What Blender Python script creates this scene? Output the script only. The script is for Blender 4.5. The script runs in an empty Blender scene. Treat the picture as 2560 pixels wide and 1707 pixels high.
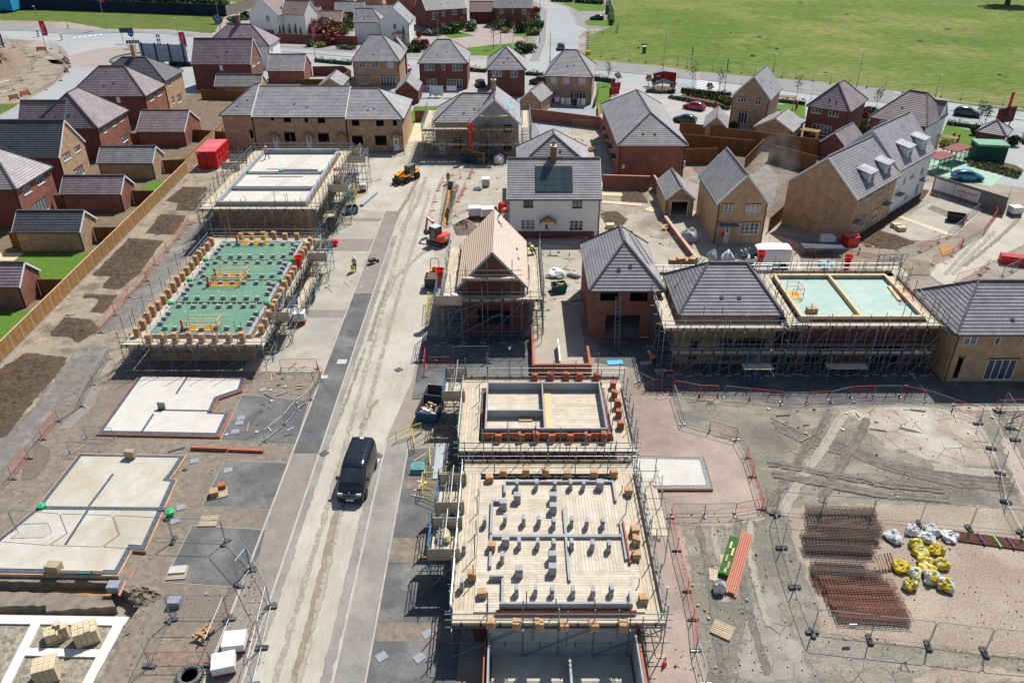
import bpy,math,random
from mathutils import Vector as V,Matrix
R=math.radians
rnd=random.Random(7)
SC=bpy.context.scene
COL=SC.collection

# ---------------------------------------------------------------- camera, sky, sun, exposure
FPX,CAMH,PITCH=1960.0,37.0,math.atan(1152/1960.0)
cam=bpy.data.cameras.new("Camera");camo=bpy.data.objects.new("Camera",cam);COL.objects.link(camo)
camo.location=(0,0,CAMH);camo.rotation_euler=(math.pi/2-PITCH,0,0)
cam.sensor_width=36;cam.lens=36*FPX/2560;cam.clip_end=6000;cam.clip_start=.5
SC.camera=camo
SUN=V((.306,.502,.809)).normalized()
wd=bpy.data.worlds.new("World");SC.world=wd;wd.use_nodes=True
sky=wd.node_tree.nodes.new("ShaderNodeTexSky");sky.sky_type='NISHITA';sky.sun_disc=False
sky.sun_elevation=math.asin(SUN.z);sky.sun_rotation=math.atan2(SUN.x,SUN.y)
bg=wd.node_tree.nodes["Background"];bg.inputs[1].default_value=.075
wd.node_tree.links.new(sky.outputs[0],bg.inputs[0])
sl=bpy.data.lights.new("Sun",'SUN');sl.energy=4.6;sl.angle=R(.5);sl.color=(1,.965,.915)
so=bpy.data.objects.new("Sun",sl);COL.objects.link(so)
so.rotation_euler=(-SUN).to_track_quat('-Z','Y').to_euler();so.location=(0,0,200)
SC.view_settings.view_transform='Standard';SC.view_settings.look='None'
SC.view_settings.exposure=.42;SC.view_settings.gamma=1
SC.cycles.transparent_max_bounces=20;SC.cycles.volume_bounces=2;SC.cycles.max_bounces=5;SC.cycles.diffuse_bounces=3;SC.cycles.caustics_reflective=False;SC.cycles.caustics_refractive=False

# ---------------------------------------------------------------- survey: where a point seen from the drone stands
CP,SP=math.cos(PITCH),math.sin(PITCH)
TY=[0,427,854,1280]
def ray(c,r,tx,ty):
    px,py=c*640+tx/3.672,TY[r]+ty/3.672
    u=(853.5-py)/FPX
    return V(((px-1280)/FPX,CP+u*SP,-SP+u*CP))
def s(c,r,tx,ty,z=0):
    d=ray(c,r,tx,ty);t=(CAMH-z)/-d.z
    return V((d.x*t,d.y*t,z))

# ---------------------------------------------------------------- materials
MATS={}
EDGE=[False]
def nodes(name):
    m=bpy.data.materials.new(name);m.use_nodes=True
    nt=m.node_tree;b=nt.nodes["Principled BSDF"]
    def N(t,**k):
        n=nt.nodes.new("ShaderNode"+t)
        for a,v in k.items():setattr(n,a,v)
        return n
    return m,nt,b,N,nt.links.new
def rgb(c):return (c[0],c[1],c[2],1)
def M(name,c,c2=None,sc=3,rough=.8,bump=0,metal=0,spec=.3,lo=.35,hi=.65,det=5,stretch=None,c3=None,sc3=.15,lo3=.4,hi3=.62,fine=0,bsc=None,crack=None):
    """noise mottled surface; c3 = a second, larger patchy tone; stretch = per axis scale"""
    if name in MATS:return MATS[name]
    m,nt,b,N,L=nodes(name);MATS[name]=m
    b.inputs["Roughness"].default_value=rough;b.inputs["Metallic"].default_value=metal
    b.inputs["Specular IOR Level"].default_value=spec
    if c2 is None and not bump:
        b.inputs["Base Color"].default_value=rgb(c);return m
    tc=N("TexCoord");mp=N("Mapping");L(tc.outputs["Object"],mp.inputs[0])
    if stretch:mp.inputs["Scale"].default_value=stretch
    def mixn(scale,lo,hi,a,bb,d=5,src=mp.outputs[0]):
        n=N("TexNoise");n.inputs["Scale"].default_value=scale;n.inputs["Detail"].default_value=d
        n.inputs["Roughness"].default_value=.62
        L(src,n.inputs["Vector"])
        r=N("MapRange");r.inputs[1].default_value=lo;r.inputs[2].default_value=hi
        L(n.outputs[0],r.inputs[0])
        x=N("Mix",data_type='RGBA');L(r.outputs[0],x.inputs[0])
        for i,v in ((6,a),(7,bb)):
            if isinstance(v,tuple):x.inputs[i].default_value=rgb(v)
            else:L(v,x.inputs[i])
        return x.outputs[2],n
    col,n1=mixn(sc,lo,hi,c,c2 or c,det)
    if c3:col,_=mixn(sc3,lo3,hi3,col,c3,6,tc.outputs["Object"])
    if fine:
        dk,_=mixn(sc*14,.3,.75,(1-fine,)*3,(1+fine,)*3,2)
        x=N("Mix",data_type='RGBA',blend_type='MULTIPLY');x.inputs[0].default_value=1
        L(col,x.inputs[6]);L(dk,x.inputs[7]);col=x.outputs[2]
    if crack:
        vo=N("TexVoronoi",feature='DISTANCE_TO_EDGE');vo.inputs["Scale"].default_value=crack;wv=N("TexNoise");wv.inputs["Scale"].default_value=crack*2
        va=N("VectorMath",operation='MULTIPLY_ADD');va.inputs[1].default_value=(.5,.5,.5);L(wv.outputs[1],va.inputs[0]);L(tc.outputs["Object"],va.inputs[2]);L(va.outputs[0],vo.inputs["Vector"])
        nm=N("TexNoise");nm.inputs["Scale"].default_value=.35;L(tc.outputs["Object"],nm.inputs["Vector"]);w2=N("MapRange");w2.inputs[1].default_value=.45;w2.inputs[2].default_value=.7;w2.inputs[3].default_value=0;w2.inputs[4].default_value=.02;L(nm.outputs[0],w2.inputs[0])
        ls=N("Math",operation='LESS_THAN');L(vo.outputs[0],ls.inputs[0]);L(w2.outputs[0],ls.inputs[1])
        x=N("Mix",data_type='RGBA');L(ls.outputs[0],x.inputs[0]);L(col,x.inputs[6]);x.inputs[7].default_value=rgb([q*.33 for q in c]);col=x.outputs[2]
    if EDGE[0]:   b.inputs["Specular IOR Level"].default_value=.08
    if EDGE[0]:   # ragged border: the sheet breaks up where its edge attribute rises
        at=N("Attribute");at.attribute_name="edge";ne=N("TexNoise");ne.inputs["Scale"].default_value=1.1;ne.inputs["Detail"].default_value=9;ne.inputs["Roughness"].default_value=.72;L(tc.outputs["Object"],ne.inputs["Vector"])
        ad=N("Math",operation='MULTIPLY_ADD');ad.inputs[1].default_value=1.3;L(ne.outputs[0],ad.inputs[0]);L(at.outputs["Fac"],ad.inputs[2])
        rr=N("MapRange",interpolation_type='SMOOTHSTEP');rr.inputs[1].default_value=1.02;rr.inputs[2].default_value=1.28;rr.inputs[3].default_value=1;rr.inputs[4].default_value=0;L(ad.outputs[0],rr.inputs[0]);L(rr.outputs[0],b.inputs["Alpha"])
    L(col,b.inputs["Base Color"])
    if bump:
        n=N("TexNoise");n.inputs["Scale"].default_value=bsc or sc*3;n.inputs["Detail"].default_value=6
        L(mp.outputs[0],n.inputs["Vector"])
        bp=N("Bump");bp.inputs["Strength"].default_value=1;bp.inputs["Distance"].default_value=bump
        L(n.outputs[0],bp.inputs["Height"]);L(bp.outputs[0],b.inputs["Normal"])
    return m
def Mbrick(name,c1,c2,mortar,bw,bh,mort=.008,off=.5,rough=.85,noise=.35,spec=.25,nsc=.6,tint=None,bump=0):
    """courses of bricks, tiles or planks laid on the UV map (metres)"""
    if name in MATS:return MATS[name]
    m,nt,b,N,L=nodes(name);MATS[name]=m
    b.inputs["Roughness"].default_value=rough;b.inputs["Specular IOR Level"].default_value=spec
    tc=N("TexCoord");br=N("TexBrick");br.offset=off
    br.inputs["Color1"].default_value=rgb(c1);br.inputs["Color2"].default_value=rgb(c2);br.inputs["Mortar"].default_value=rgb(mortar)
    br.inputs["Scale"].default_value=1;br.inputs["Mortar Size"].default_value=mort;br.inputs["Mortar Smooth"].default_value=.1
    br.inputs["Brick Width"].default_value=bw;br.inputs["Row Height"].default_value=bh
    L(tc.outputs["UV"],br.inputs["Vector"])
    n=N("TexNoise");n.inputs["Scale"].default_value=nsc;n.inputs["Detail"].default_value=7;n.inputs["Roughness"].default_value=.7
    L(tc.outputs["Object"],n.inputs["Vector"])
    r=N("MapRange");r.inputs[1].default_value=.3;r.inputs[2].default_value=.7;r.inputs[3].default_value=1-noise;r.inputs[4].default_value=1+noise
    L(n.outputs[0],r.inputs[0])
    x=N("Mix",data_type='RGBA',blend_type='MULTIPLY');x.inputs[0].default_value=1
    L(br.outputs[0],x.inputs[6]);L(r.outputs[0],x.inputs[7])
    L(x.outputs[2],b.inputs["Base Color"])
    if bump:
        bp=N("Bump");bp.inputs["Distance"].default_value=bump;bp.invert=True
        L(br.outputs[1],bp.inputs["Height"]);L(bp.outputs[0],b.inputs["Normal"])
    return m

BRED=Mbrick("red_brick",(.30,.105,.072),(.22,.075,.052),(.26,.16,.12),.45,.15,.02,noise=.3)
BDARK=Mbrick("dark_and_shaded_red_brick",(.20,.062,.05),(.15,.045,.04),(.17,.10,.085),.45,.15,.02,noise=.22)  # also paints the shade on the fronts of red brick houses
BBUFF=Mbrick("buff_brick",(.50,.33,.19),(.42,.26,.145),(.44,.33,.22),.45,.15,.02,noise=.24,nsc=1.1)
BBUFF2=Mbrick("brown_buff_brick",(.47,.315,.205),(.37,.225,.14),(.36,.26,.18),.45,.15,.02,noise=.3,nsc=1.6)
BORNG=Mbrick("new_orange_brick",(.43,.15,.09),(.35,.11,.065),(.30,.12,.07),.215,.075,.01,noise=.2)
BSTK=Mbrick("new_buff_brick",(.58,.36,.20),(.50,.29,.15),(.28,.17,.10),.215,.075,.012,noise=.2)
RENDER_=M("white_render",(.78,.78,.76),(.70,.70,.68),sc=.8,rough=.9,bump=.002)
BLOCK=Mbrick("concrete_block",(.34,.35,.365),(.28,.29,.31),(.26,.26,.26),.44,.215,.01,noise=.15)
RBROWN=Mbrick("brown_roof_tile",(.24,.19,.20),(.19,.15,.16),(.09,.075,.08),.33,.32,.012,noise=.3,rough=.62,spec=.45)
RGREY=Mbrick("grey_roof_tile",(.255,.245,.25),(.21,.20,.205),(.10,.10,.10),.33,.32,.012,noise=.3,rough=.62,spec=.45)
RSLATE=Mbrick("slate_roof_tile",(.085,.088,.098),(.065,.068,.075),(.03,.03,.035),.33,.32,.012,noise=.2,rough=.6,spec=.45)
RPALE=Mbrick("pale_roof_tile",(.30,.285,.285),(.245,.235,.24),(.12,.11,.11),.33,.32,.012,noise=.26,rough=.6,spec=.45)
RPINK=Mbrick("pinkish_roof_tile",(.30,.22,.20),(.24,.17,.155),(.12,.09,.08),.33,.32,.012,noise=.16,rough=.7)
RIDGE=M("ridge_tile",(.07,.06,.062),(.11,.095,.10),sc=2,rough=.7)
WHITE=M("white_upvc",(.80,.81,.82),rough=.4,spec=.5)
GLASS=M("window_glass",(.018,.024,.032),(.05,.065,.08),sc=.7,rough=.06,spec=.8)
GLASSC=M("glass_with_curtain",(.10,.115,.13),(.22,.22,.21),sc=1.6,rough=.12,spec=.8)
GLASSB=M("glass_painted_sky_reflection",(.05,.075,.10),(.10,.13,.16),sc=.8,rough=.08,spec=.9)  # sky reflection painted into the glass as a bluish base colour
BLIND=M("glass_with_blind",(.42,.42,.42),(.55,.54,.52),sc=2,rough=.25,spec=.7)
DARK=M("dark_interior",(.012,.012,.014),rough=.9)
BLACK=M("black_plastic",(.02,.02,.022),rough=.45)
GREYF=M("grey_fascia",(.10,.105,.12),rough=.5)
SILL=M("stone_sill",(.62,.60,.57),(.5,.48,.45),sc=4)
OAK=M("oak_canopy",(.48,.22,.07),(.38,.16,.05),sc=6,stretch=(1,1,6))
LEAD=M("lead_roof",(.12,.14,.16),rough=.5)
GALV=M("galvanised_steel",(.32,.35,.37),(.25,.28,.30),sc=6,rough=.42,metal=.55)
GALV2=M("weathered_scaffold_tube",(.13,.19,.20),(.22,.26,.265),sc=3,rough=.5,metal=.35)
SBLUE=M("blue_painted_steel",(.05,.17,.33),(.03,.10,.22),sc=5,rough=.5)
STEAL=M("teal_painted_steel",(.04,.20,.22),(.03,.12,.14),sc=5,rough=.5)
BOARD=Mbrick("scaffold_boards",(.53,.465,.355),(.44,.38,.28),(.22,.17,.11),3.9,.225,.012,noise=.2,nsc=2.2)
PLANK=Mbrick("timber_deck",(.55,.49,.40),(.46,.40,.31),(.25,.19,.12),3.6,.20,.012,noise=.2,nsc=1.4)
TOE=Mbrick("toe_boards",(.50,.42,.30),(.42,.34,.24),(.2,.15,.1),3.9,.225,.012,noise=.25)
PINE=M("pine_timber",(.66,.48,.26),(.56,.38,.19),sc=5,rough=.75)
WOODF=Mbrick("close_board_fence",(.40,.215,.075),(.31,.155,.05),(.14,.07,.025),.12,9,.012,off=0,noise=.3,nsc=1.2)
WOODD=Mbrick("dark_board_fence",(.26,.125,.05),(.20,.09,.035),(.08,.04,.015),.12,9,.012,off=0,noise=.3,nsc=1.2)
CONCP=M("precast_concrete",(.48,.465,.425),(.42,.40,.36),sc=2,rough=.9)
SLAB=M("screeded_slab",(.49,.47,.415),(.42,.395,.325),sc=1.4,rough=.85,c3=(.36,.30,.20),sc3=.2,lo3=.46,hi3=.75,fine=.05)
SLABW=M("pale_slab",(.53,.515,.47),(.475,.455,.405),sc=1.2,rough=.85,c3=(.45,.40,.30),sc3=.3,lo3=.58,hi3=.85,fine=.05)
HOLLOW=Mbrick("precast_floor_planks",(.55,.53,.47),(.49,.47,.41),(.34,.32,.28),6,.6,.02,noise=.14,nsc=1.6)
DPC=M("black_membrane",(.035,.042,.06),(.10,.12,.15),sc=7,rough=.35,spec=.6,bump=.03)
REDP=M("red_paint",(.62,.02,.025),(.50,.015,.02),sc=2,rough=.45,spec=.5)
REDC=M("red_plastic_chute",(.80,.015,.012),(.66,.012,.012),sc=3,rough=.4,spec=.5)
REDB=M("red_barrier_paint",(.52,.05,.05),(.62,.09,.06),sc=4,rough=.5)
ORNG=M("orange_barrier_paint",(.62,.19,.11),(.55,.14,.08),sc=4,rough=.5)
YEL=M("yellow_paint",(.72,.55,.03),(.62,.46,.03),sc=4,rough=.5)
RUBB=M("black_rubber",(.025,.025,.027),(.05,.05,.05),sc=5,rough=.8)
FOOTC=M("rubber_block",(.07,.075,.08),(.12,.12,.12),sc=6,rough=.9)
PVCO=M("orange_clay_pipe",(.52,.22,.15),(.44,.18,.12),sc=4,rough=.5)
POLY=M("white_polythene",(.74,.75,.76),(.55,.57,.60),sc=5,rough=.3,spec=.6,bump=.03)
CARD=M("brown_card",(.44,.29,.16),(.36,.23,.12),sc=4)
GRN=M("green_board",(.095,.205,.135),(.125,.245,.165),sc=1.5,rough=.6,fine=.06)
TEALD=M("teal_deck_board",(.25,.37,.32),(.30,.41,.36),sc=1.1,rough=.6,c3=(.42,.50,.42),sc3=.5,lo3=.5,hi3=.8,fine=.05)
PACKG=M("green_plastic",(.02,.42,.16),(.015,.32,.12),sc=3,rough=.4)
YPLY=M("yellow_shutter_ply",(.60,.33,.03),(.52,.27,.025),sc=2,rough=.5)
RUST=M("rusty_steel",(.25,.11,.07),(.15,.085,.065),sc=2,rough=.9)
RUSTD=M("dark_rusty_steel",(.10,.085,.08),(.15,.095,.075),sc=2,rough=.9)
LEAF=[M("leaf_dark",(.020,.045,.015),(.035,.07,.02),sc=2,rough=.6),M("leaf_mid",(.045,.095,.022),(.06,.12,.03),sc=2,rough=.6),
        M("leaf_olive",(.10,.12,.035),(.08,.10,.03),sc=2,rough=.6),M("leaf_red",(.22,.035,.03),(.15,.05,.035),sc=2,rough=.6),
        M("leaf_pale",(.16,.18,.07),(.12,.14,.05),sc=2,rough=.6),M("leaf_yellow",(.35,.30,.05),(.25,.25,.05),sc=2,rough=.6),
        M("leaf_pinkish",(.28,.14,.10),(.18,.12,.06),sc=2,rough=.6)]
BARK=M("bark",(.07,.05,.035),(.11,.08,.06),sc=6,rough=.95)
SKIN=M("skin",(.46,.25,.17),rough=.6)
def paint(name,c,rough=.22):return M(name,c,rough=rough,spec=.7)
ORD="first second third fourth fifth sixth seventh eighth ninth tenth eleventh twelfth thirteenth fourteenth fifteenth sixteenth seventeenth eighteenth nineteenth twentieth".split()

# ---------------------------------------------------------------- mesh building
class MB:
    def __init__(s_):s_.v=[];s_.f=[];s_.uv=[];s_.mi=[];s_.mats=[]
    def mat(s_,m):
        if m is None:return 0
        if m not in s_.mats:s_.mats.append(m)
        return s_.mats.index(m)
    def poly(s_,pts,m=None,uv=None):
        k=len(s_.v);s_.v += [tuple(p) for p in pts]
        s_.f.append(tuple(range(k,k+len(pts))));s_.uv.append(uv);s_.mi.append(s_.mat(m))
    def box(s_,x0,y0,z0,x1,y1,z1,m=None,T=None):
        p=[V((x,y,z)) for z in (z0,z1) for y in (y0,y1) for x in (x0,x1)]
        if T is not None:p=[T @ q for q in p]
        for a in ((0,2,3,1),(4,5,7,6),(0,1,5,4),(1,3,7,5),(3,2,6,7),(2,0,4,6)):s_.poly([p[i] for i in a],m)
    def bar(s_,p0,p1,w,h,m=None,up=V((0,0,1))):
        """rectangular bar from p0 to p1"""
        p0,p1=V(p0),V(p1);d=(p1-p0).normalized()
        sd=d.cross(up)
        if sd.length < 1e-4:sd=V((1,0,0))
        sd.normalize();u=sd.cross(d);a=sd*w/2;b=u*h/2
        p=[p0-a-b,p0+a-b,p0+a+b,p0-a+b,p1-a-b,p1+a-b,p1+a+b,p1-a+b]
        for q in ((0,3,2,1),(4,5,6,7),(0,1,5,4),(1,2,6,5),(2,3,7,6),(3,0,4,7)):s_.poly([p[i] for i in q],m)
    def tube(s_,p0,p1,r,n=6,m=None,r1=None,caps=True):
        p0,p1=V(p0),V(p1);d=(p1-p0).normalized();r1=r if r1 is None else r1
        a=d.orthogonal().normalized();b=d.cross(a)
        A=[p0+(a*math.cos(t)+b*math.sin(t))*r for t in [i*2*math.pi/n for i in range(n)]]
        B=[p1+(a*math.cos(t)+b*math.sin(t))*r1 for t in [i*2*math.pi/n for i in range(n)]]
        for i in range(n):s_.poly([A[i],A[(i+1) % n],B[(i+1) % n],B[i]],m)
        if caps:s_.poly(A[::-1],m);s_.poly(B,m)
    def path(s_,pts,r,n=6,m=None):
        for a,b in zip(pts,pts[1:]):s_.tube(a,b,r,n,m)
    def lathe(s_,prof,n=12,m=None,T=None):
        """prof = [(r,z)...] around z"""
        rings=[]
        for r,z in prof:
            q=[V((r*math.cos(i*2*math.pi/n),r*math.sin(i*2*math.pi/n),z)) for i in range(n)]
            rings.append([T @ x for x in q] if T is not None else q)
        for A,B in zip(rings,rings[1:]):
            for i in range(n):s_.poly([A[i],A[(i+1) % n],B[(i+1) % n],B[i]],m)
        if prof[0][0] > .001:s_.poly(rings[0][::-1],m)
        if prof[-1][0] > .001:s_.poly(rings[-1],m)
    def prism(s_,pts,z0,z1,m=None):
        """vertical prism over an xy outline"""
        n=len(pts)
        s_.poly([(p[0],p[1],z1) for p in pts],m);s_.poly([(p[0],p[1],z0) for p in pts[::-1]],m)
        for i in range(n):
            a,b=pts[i],pts[(i+1) % n];s_.poly([(a[0],a[1],z0),(b[0],b[1],z0),(b[0],b[1],z1),(a[0],a[1],z1)],m)
    def mesh(s_,name,m=None,smooth=False,weld=False):
        me=bpy.data.meshes.new(name);me.from_pydata(s_.v,[],s_.f)
        mats=s_.mats or []
        if m is not None and not mats:mats=[m]
        for x in mats:me.materials.append(x)
        uvl=me.uv_layers.new(name="UVMap");data=[0.0]*(2*len(me.loops));k=0
        for f,uv in zip(s_.f,s_.uv):
            if uv is None:
                a,b,c=V(s_.v[f[0]]),V(s_.v[f[1]]),V(s_.v[f[2]])
                n=(b-a).cross(c-a)
                if n.length < 1e-9:n=V((0,0,1))
                n.normalize()
                if abs(n.z) > .995:U,W=V((1,0,0)),V((0,1,0))
                else:U=V((-n.y,n.x,0)).normalized();W=n.cross(U)
                for i in f:
                    p=V(s_.v[i]);data[k]=p.dot(U);data[k+1]=p.dot(W);k += 2
            else:
                for q in uv:data[k]=q[0];data[k+1]=q[1];k += 2
        uvl.data.foreach_set("uv",data)
        me.polygons.foreach_set("material_index",s_.mi)
        if smooth:me.polygons.foreach_set("use_smooth",[True]*len(me.polygons))
        me.update()
        if weld:
            import bmesh
            bm=bmesh.new();bm.from_mesh(me);bmesh.ops.remove_doubles(bm,verts=bm.verts,dist=1e-4);bm.to_mesh(me);bm.free()
        return me
    def build(s_,name,m=None,parent=None,smooth=False,weld=False,loc=None,rz=0):
        return place(name,s_.mesh(name,m,smooth,weld),parent,loc,rz)
def place(name,me,parent=None,loc=None,rz=0):
    o=bpy.data.objects.new(name,me);COL.objects.link(o)
    if parent is not None:o.parent=parent
    if loc is not None:o.location=loc
    if rz:o.rotation_euler=(0,0,rz)
    return o
def tag(o,label,cat,group=None):
    o["label"]=label;o["category"]=cat
    if group:o["group"]=group
    return o
def thing(name,label,cat,loc=(0,0,0),rz=0,group=None):
    o=bpy.data.objects.new(name,None);COL.objects.link(o);o.empty_display_size=.2
    o.location=loc;o.rotation_euler=(0,0,rz)
    return tag(o,label,cat,group)
def dup(root,loc,rz=0,label=None,group=None,scale=None):
    """a copy of a thing with copies of its parts and sub-parts"""
    c=root.copy();COL.objects.link(c);c.location=loc;c.rotation_euler=(0,0,rz)
    if label:c["label"]=label
    if group:c["group"]=group
    if scale:c.scale=scale
    for ch in KIDS(root):
        d=ch.copy();COL.objects.link(d);d.parent=c
        for g in KIDS(ch):
            e=g.copy();COL.objects.link(e);e.parent=d
    return c
_kids={}
def KIDS(o):
    if o.name not in _kids:_kids[o.name]=list(o.children)
    return _kids[o.name]
_stick={}
def stick(name,p0,p1,r,m,parent):
    """a straight tube as a part of its own; all share one unit mesh per material"""
    k=m.name
    if k not in _stick:
        b=MB();b.tube((0,0,0),(0,0,1),1,6,m);_stick[k]=b.mesh("tube",m)
    p0,p1=V(p0),V(p1);d=p1-p0
    o=place(name,_stick[k],parent);o.location=p0
    o.rotation_euler=d.to_track_quat('Z','Y').to_euler();o.scale=(r,r,d.length)
    return o
def structure(o):o["kind"]="structure";return o
# ---------------------------------------------------------------- the ground
EDGE[0]=True
import numpy as np
EARTH=M("site_earth",(.26,.215,.17),(.20,.165,.13),sc=.9,rough=.95,bump=.02,c3=(.33,.29,.24),sc3=.12,fine=.22)
GRAVEL=M("crushed_gravel",(.255,.215,.17),(.165,.138,.11),sc=2.0,rough=.95,bump=.015,c3=(.185,.155,.13),sc3=.1,lo3=.5,hi3=.6,fine=.25)
PINKG=M("pink_gravel",(.30,.24,.203),(.235,.188,.16),sc=1.1,rough=.95,bump=.015,c3=(.39,.32,.27),sc3=.15,fine=.24)
ROADD=M("dusty_road",(.40,.37,.305),(.325,.295,.24),sc=.7,rough=.92,bump=.004,stretch=(1,.12,1),c3=(.44,.415,.355),sc3=.16,fine=.1)
YARD=M("dusty_yard",(.415,.38,.315),(.325,.29,.235),sc=.6,rough=.93,bump=.006,c3=(.33,.29,.23),sc3=.13,lo3=.5,hi3=.7,fine=.1)
PLOT=M("dusty_concrete_plot",(.40,.37,.31),(.32,.295,.245),sc=.55,rough=.92,bump=.004,c3=(.29,.28,.25),sc3=.2,lo3=.48,hi3=.66,fine=.08)
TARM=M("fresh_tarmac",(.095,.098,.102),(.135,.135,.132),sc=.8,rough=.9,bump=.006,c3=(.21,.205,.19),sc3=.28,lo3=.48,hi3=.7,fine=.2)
TARMD=M("dusty_tarmac",(.25,.24,.22),(.20,.195,.18),sc=.7,rough=.9,bump=.006,c3=(.31,.295,.255),sc3=.2,lo3=.45,hi3=.65,fine=.12)
SUBB=M("subbase_strip",(.265,.23,.2),(.22,.19,.163),sc=.8,rough=.95,bump=.01,fine=.16)
MUD=M("dried_mud",(.285,.262,.215),(.185,.17,.138),sc=.6,rough=.95,bump=.05,c3=(.15,.14,.115),sc3=.13,lo3=.48,hi3=.62,fine=.3,stretch=(.6,1.7,1),bsc=1.6,crack=.8)
MUDP=M("pale_dried_mud",(.345,.295,.24),(.27,.23,.185),sc=.7,rough=.95,bump=.02,c3=(.45,.41,.35),sc3=.3,fine=.2,crack=.55)
MUDG=M("grey_cracked_mud",(.30,.285,.25),(.225,.21,.18),sc=.8,rough=.95,bump=.03,fine=.22,crack=.8)
COMP=M("compound_ground",(.305,.242,.188),(.225,.178,.14),sc=.6,rough=.95,bump=.02,c3=(.36,.30,.235),sc3=.3,fine=.28)
SOIL=M("topsoil",(.075,.052,.036),(.115,.085,.06),sc=1.6,rough=1,bump=.12,fine=.4,bsc=3)
PATHP=M("pale_trodden_path",(.33,.28,.21),(.245,.205,.155),sc=.7,rough=.95,bump=.02,c3=(.17,.135,.10),sc3=.3,lo3=.5,hi3=.62,fine=.28)
GTRACK=M("grey_track",(.215,.20,.18),(.145,.135,.12),sc=1.1,rough=.95,bump=.03,c3=(.29,.275,.255),sc3=.3,lo3=.52,hi3=.65,fine=.2)
CLAY=M("orange_sand",(.42,.25,.09),(.32,.19,.07),sc=2,rough=.95,bump=.05)
LAWN=M("lawn_turf",(.075,.15,.02),(.10,.18,.03),sc=1.5,rough=.9,bump=.02,fine=.25)
GRASS=M("field_grass",(.078,.135,.02),(.12,.165,.03),sc=.05,rough=.9,bump=.05,c3=(.175,.185,.055),sc3=.03,lo3=.47,hi3=.62,fine=.38,stretch=(.55,1.3,1),det=9)
VERGE=M("verge_grass",(.075,.12,.022),(.12,.15,.038),sc=.25,rough=.9,bump=.03,fine=.3)
ESTR=M("estate_road_asphalt",(.31,.325,.33),(.27,.285,.29),sc=.2,rough=.85,stretch=(.3,1,1),c3=(.34,.345,.335),sc3=.04,fine=.04)
PAVE=M("footway_asphalt",(.25,.25,.245),(.215,.215,.21),sc=.4,rough=.9,fine=.06)
BPAV=Mbrick("block_paving",(.37,.355,.335),(.31,.30,.285),(.3,.28,.26),.4,.2,.01,noise=.12,nsc=.3)
PPAV=Mbrick("pink_block_paving",(.33,.275,.245),(.28,.235,.21),(.28,.23,.21),.4,.2,.01,noise=.12,nsc=.3)
PATIO=Mbrick("buff_patio_slabs",(.58,.49,.33),(.52,.44,.30),(.35,.3,.2),.6,.6,.015,noise=.12)
GREENT=M("pale_green_tarmac",(.34,.47,.36),(.30,.42,.32),sc=.6,fine=.05)
KERB=M("concrete_kerb",(.43,.405,.35),(.35,.325,.28),sc=1.5,rough=.9)
BED=M("planting_bed_soil",(.085,.06,.04),(.14,.10,.07),sc=1.5,rough=1,bump=.05)
TRK=M("brown_mud_track",(.22,.18,.13),(.29,.245,.185),sc=1.2,rough=.95,bump=.02,fine=.15)
LEV=[]
def jag(pts,amp,step):
    out=[]
    for a,b in zip(pts,pts[1:]+pts[:1]):
        n=max(1,int((b-a).length/step));d=(b-a);nrm=V((-d.y,d.x,0))
        if nrm.length:nrm.normalize()
        for i in range(n):
            out.append(a+d*(i/n)+nrm*rnd.uniform(-amp,amp))
    return out
HOLES=[]
def hole(pts,depth,mwall,mfloor,jit=.12,name="trench"):
    """a dug trench: real walls and floor below the ground; later sheets leave its outline open"""
    P=jag([V((p[0],p[1],0)) if len(p) < 4 else s(*p) for p in pts],jit,.5) if jit else [s(*p) for p in pts]
    HOLES.append(P);n=len(P);b=MB();c=sum(P,V())/n
    Q=[p.lerp(c,.02)-V((0,0,depth*rnd.uniform(.9,1.1))) for p in P]
    ar=sum(P[i].x*P[(i+1) % n].y-P[(i+1) % n].x*P[i].y for i in range(n))
    for i in range(n):
        q=[P[i]+V((0,0,.06)),P[(i+1) % n]+V((0,0,.06)),Q[(i+1) % n],Q[i]]
        b.poly(q if ar > 0 else q[::-1],mwall)
    structure(b.build(name+"_wall"))
    x=[p.x for p in P];y=[p.y for p in P];b=MB();k=14
    z=lambda:-depth+rnd.uniform(-.05,.08)*min(depth,1)
    g=[[V((min(x)-.1+(max(x)-min(x)+.2)*i/k,min(y)-.1+(max(y)-min(y)+.2)*j/k,z())) for i in range(k+1)] for j in range(k+1)]
    for j in range(k):
        for i in range(k):b.poly([g[j][i],g[j][i+1],g[j+1][i+1],g[j+1][i]],mfloor)
    structure(b.build(name+"_floor",smooth=True,weld=True))
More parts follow.
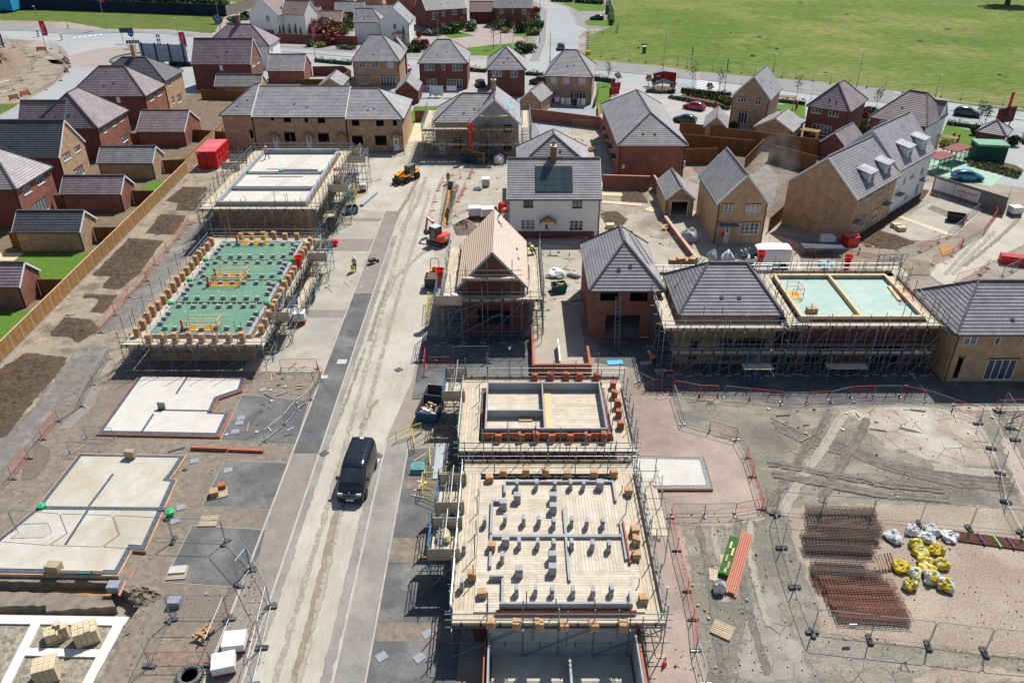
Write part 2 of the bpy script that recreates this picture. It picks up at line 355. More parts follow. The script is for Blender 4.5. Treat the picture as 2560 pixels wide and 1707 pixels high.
def sheet(name,pts,m,jit=0,step=.6,z=None,holes=(),rise=0):
    """one ground surface, laid about 4 mm above the one before; natural ones (jit) get a ragged border"""
    P=[V((p[0],p[1],0)) if len(p) < 4 else s(*p) for p in pts]
    bb=(min(p.x for p in P)-.5,min(p.y for p in P)-.5,max(p.x for p in P)+.5,max(p.y for p in P)+.5)
    if z is None:
        lv=1+max([l for q,l in LEV if q[0] < bb[2] and q[2] > bb[0] and q[1] < bb[3] and q[3] > bb[1]] or [0]);LEV.append((bb,lv));z=lv*.0042
    ar=(bb[2]-bb[0])*(bb[3]-bb[1])
    if jit and ar < 9000:return natural(name,P,m,jit,z,bb,ar,holes,rise)
    if jit:P=jag(P,jit,step)
    b=MB()
    # ears are left to Blender: one n-gon, triangulated here so concave outlines fill properly
    import mathutils.geometry as G
    P3=[V((p.x,p.y,z)) for p in P]
    loops=[P3]+[[V((q.x,q.y,z)) for q in HOLES[h]] for h in holes]
    P3=sum(loops,[])
    k=len(b.v);b.v += [tuple(p) for p in P3]
    for t in G.tessellate_polygon(loops):
        a,c,d=[P3[i] for i in t]
        if (c-a).cross(d-a).z < 0:t=(t[0],t[2],t[1])
        b.f.append(tuple(k+i for i in t));b.uv.append([(P3[i].x,P3[i].y) for i in t]);b.mi.append(0)
    o=b.build(name,m)
    return structure(o)
def dist(Q,X,Y):
    """signed distance to an outline, positive inside"""
    d=np.full(X.shape,1e9);ins=np.zeros(X.shape,bool);n=len(Q)
    for i in range(n):
        a,c=Q[i],Q[(i+1) % n];vx,vy=c.x-a.x,c.y-a.y;t=np.clip(((X-a.x)*vx+(Y-a.y)*vy)/(vx*vx+vy*vy+1e-9),0,1)
        d=np.minimum(d,np.hypot(X-a.x-t*vx,Y-a.y-t*vy))
        if a.y != c.y:ins ^= ((a.y > Y) != (c.y > Y)) & (X < vx*(Y-a.y)/(c.y-a.y)+a.x)
    return np.where(ins,d,-d)
def natural(name,P,m,jit,z,bb,ar,holes,rise):
    fw=max(.22,jit*2.4);cell=min(2.0,max(.22,math.sqrt(ar)/75));fw=max(fw,cell*.8)
    xs=np.arange(bb[0]-fw,bb[2]+fw+cell,cell);ys=np.arange(bb[1]-fw,bb[3]+fw+cell,cell);X,Y=np.meshgrid(xs,ys);D=dist(P,X,Y)
    for h in holes:D=np.minimum(D,-dist(HOLES[h],X,Y)-fw*.4)
    E=np.clip(.5-D/(2*fw),0,1);rg=np.random.default_rng(len(name)+int(ar));Z=z+rise*np.clip(D/1.1,0,1) ** .8*(.55+.9*rg.random(X.shape));nx,ny=len(xs),len(ys)
    K=np.maximum.reduce([D[:-1,:-1],D[1:,:-1],D[:-1,1:],D[1:,1:]]) >-fw;J,I=np.nonzero(K);F=np.stack([J*nx+I,J*nx+I+1,(J+1)*nx+I+1,(J+1)*nx+I],1)
    u,inv=np.unique(F,return_inverse=True);F=inv.reshape(-1,4);me=bpy.data.meshes.new(name);me.from_pydata(np.stack([X.ravel()[u],Y.ravel()[u],Z.ravel()[u]],1).tolist(),[],F.tolist());me.materials.append(m)
    at=me.attributes.new("edge",'FLOAT','POINT');at.data.foreach_set("value",E.ravel()[u].astype(np.float32));me.polygons.foreach_set("use_smooth",[not rise]*len(F))
    return structure(place(name,me))
def rect(x0,y0,x1,y1):return [(x0,y0),(x1,y0),(x1,y1),(x0,y1)]
def T(c,r,*xy):return [(c,r,xy[i],xy[i+1]) for i in range(0,len(xy),2)]
def ribbon(name,pts,w,m,jit=.1):
    P=[s(*p) if len(p) == 4 else V((p[0],p[1],0)) for p in pts];L=[];Rr=[]
    for i,p in enumerate(P):
        d=(P[min(i+1,len(P)-1)]-P[max(i-1,0)]).normalized();n=V((-d.y,d.x,0))
        L.append(p+n*w/2);Rr.append(p-n*w/2)
    return sheet(name,[(q.x,q.y) for q in L+Rr[::-1]],m,jit)
def kerb(pts,w=.12,h=.05,m=None,name="kerb"):
    P=[s(*p) if len(p) == 4 else V((p[0],p[1],0)) for p in pts];b=MB()
    for a,c in zip(P,P[1:]):b.bar(a+V((0,0,h/2)),c+V((0,0,h/2)),w,h,m or KERB)
    o=b.build(name);structure(o);return o

hole(T(0,3,-500,625,1050,655,1115,700,1310,845,1190,990,1000,1300,850,1600,700,1900,-900,1900),.75,GRAVEL,EARTH,.06,"footing_trench")
hole(T(1,1,1765,100,1815,105,1760,520,1690,500),1.0,SUBB,CLAY,.06,"service_trench")
hole(T(0,0,385,520,460,512,590,580,570,598,480,585),1.0,SUBB,BED,.06,"roadworks_trench")
sheet("ground",[(-3000,-200),(3000,-200),(3000,4000),(-3000,4000)],EARTH,z=0,holes=(0,1,2))
sheet("grass_field",T(2,0,690,525,720,555,1380,612,1640,655,2350,718)+T(3,0,320,738,800,785,1150,835,1600,905,2350,1030)+[(900,100),(1800,1500),(40,1500),(25,420)]+T(2,0,930,20,900,250,700,330),GRASS,.25,2)
sheet("far_estate_ground",[(-120,196),(2,196),(4,250),(4,1200),(-500,1200),(-150,300)],PPAV)
sheet("verge_grass",T(0,0,0,190,600,200,980,268,1500,270,1950,310,2080,150)+[(-75,600),(-400,600)]+T(0,0,0,90),VERGE,.25,2)
sheet("far_track",[(-300,330),(-60,262),(-58,276),(-300,420)],PATHP,.3,3)
sheet("estate_road",T(0,0,-400,262,0,278,330,285,680,315,1150,298,1500,308,1780,335,2350,420)+T(1,0,215,440,870,490,1500,530,1950,555)+T(2,0,130,520,0,450,170,440,250,330,330,100,210,20)+[(-9,420),(12,420)]+T(2,0,330,12,520,75,600,225,690,260,605,340,605,450,720,555,1380,612,1640,655,2350,718)+T(3,0,320,738,800,785,1150,835,1600,905,2350,1030)+[(170,75),(110,75),(92,92),(60,112),(20,125),(-20,140),(-52,155),(-95,132),(-110,120)]+T(0,0,0,1070,200,960,480,790,650,640,640,520,560,430,350,375,-400,340),ESTR)
sheet("pavement",T(0,0,-300,215,0,220,600,262,980,278,1500,290,1950,318,1780,335,1500,312,1150,300,680,318,330,288,-300,270),PAVE)
sheet("pavement",T(1,0,215,435,870,485,1500,530,1500,500,880,455,215,415),PAVE)
sheet("pavement",T(2,0,760,640,1640,725,2350,800)+T(3,0,110,825,350,858,900,925,1150,950,1150,838,800,785,320,738)+T(2,0,2350,718,1640,655,1380,612,720,555),PAVE)
sheet("footpath",T(3,0,1150,885,1700,950,2350,1025,2350,1000,1700,925,1150,860),PAVE)
sheet("pavement",T(2,0,280,80,320,130,310,390,250,560,150,570,250,400,260,210,240,110),PAVE)
sheet("pavement",T(2,0,430,30,520,75,600,225,700,262,640,130),PAVE)
sheet("lawn_verge",T(2,0,440,25,860,50,830,105,620,102),LAWN,.2,1.5)
sheet("lawn_verge",T(2,0,665,195,900,150,895,245,690,235),LAWN,.2,1.5)
sheet("tarmac_drive",T(2,0,640,108,840,118,870,185,690,190),PAVE)
sheet("lawn_verge",T(1,0,1940,440,2350,400,2350,520,1960,510),LAWN,.15,1)
sheet("lawn_verge",T(2,0,10,400,230,395,150,500,90,520,0,440),LAWN,.15,1)
sheet("lawn_verge",T(1,0,1700,320,1900,300,2010,330,1800,355),LAWN,.15,1)
sheet("lawn_verge",T(2,0,20,300,240,290,235,335,20,335),LAWN,.15,1)
sheet("roundabout_apron",[(-94+13.5*math.cos(t*.2618)*1.05,201+14.5*math.sin(t*.2618)) for t in range(24)],PPAV)
sheet("roundabout_island",[(-88.5+7.4*math.cos(t*.2618),197.5+8*math.sin(t*.2618)) for t in range(24)],M("island_cobbles",(.26,.25,.235),(.2,.19,.18),sc=.7,fine=.2))
sheet("roadworks_earth",T(0,0,-700,900,-500,380,0,400,330,440,560,520,640,600,600,690,400,800,200,900,0,980),PATHP,.3,1.5,holes=(2,))
sheet("roadworks_verge",T(0,0,0,960,170,950,120,990,0,1050),VERGE,.2,1)
sheet("block_paving",T(1,0,1940,560,2120,560,2120,900,1500,900,1500,620),BPAV)
sheet("block_paving",T(2,0,960,770,1250,780,1215,830,1300,882,1500,882,2000,985,2350,1180,1700,1260,1400,1160,900,1040),BPAV)
sheet("planting_bed",T(2,0,1215,815,1330,790,1490,800,1498,870,1290,860),BED,.1,.6)
sheet("planting_bed",T(2,0,1555,805,2010,850,2000,985,1880,960,1440,895,1560,880),BED,.1,.6)
sheet("show_home_lawn",T(2,0,775,760,945,770,870,1050,770,1045),LAWN,.05,.6)
sheet("show_home_lawn",T(3,0,90,960,340,960,340,1100,230,1060,80,1020),LAWN,.1,.8)
sheet("show_home_lawn",T(3,0,1630,1150,1930,1210,1880,1400,1560,1330),LAWN,.1,.8)
sheet("planting_bed",T(3,0,840,1060,960,1050,940,1200,830,1260),BED,.1,.6)
sheet("block_paving",T(3,0,1530,1340,1700,1340,1620,1450,1500,1560,1450,1500),PPAV)
sheet("green_parking",T(3,1,1440,-70,1700,-160,2350,-40,2170,40,2050,150,1500,30),GREENT)
sheet("planting_bed",T(3,0,1800,1470,1900,1430,2280,1520,2350,1560,2300,1640,1950,1560),BED,.1,.6)
sheet("white_zebra_crossing",T(2,0,1700,735,1895,762,1895,767,1700,740),WHITE)
for k in range(1,6):sheet("white_zebra_crossing",T(2,0,1695,735+k*15,1895,762+k*15,1895,767+k*15,1695,740+k*15),WHITE)
for k in range(6):sheet("road_marking",T(0,0,670+k*48,346-k*5.5,698+k*48,343-k*5.5,698+k*48,349-k*5.5,670+k*48,352-k*5.5),WHITE)
sheet("pink_paving_patch",T(2,0,1690,660,1725,665,1715,728,1680,724),PPAV)
# gardens behind the boundary fence
sheet("garden_soil",[(-66,60),(-47.6,58),(-47.6,112),(-49,131),(-34,150),(-34,170),(-66,160)],M("garden_earth",(.20,.155,.105),(.13,.10,.07),sc=.9,bump=.03,fine=.2),.1,2)
for r_ in ((-56.5,60,-47.7,69),(-56.2,73.8,-47.7,82.9),(-51.5,101,-47.7,108.2),(-51,114,-48.2,123.5)):sheet("garden_lawn",rect(*r_),LAWN,.06,.5)
for r_ in ((-60,75,-56.2,83),(-60,69.5,-57,75),(-52.5,149.5,-48.5,153.5)):sheet("garden_patio",rect(*r_),PATIO)
sheet("back_garden_lawn",[(-18.5,139),(-8,139),(-8,151),(-18.5,151)],LAWN,.1,1)
sheet("back_garden_lawn",[(-44,158),(-40,158),(-40,166),(-44,166)],LAWN,.1,1)
sheet("back_garden_patio",[(-17.2,123),(-13.8,123),(-13.8,139),(-17.2,139)],PATIO)
sheet("back_garden_patio",[(5.5,144),(15.8,142.5),(16,151),(5.8,152)],M("grey_patio",(.30,.32,.34),(.25,.27,.29),sc=.6))
# the building site
sheet("dusty_yard",[(-47,112.5),(-47,121),(-33,122),(-17,121.6),(-17,128),(-13.5,128),(-13,117),(18.5,141),(18,104.5),(34,86),(34,74),(21,68.5),(5,68),(-9,68),(-9,83),(-24,84),(-24,98),(-34,112)],YARD,.2,1,holes=(1,))
sheet("gravel_hardstanding",[(-46.5,5),(-23,5),(-16,5),(-16,60),(-33,60),(-47,66)],GRAVEL,.3,1,holes=(0,))
sheet("dried_mud",[(9,5),(60,5),(60,57),(30,55),(12,55)],MUD,.3,1)
sheet("pink_gravel",T(2,2,1000,480,1490,470,1560,760,1830,860,2080,930,2160,1060,2310,1530)+T(2,3,1560,90,1640,560,1720,1180,1800,1568)+[(7.5,25.5),(7.5,50)],PINKG,.25,.8)
sheet("pink_gravel",T(2,3,1420,20,1760,0,2240,-60,2350,60,2000,130,1480,110),PINKG,.3,.8)
sheet("pale_mud_crust",T(3,2,700,620,1000,592,1500,600,1900,650,2080,1000,2130,1120,1750,1170,1250,1010,1100,1000,900,780),MUDP,.35,.6)
sheet("grey_mud_crust",T(2,3,2130,950,2350,640)+T(3,3,60,700,330,1300,480,1568)+T(2,3,2020,1568,2080,1250),MUDG,.35,.6)
sheet("compound_ground",T(3,3,150,-40,240,300,330,560,480,930,430,1110,950,1180,1480,1240,2000,1310,2450,1340)+T(3,2,2450,1568,1900,1500,900,1480),COMP,.3,.7)
sheet("compound_ground",T(3,3,1300,1568,1500,1420,1900,1400,2350,1480,2500,1568),COMP,.3,.7)
sheet("pink_gravel",T(3,2,2150,880,2240,860,2450,1280,2450,1560,2300,1450,2160,1020),PINKG,.3,.7)
# site road and its footways run straight away from the drone
sheet("site_road",[(-14.4,5),(-9.67,5),(-9.67,48),(-8.6,56),(-8.3,68),(-9,84),(-10,118),(-21,120),(-23,108),(-20,97),(-16.3,95.5),(-14.4,95)],ROADD,0)
ribbon("mud_track",T(1,3,740,0,700,180,640,440,560,740,490,1060,420,1300,350,1568),.42,TRK,.07)
ribbon("mud_track",T(1,2,1115,540,1040,640,960,800),.3,TRK,.06)
ribbon("mud_track",T(1,1,1230,1000,1120,1300,1040,1568),.35,TRK,.08)
ribbon("mud_track",T(1,2,1000,60,900,350,800,620,700,860),.22,TRK,.06)
ribbon("mud_track",[(-9.95,10),(-9.98,30),(-9.93,46)],.5,TARMD,.08)
ribbon("mud_track",[(-14.15,10),(-14.15,60),(-14.1,88)],.5,TARMD,.1)
sheet("footway_gravel",rect(-16.4,5,-14.45,46.4),SUBB)
sheet("footway_tarmac",rect(-16.4,46.4,-14.45,72.6),TARM,.03,.5)
sheet("footway_subbase",rect(-16.4,72.6,-14.45,96.2),SUBB)
sheet("parking_plot",[(-23.6,57.6),(-16.52,57.6),(-16.52,96),(-19.5,96.5),(-23.8,98)],PLOT,.05,.7)
for y0,y1 in ((67.5,69),(83.5,87),(92.6,93.7)):sheet("planting_strip",rect(-23.5,y0,-16.55,y1),SUBB,.1,.5)
for q in (T(0,2,2225,495,2350,500)+T(1,2,490,545,365,945,0,920)+T(0,2,2030,900),
          T(0,2,2065,1092,2350,1102)+T(1,2,305,1120,150,1540)+T(0,2,1860,1508),
          T(0,3,1765,128,2350,160)+T(1,3,85,170,30,400)+T(0,3,2210,688,1510,642)):
    sheet("parking_bay_tarmac",q,TARM)
    P=[s(*p) for p in q];kerb([(p.x,p.y) for p in P+P[:1]],.09,.04)
sheet("footway_tarmac",[(-9.55,5),(-7.9,5),(-7.9,46.8),(-5,50.6),(-5.5,52),(-9.0,48.4),(-9.55,47.8)],TARMD,0)
sheet("parking_bay_tarmac",[(-7.8,5),(-3,5),(-3,47.6),(-7.75,46.8)],TARM)
ys=[(s(1,3,1240,240).y,s(1,3,1205,460).y),(s(1,3,1095,1020).y,s(1,3,1060,1190).y),(s(1,2,1355,1270).y,s(1,2,1335,1350).y)]
for a_,c_ in ys:
    sheet("planting_strip",rect(-7.8,c_,-3,a_),GRAVEL)
    for y_ in (a_,c_):kerb([(-7.8,y_),(-2.8,y_)],.07,.04)
for x_ in (-16.45,-14.42):kerb([(x_,5),(x_,96 if x_ <-16 else 94)],.13,.07)
kerb([(-9.6,5),(-9.6,47.8),(-8.9,48.5),(-4.8,52.2)],.14,.08)
kerb([(-7.85,5),(-7.85,46.9),(-4,49.5)],.09,.05)
kerb([(-7.8,46.9),(-3.5,46.7)],.07,.04)
for y_ in (67.5,69,80.3,83.5,87,92.6,93.7):kerb([(-23.4,y_),(-16.5,y_)],.09,.05)
# left hand strip between the boundary fence and the buildings
sheet("trodden_strip",[(-47,40),(-46.8,112),(-37,112),(-33,83),(-33.5,60),(-40,50),(-46,40)],PATHP,.3,.8)
sheet("grey_track",T(0,1,1740,500,1860,480,1900,560,1180,1440,940,1500,900,1450,1060,1310,1200,1120,1330,980,1480,830,1600,660),GTRACK,.25,.7)
sheet("grey_track",T(0,2,720,60,1000,60,980,160,800,400,560,540,240,960,0,1250,-400,1500,-400,900,0,880,200,740,480,400),GTRACK,.25,.7)
MOUND=[]
for q in ((1680,150,1905,155,1890,230,1780,375,1610,365,1640,300,1520,280),(1480,400,1710,415,1600,592,1340,575),
          (1190,620,1500,645,1280,940,1100,1092,935,1082,1010,975,850,962),(780,1130,1075,1145,960,1312,835,1297,920,1180,765,1165),
          (600,1345,830,1370,900,1440,880,1490,720,1580,640,1530,450,1512)):
    sheet("topsoil_patch",T(0,1,*q),SOIL,.16,.4,rise=.16)
sheet("topsoil_patch",T(0,2,240,105,620,150,500,330,330,520,170,720,50,880,0,875,-500,1100,-500,600,0,260),SOIL,.2,.5,rise=.16)
sheet("damp_patch",T(0,2,900,370,960,380,860,600,640,810,530,800,740,600,800,430),SUBB,.12,.5)
sheet("damp_patch",T(0,2,380,940,465,1000,440,1110,300,1270,205,1265,220,1170),M("damp_gravel",(.15,.12,.10),(.18,.15,.12),sc=1,fine=.2),.12,.5)
# middle right
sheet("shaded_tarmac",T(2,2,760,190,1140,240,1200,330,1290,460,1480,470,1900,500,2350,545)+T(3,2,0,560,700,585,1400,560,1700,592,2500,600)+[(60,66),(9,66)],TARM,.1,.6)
sheet("paved_edge",T(3,2,1700,592,2500,596,2500,640,1780,630),PLOT,.1,.6)
sheet("concrete_forecourt",[(1.9,57),(6.7,57),(6.7,78),(2.1,78)],YARD)
sheet("house_front_tarmac",[(-3.5,53.5),(1.7,53.5),(1.7,64),(-8.3,64),(-8.3,53.5)],TARM)
sheet("disturbed_earth",T(2,1,820,150,1240,180,1290,290,1390,420,1470,600,1380,640,1020,520,800,420),M("disturbed_soil",(.27,.225,.17),(.16,.125,.09),sc=.6,bump=.08,c3=(.36,.32,.26),sc3=.3,fine=.3),.25,.5)
sheet("topsoil_patch",T(2,1,1010,195,1180,180,1250,300,1000,285),SOIL,.15,.4,rise=.16)
sheet("topsoil_patch",T(2,1,810,395,950,370,1060,450,1000,520,850,480),SOIL,.15,.4,rise=.16)
sheet("garden_soil",T(2,0,1560,1390,2330,1380)+T(3,0,0,1400,480,1450,640,1490,560,1568,380,1640)+T(3,1,130,420,0,420)+T(2,1,1740,60,1640,-40,1560,-60),M("dug_garden_soil",(.15,.115,.08),(.10,.078,.055),sc=.9,bump=.06,c3=(.2,.17,.13),sc3=.25,fine=.3),.25,.6)
sheet("fire_site_ground",T(2,1,1620,80,1740,60,1730,420,1640,330)+T(3,1,0,-60,100,60,60,300,-60,420),M("ashy_ground",(.25,.23,.2),(.17,.15,.13),sc=.7,bump=.04,fine=.2),.2,.6)
sheet("house_side_path",T(3,1,130,495,760,620,640,690,50,570),PLOT)
sheet("topsoil_patch",T(3,1,850,630,980,540,1180,590,1360,660,1180,720,900,700),SOIL,.15,.4,rise=.16)
sheet("topsoil_patch",T(3,1,820,640,1100,500,1420,260,1480,180,1400,170,1100,400,830,580),SOIL,.1,.4,rise=.16)
sheet("driveway_slab",T(3,1,1080,570,1350,370,1600,240,1980,350,1900,440,1720,600,1480,650,1280,640),PLOT,.1,.6)
sheet("planting_strip",T(3,1,1460,350,1510,320,1800,430,1760,480),GRAVEL,.1,.5)
sheet("driveway_edging",T(3,1,1190,430,1230,420,1700,585,1690,610),PATIO)
sheet("haul_road",T(3,1,1480,960,1560,850,1760,740,1980,560,2120,410,2500,380,2500,600,2200,760,1960,900,1740,1030,1640,1080),ROADD,.15,.6)
sheet("excavated_patch",T(3,1,1560,700,1680,690,1720,740,1600,790),CLAY,.12,.4)
sheet("muddy_bank",T(3,1,300,780,640,700,1180,800,1480,830,1480,960,1100,960,300,900),M("muddy_bank_soil",(.26,.21,.16),(.17,.135,.10),sc=.8,bump=.06,fine=.25),.15,.5)
# loose trench ground beside the excavator
def spoil(name,label,pts,h,m,n=26,z=0):
    """a heap of loose earth: a grid inside an outline, domed and roughened"""
    P=[s(*p) if len(p) == 4 else V((p[0],p[1],0)) for p in pts]
    c=sum(P,V())/len(P);b=MB();rings=[];K=7;nn=40
    def edge(t):
        t=t*len(P);i=int(t) % len(P);return P[i].lerp(P[(i+1) % len(P)],t-int(t))
    for k in range(K+1):
        f=k/K;hh=h*(1-f ** 1.7)
        rings.append([c.lerp(edge(j/nn),f)+V((rnd.uniform(-.12,.12),rnd.uniform(-.12,.12),z+(hh*rnd.uniform(.6,1.25) if k < K else -.02))) for j in range(nn)])
    for A,B in zip(rings,rings[1:]):
        for j in range(nn):b.poly([A[j],B[j],B[(j+1) % nn],A[(j+1) % nn]])
    o=b.build(name,m,smooth=True,weld=True);tag(o,label,"spoil heap");return o
spoil("spoil_heap","brown spoil heap dug from the trench beside the mini excavator",T(1,1,1800,500,1900,455,2000,470,2060,540,1960,600,1830,600),.8,M("spoil_soil",(.22,.18,.14),(.15,.12,.09),sc=2,bump=.08,fine=.3))
spoil("spoil_heap","long narrow spoil bank along the trench by the white wrapped pallets",T(1,1,1830,120,1870,130,1820,290,1780,420,1760,330),.5,MATS["spoil_soil"])
spoil("spoil_heap","pale brown earth mound inside the fenced roadworks at the left edge",T(0,0,-300,480,0,440,230,500,260,600,180,680,0,740,-300,760),2.2,M("sandy_soil",(.25,.185,.135),(.20,.15,.105),sc=.8,bump=.1,fine=.2))
spoil("spoil_heap","low rubble heap beside the open footing and the tarmac bay",T(0,3,1180,700,1330,660,1480,700,1540,780,1320,880,1200,820),.35,M("rubble_soil",(.23,.19,.15),(.17,.14,.11),sc=2,bump=.06,fine=.3))

RUT=M("rut_dark",(.135,.122,.10),(.20,.185,.155),sc=1.3,rough=.95,bump=.03,fine=.3);RUTP=M("rut_pale",(.36,.325,.27),(.29,.26,.21),sc=1.3,rough=.95,fine=.25)
for k,q in enumerate(((20,700,350,860,700,940,1100,1100,1700,1220,2200,1260),(60,760,380,930,760,1010,1150,1160,1750,1290,2250,1330),(700,640,620,760,500,960,300,1250,120,1560),(560,620,480,760,350,950,170,1240,-20,1540),(900,700,800,900,640,1150,480,1440),(1500,1130,1900,1180,2200,1200),(0,1100,500,1190,1000,1290,1600,1350),(40,1200,520,1290,1040,1390,1650,1430))):
    for o_ in (0,34):ribbon("tyre_rut",T(3,2,*[v+(o_ if i % 2 else o_*.4) for i,v in enumerate(q)]),.3+.1*(k % 3),(RUT,RUT,RUTP)[k % 3],.11)
for k,q in enumerate(((2080,60,2050,400,2150,800,2230,1100,2350,1500),(2190,60,2180,400,2270,760,2350,1050),(1700,120,1800,500,1850,900,1900,1300,1950,1560),(1830,130,1920,480,1960,820))):ribbon("tyre_rut",T(2,3,*q),.4,(RUT,RUTP)[k % 2],.13)
for k,q in enumerate(((2000,560,1820,740,1620,960),(2080,560,1900,740,1690,960),(2300,450,2100,640,1800,880))):ribbon("tyre_rut",T(3,1,*q),.35,RUTP if k < 2 else TRK,.13)
for k,x_ in enumerate((-13.0,-11.4)):ribbon("mud_track",[(x_+.35*math.sin(y_*.043+k*2),y_) for y_ in range(8,112,8)],.26,M("faint_track",(.31,.275,.215),(.37,.335,.27),sc=1.2,fine=.1),.15)
for k,q in enumerate(((1500,40,1400,250,1250,480),(1560,60,1480,300,1330,560),(1150,80,1000,120,700,60),(1700,620,1500,780,1280,980,1180,1200))):ribbon("mud_track",T(1,1,*q),.4,(TRK,RUTP)[k % 2],.16)
EDGE[0]=False
# ---------------------------------------------------------------- houses
def clip(poly,k,lo,hi):
    """keep lo <= coordinate k <= hi of a convex 2D polygon"""
    for sgn,lim in ((1,lo),(-1,-hi)):
        out=[]
        for i in range(len(poly)):
            a,b=poly[i],poly[(i+1) % len(poly)];fa,fb=sgn*a[k]-lim,sgn*b[k]-lim
            if fa >= 0:out.append(a)
            if (fa > 0 and fb < 0) or (fa < 0 and fb > 0):
                t=fa/(fa-fb);out.append((a[0]+(b[0]-a[0])*t,a[1]+(b[1]-a[1])*t))
        poly=out
        if len(poly) < 3:return []
    return poly
def tiled(mb,pts,m,c=.33,t=.04):
    """a roof plane laid in real lapped courses; pts starts with the eave from left to right"""
    P=[V(p) for p in pts];u=(P[1]-P[0]).normalized();n=u.cross(P[2]-P[1]).normalized()
    if n.z < 0:n=-n
    v=n.cross(u);o=P[0]
    q=[((p-o).dot(u),(p-o).dot(v)) for p in P];vm=max(a[1] for a in q);k=0
    up=rnd.uniform(0,5)
    while k*c < vm-.02:
        lo,hi=k*c,min((k+1)*c,vm);cc=clip(q,1,lo,hi)
        if len(cc) >= 3:
            f=lambda a:o+u*a[0]+v*a[1]+n*(t*(1-(a[1]-lo)/c)+.01)
            mb.poly([f(a) for a in cc],m,[(a[0]+up,a[1]) for a in cc])
            e=sorted([a for a in cc if abs(a[1]-lo) < 1e-4])
            if len(e) >= 2:
                a,b=e[0],e[-1]
                mb.poly([f(a)-n*t,f(b)-n*t,f(b),f(a)],m,[(a[0],lo+.001)]*4)
        k += 1
def wallface(mb,o,ux,L,H,holes,m,depth=.09):
    uz=V((0,0,1));n=ux.cross(uz)
    xs=sorted({0,L} | {min(max(h[i],0),L) for h in holes for i in (0,2)});zs=sorted({0,H} | {min(max(h[i],0),H) for h in holes for i in (1,3)})
    for x0,x1 in zip(xs,xs[1:]):
        for z0,z1 in zip(zs,zs[1:]):
            cx,cz=(x0+x1)/2,(z0+z1)/2
            if any(h[0] < cx < h[2] and h[1] < cz < h[3] for h in holes):continue
            mb.poly([o+ux*a+uz*z for a,z in ((x0,z0),(x1,z0),(x1,z1),(x0,z1))],m)
    for h in holes:
        q=[o+ux*a+uz*z for a,z in ((h[0],h[1]),(h[2],h[1]),(h[2],h[3]),(h[0],h[3]))]
        r=[p-n*depth for p in q]
        for i in range(4):mb.poly([q[i],r[i],r[(i+1) % 4],q[(i+1) % 4]],m)
def window(parent,o,ux,x0,z0,x1,z1,kind,rec=.055):
    """a casement, door or french window set into its opening; o, ux = wall face"""
    uz=V((0,0,1));n=ux.cross(uz);w=x1-x0;h=z1-z0;b=o-n*rec
    def pt(a,z,d=0):return b+ux*a+uz*z+n*d
    def fr(mb,a0,c0,a1,c1,d0=-.02,d1=.03,m=WHITE):
        p=[pt(a,z,d) for d in (d0,d1) for z in (c0,c1) for a in (a0,a1)]
        for q in ((4,5,7,6),(0,2,3,1),(0,1,5,4),(2,6,7,3),(0,4,6,2),(1,3,7,5)):mb.poly([p[i] for i in q],m)
    def head():# brick arch above and stone sill below
        sm=MB();f=.06
        p=[o+ux*a+uz*z+n*d for d in (-.05,f) for z in (z0-.07,z0) for a in (x0-.06,x1+.06)]
        for q in ((4,5,7,6),(0,2,3,1),(0,1,5,4),(2,6,7,3),(0,4,6,2),(1,3,7,5)):sm.poly([p[i] for i in q],SILL if kind not in ("dark","drk") else BLACK)
        return sm
    if kind == "open":return
    if kind == "vent":
        mb=MB();fr(mb,x0,z0,x1,z1,0,.04);return mb.build("vent_panel",parent=parent)
    if kind == "door":
        mb=MB();fr(mb,x0,z0,x0+.06,z1);fr(mb,x1-.06,z0,x1,z1);fr(mb,x0+.06,z1-.06,x1-.06,z1);fr(mb,x0+.06,z0,x1-.06,z1-.06,-.02,.012,M("white_door",(.70,.74,.80),rough=.4))
        d=mb.build("door",parent=parent)
        hb=MB();fr(hb,x1-.18,z0+.95,x1-.1,z0+1.1,.012,.06,BLACK);fr(hb,x0+w*.3,z0+h*.55,x1-w*.3,z0+h*.85,.012,.018,GLASS)
        hb.build("handle",parent=d);return d
    if kind == "garage":
        mb=MB();fr(mb,x0,z0,x0+.07,z1,-.02,.07);fr(mb,x1-.07,z0,x1,z1,-.02,.07);fr(mb,x0,z1-.07,x1,z1,-.02,.07)
        return mb.build("door_frame",parent=parent)
    mb=MB();f=.065;nm=max(1,round(w/.62)) if kind != "small" else 1
    fm=BLACK if kind == "drk" else WHITE
    fr(mb,x0,z0,x1,z0+f,m=fm);fr(mb,x0,z1-f,x1,z1,m=fm);fr(mb,x0,z0+f,x0+f,z1-f,m=fm);fr(mb,x1-f,z0+f,x1,z1-f,m=fm)
    for i in range(1,nm):x=x0+w*i/nm;fr(mb,x-f/2,z0+f,x+f/2,z1-f,-.015,.025,fm)
    if kind == "geo":
        for i in (1,2):z=z0+h*i/3;fr(mb,x0+f,z-.02,x1-f,z+.02,-.01,.015,fm)
    elif h < 1.5:z=z1-h*.3;fr(mb,x0+f,z-.025,x0+w/nm,z+.025,-.01,.02,fm)
    W=mb.build("french_window" if h > 1.75 else "window",parent=parent)
    g=MB();g.poly([pt(a,z,-.008) for a,z in ((x0,z0),(x1,z0),(x1,z1),(x0,z1))],BLIND if kind == "blind" else rnd.choice((GLASS,GLASS,GLASSC,GLASSB)));g.build("glass",parent=W)
    if h <= 1.75:head().build("sill",parent=W)
    return W
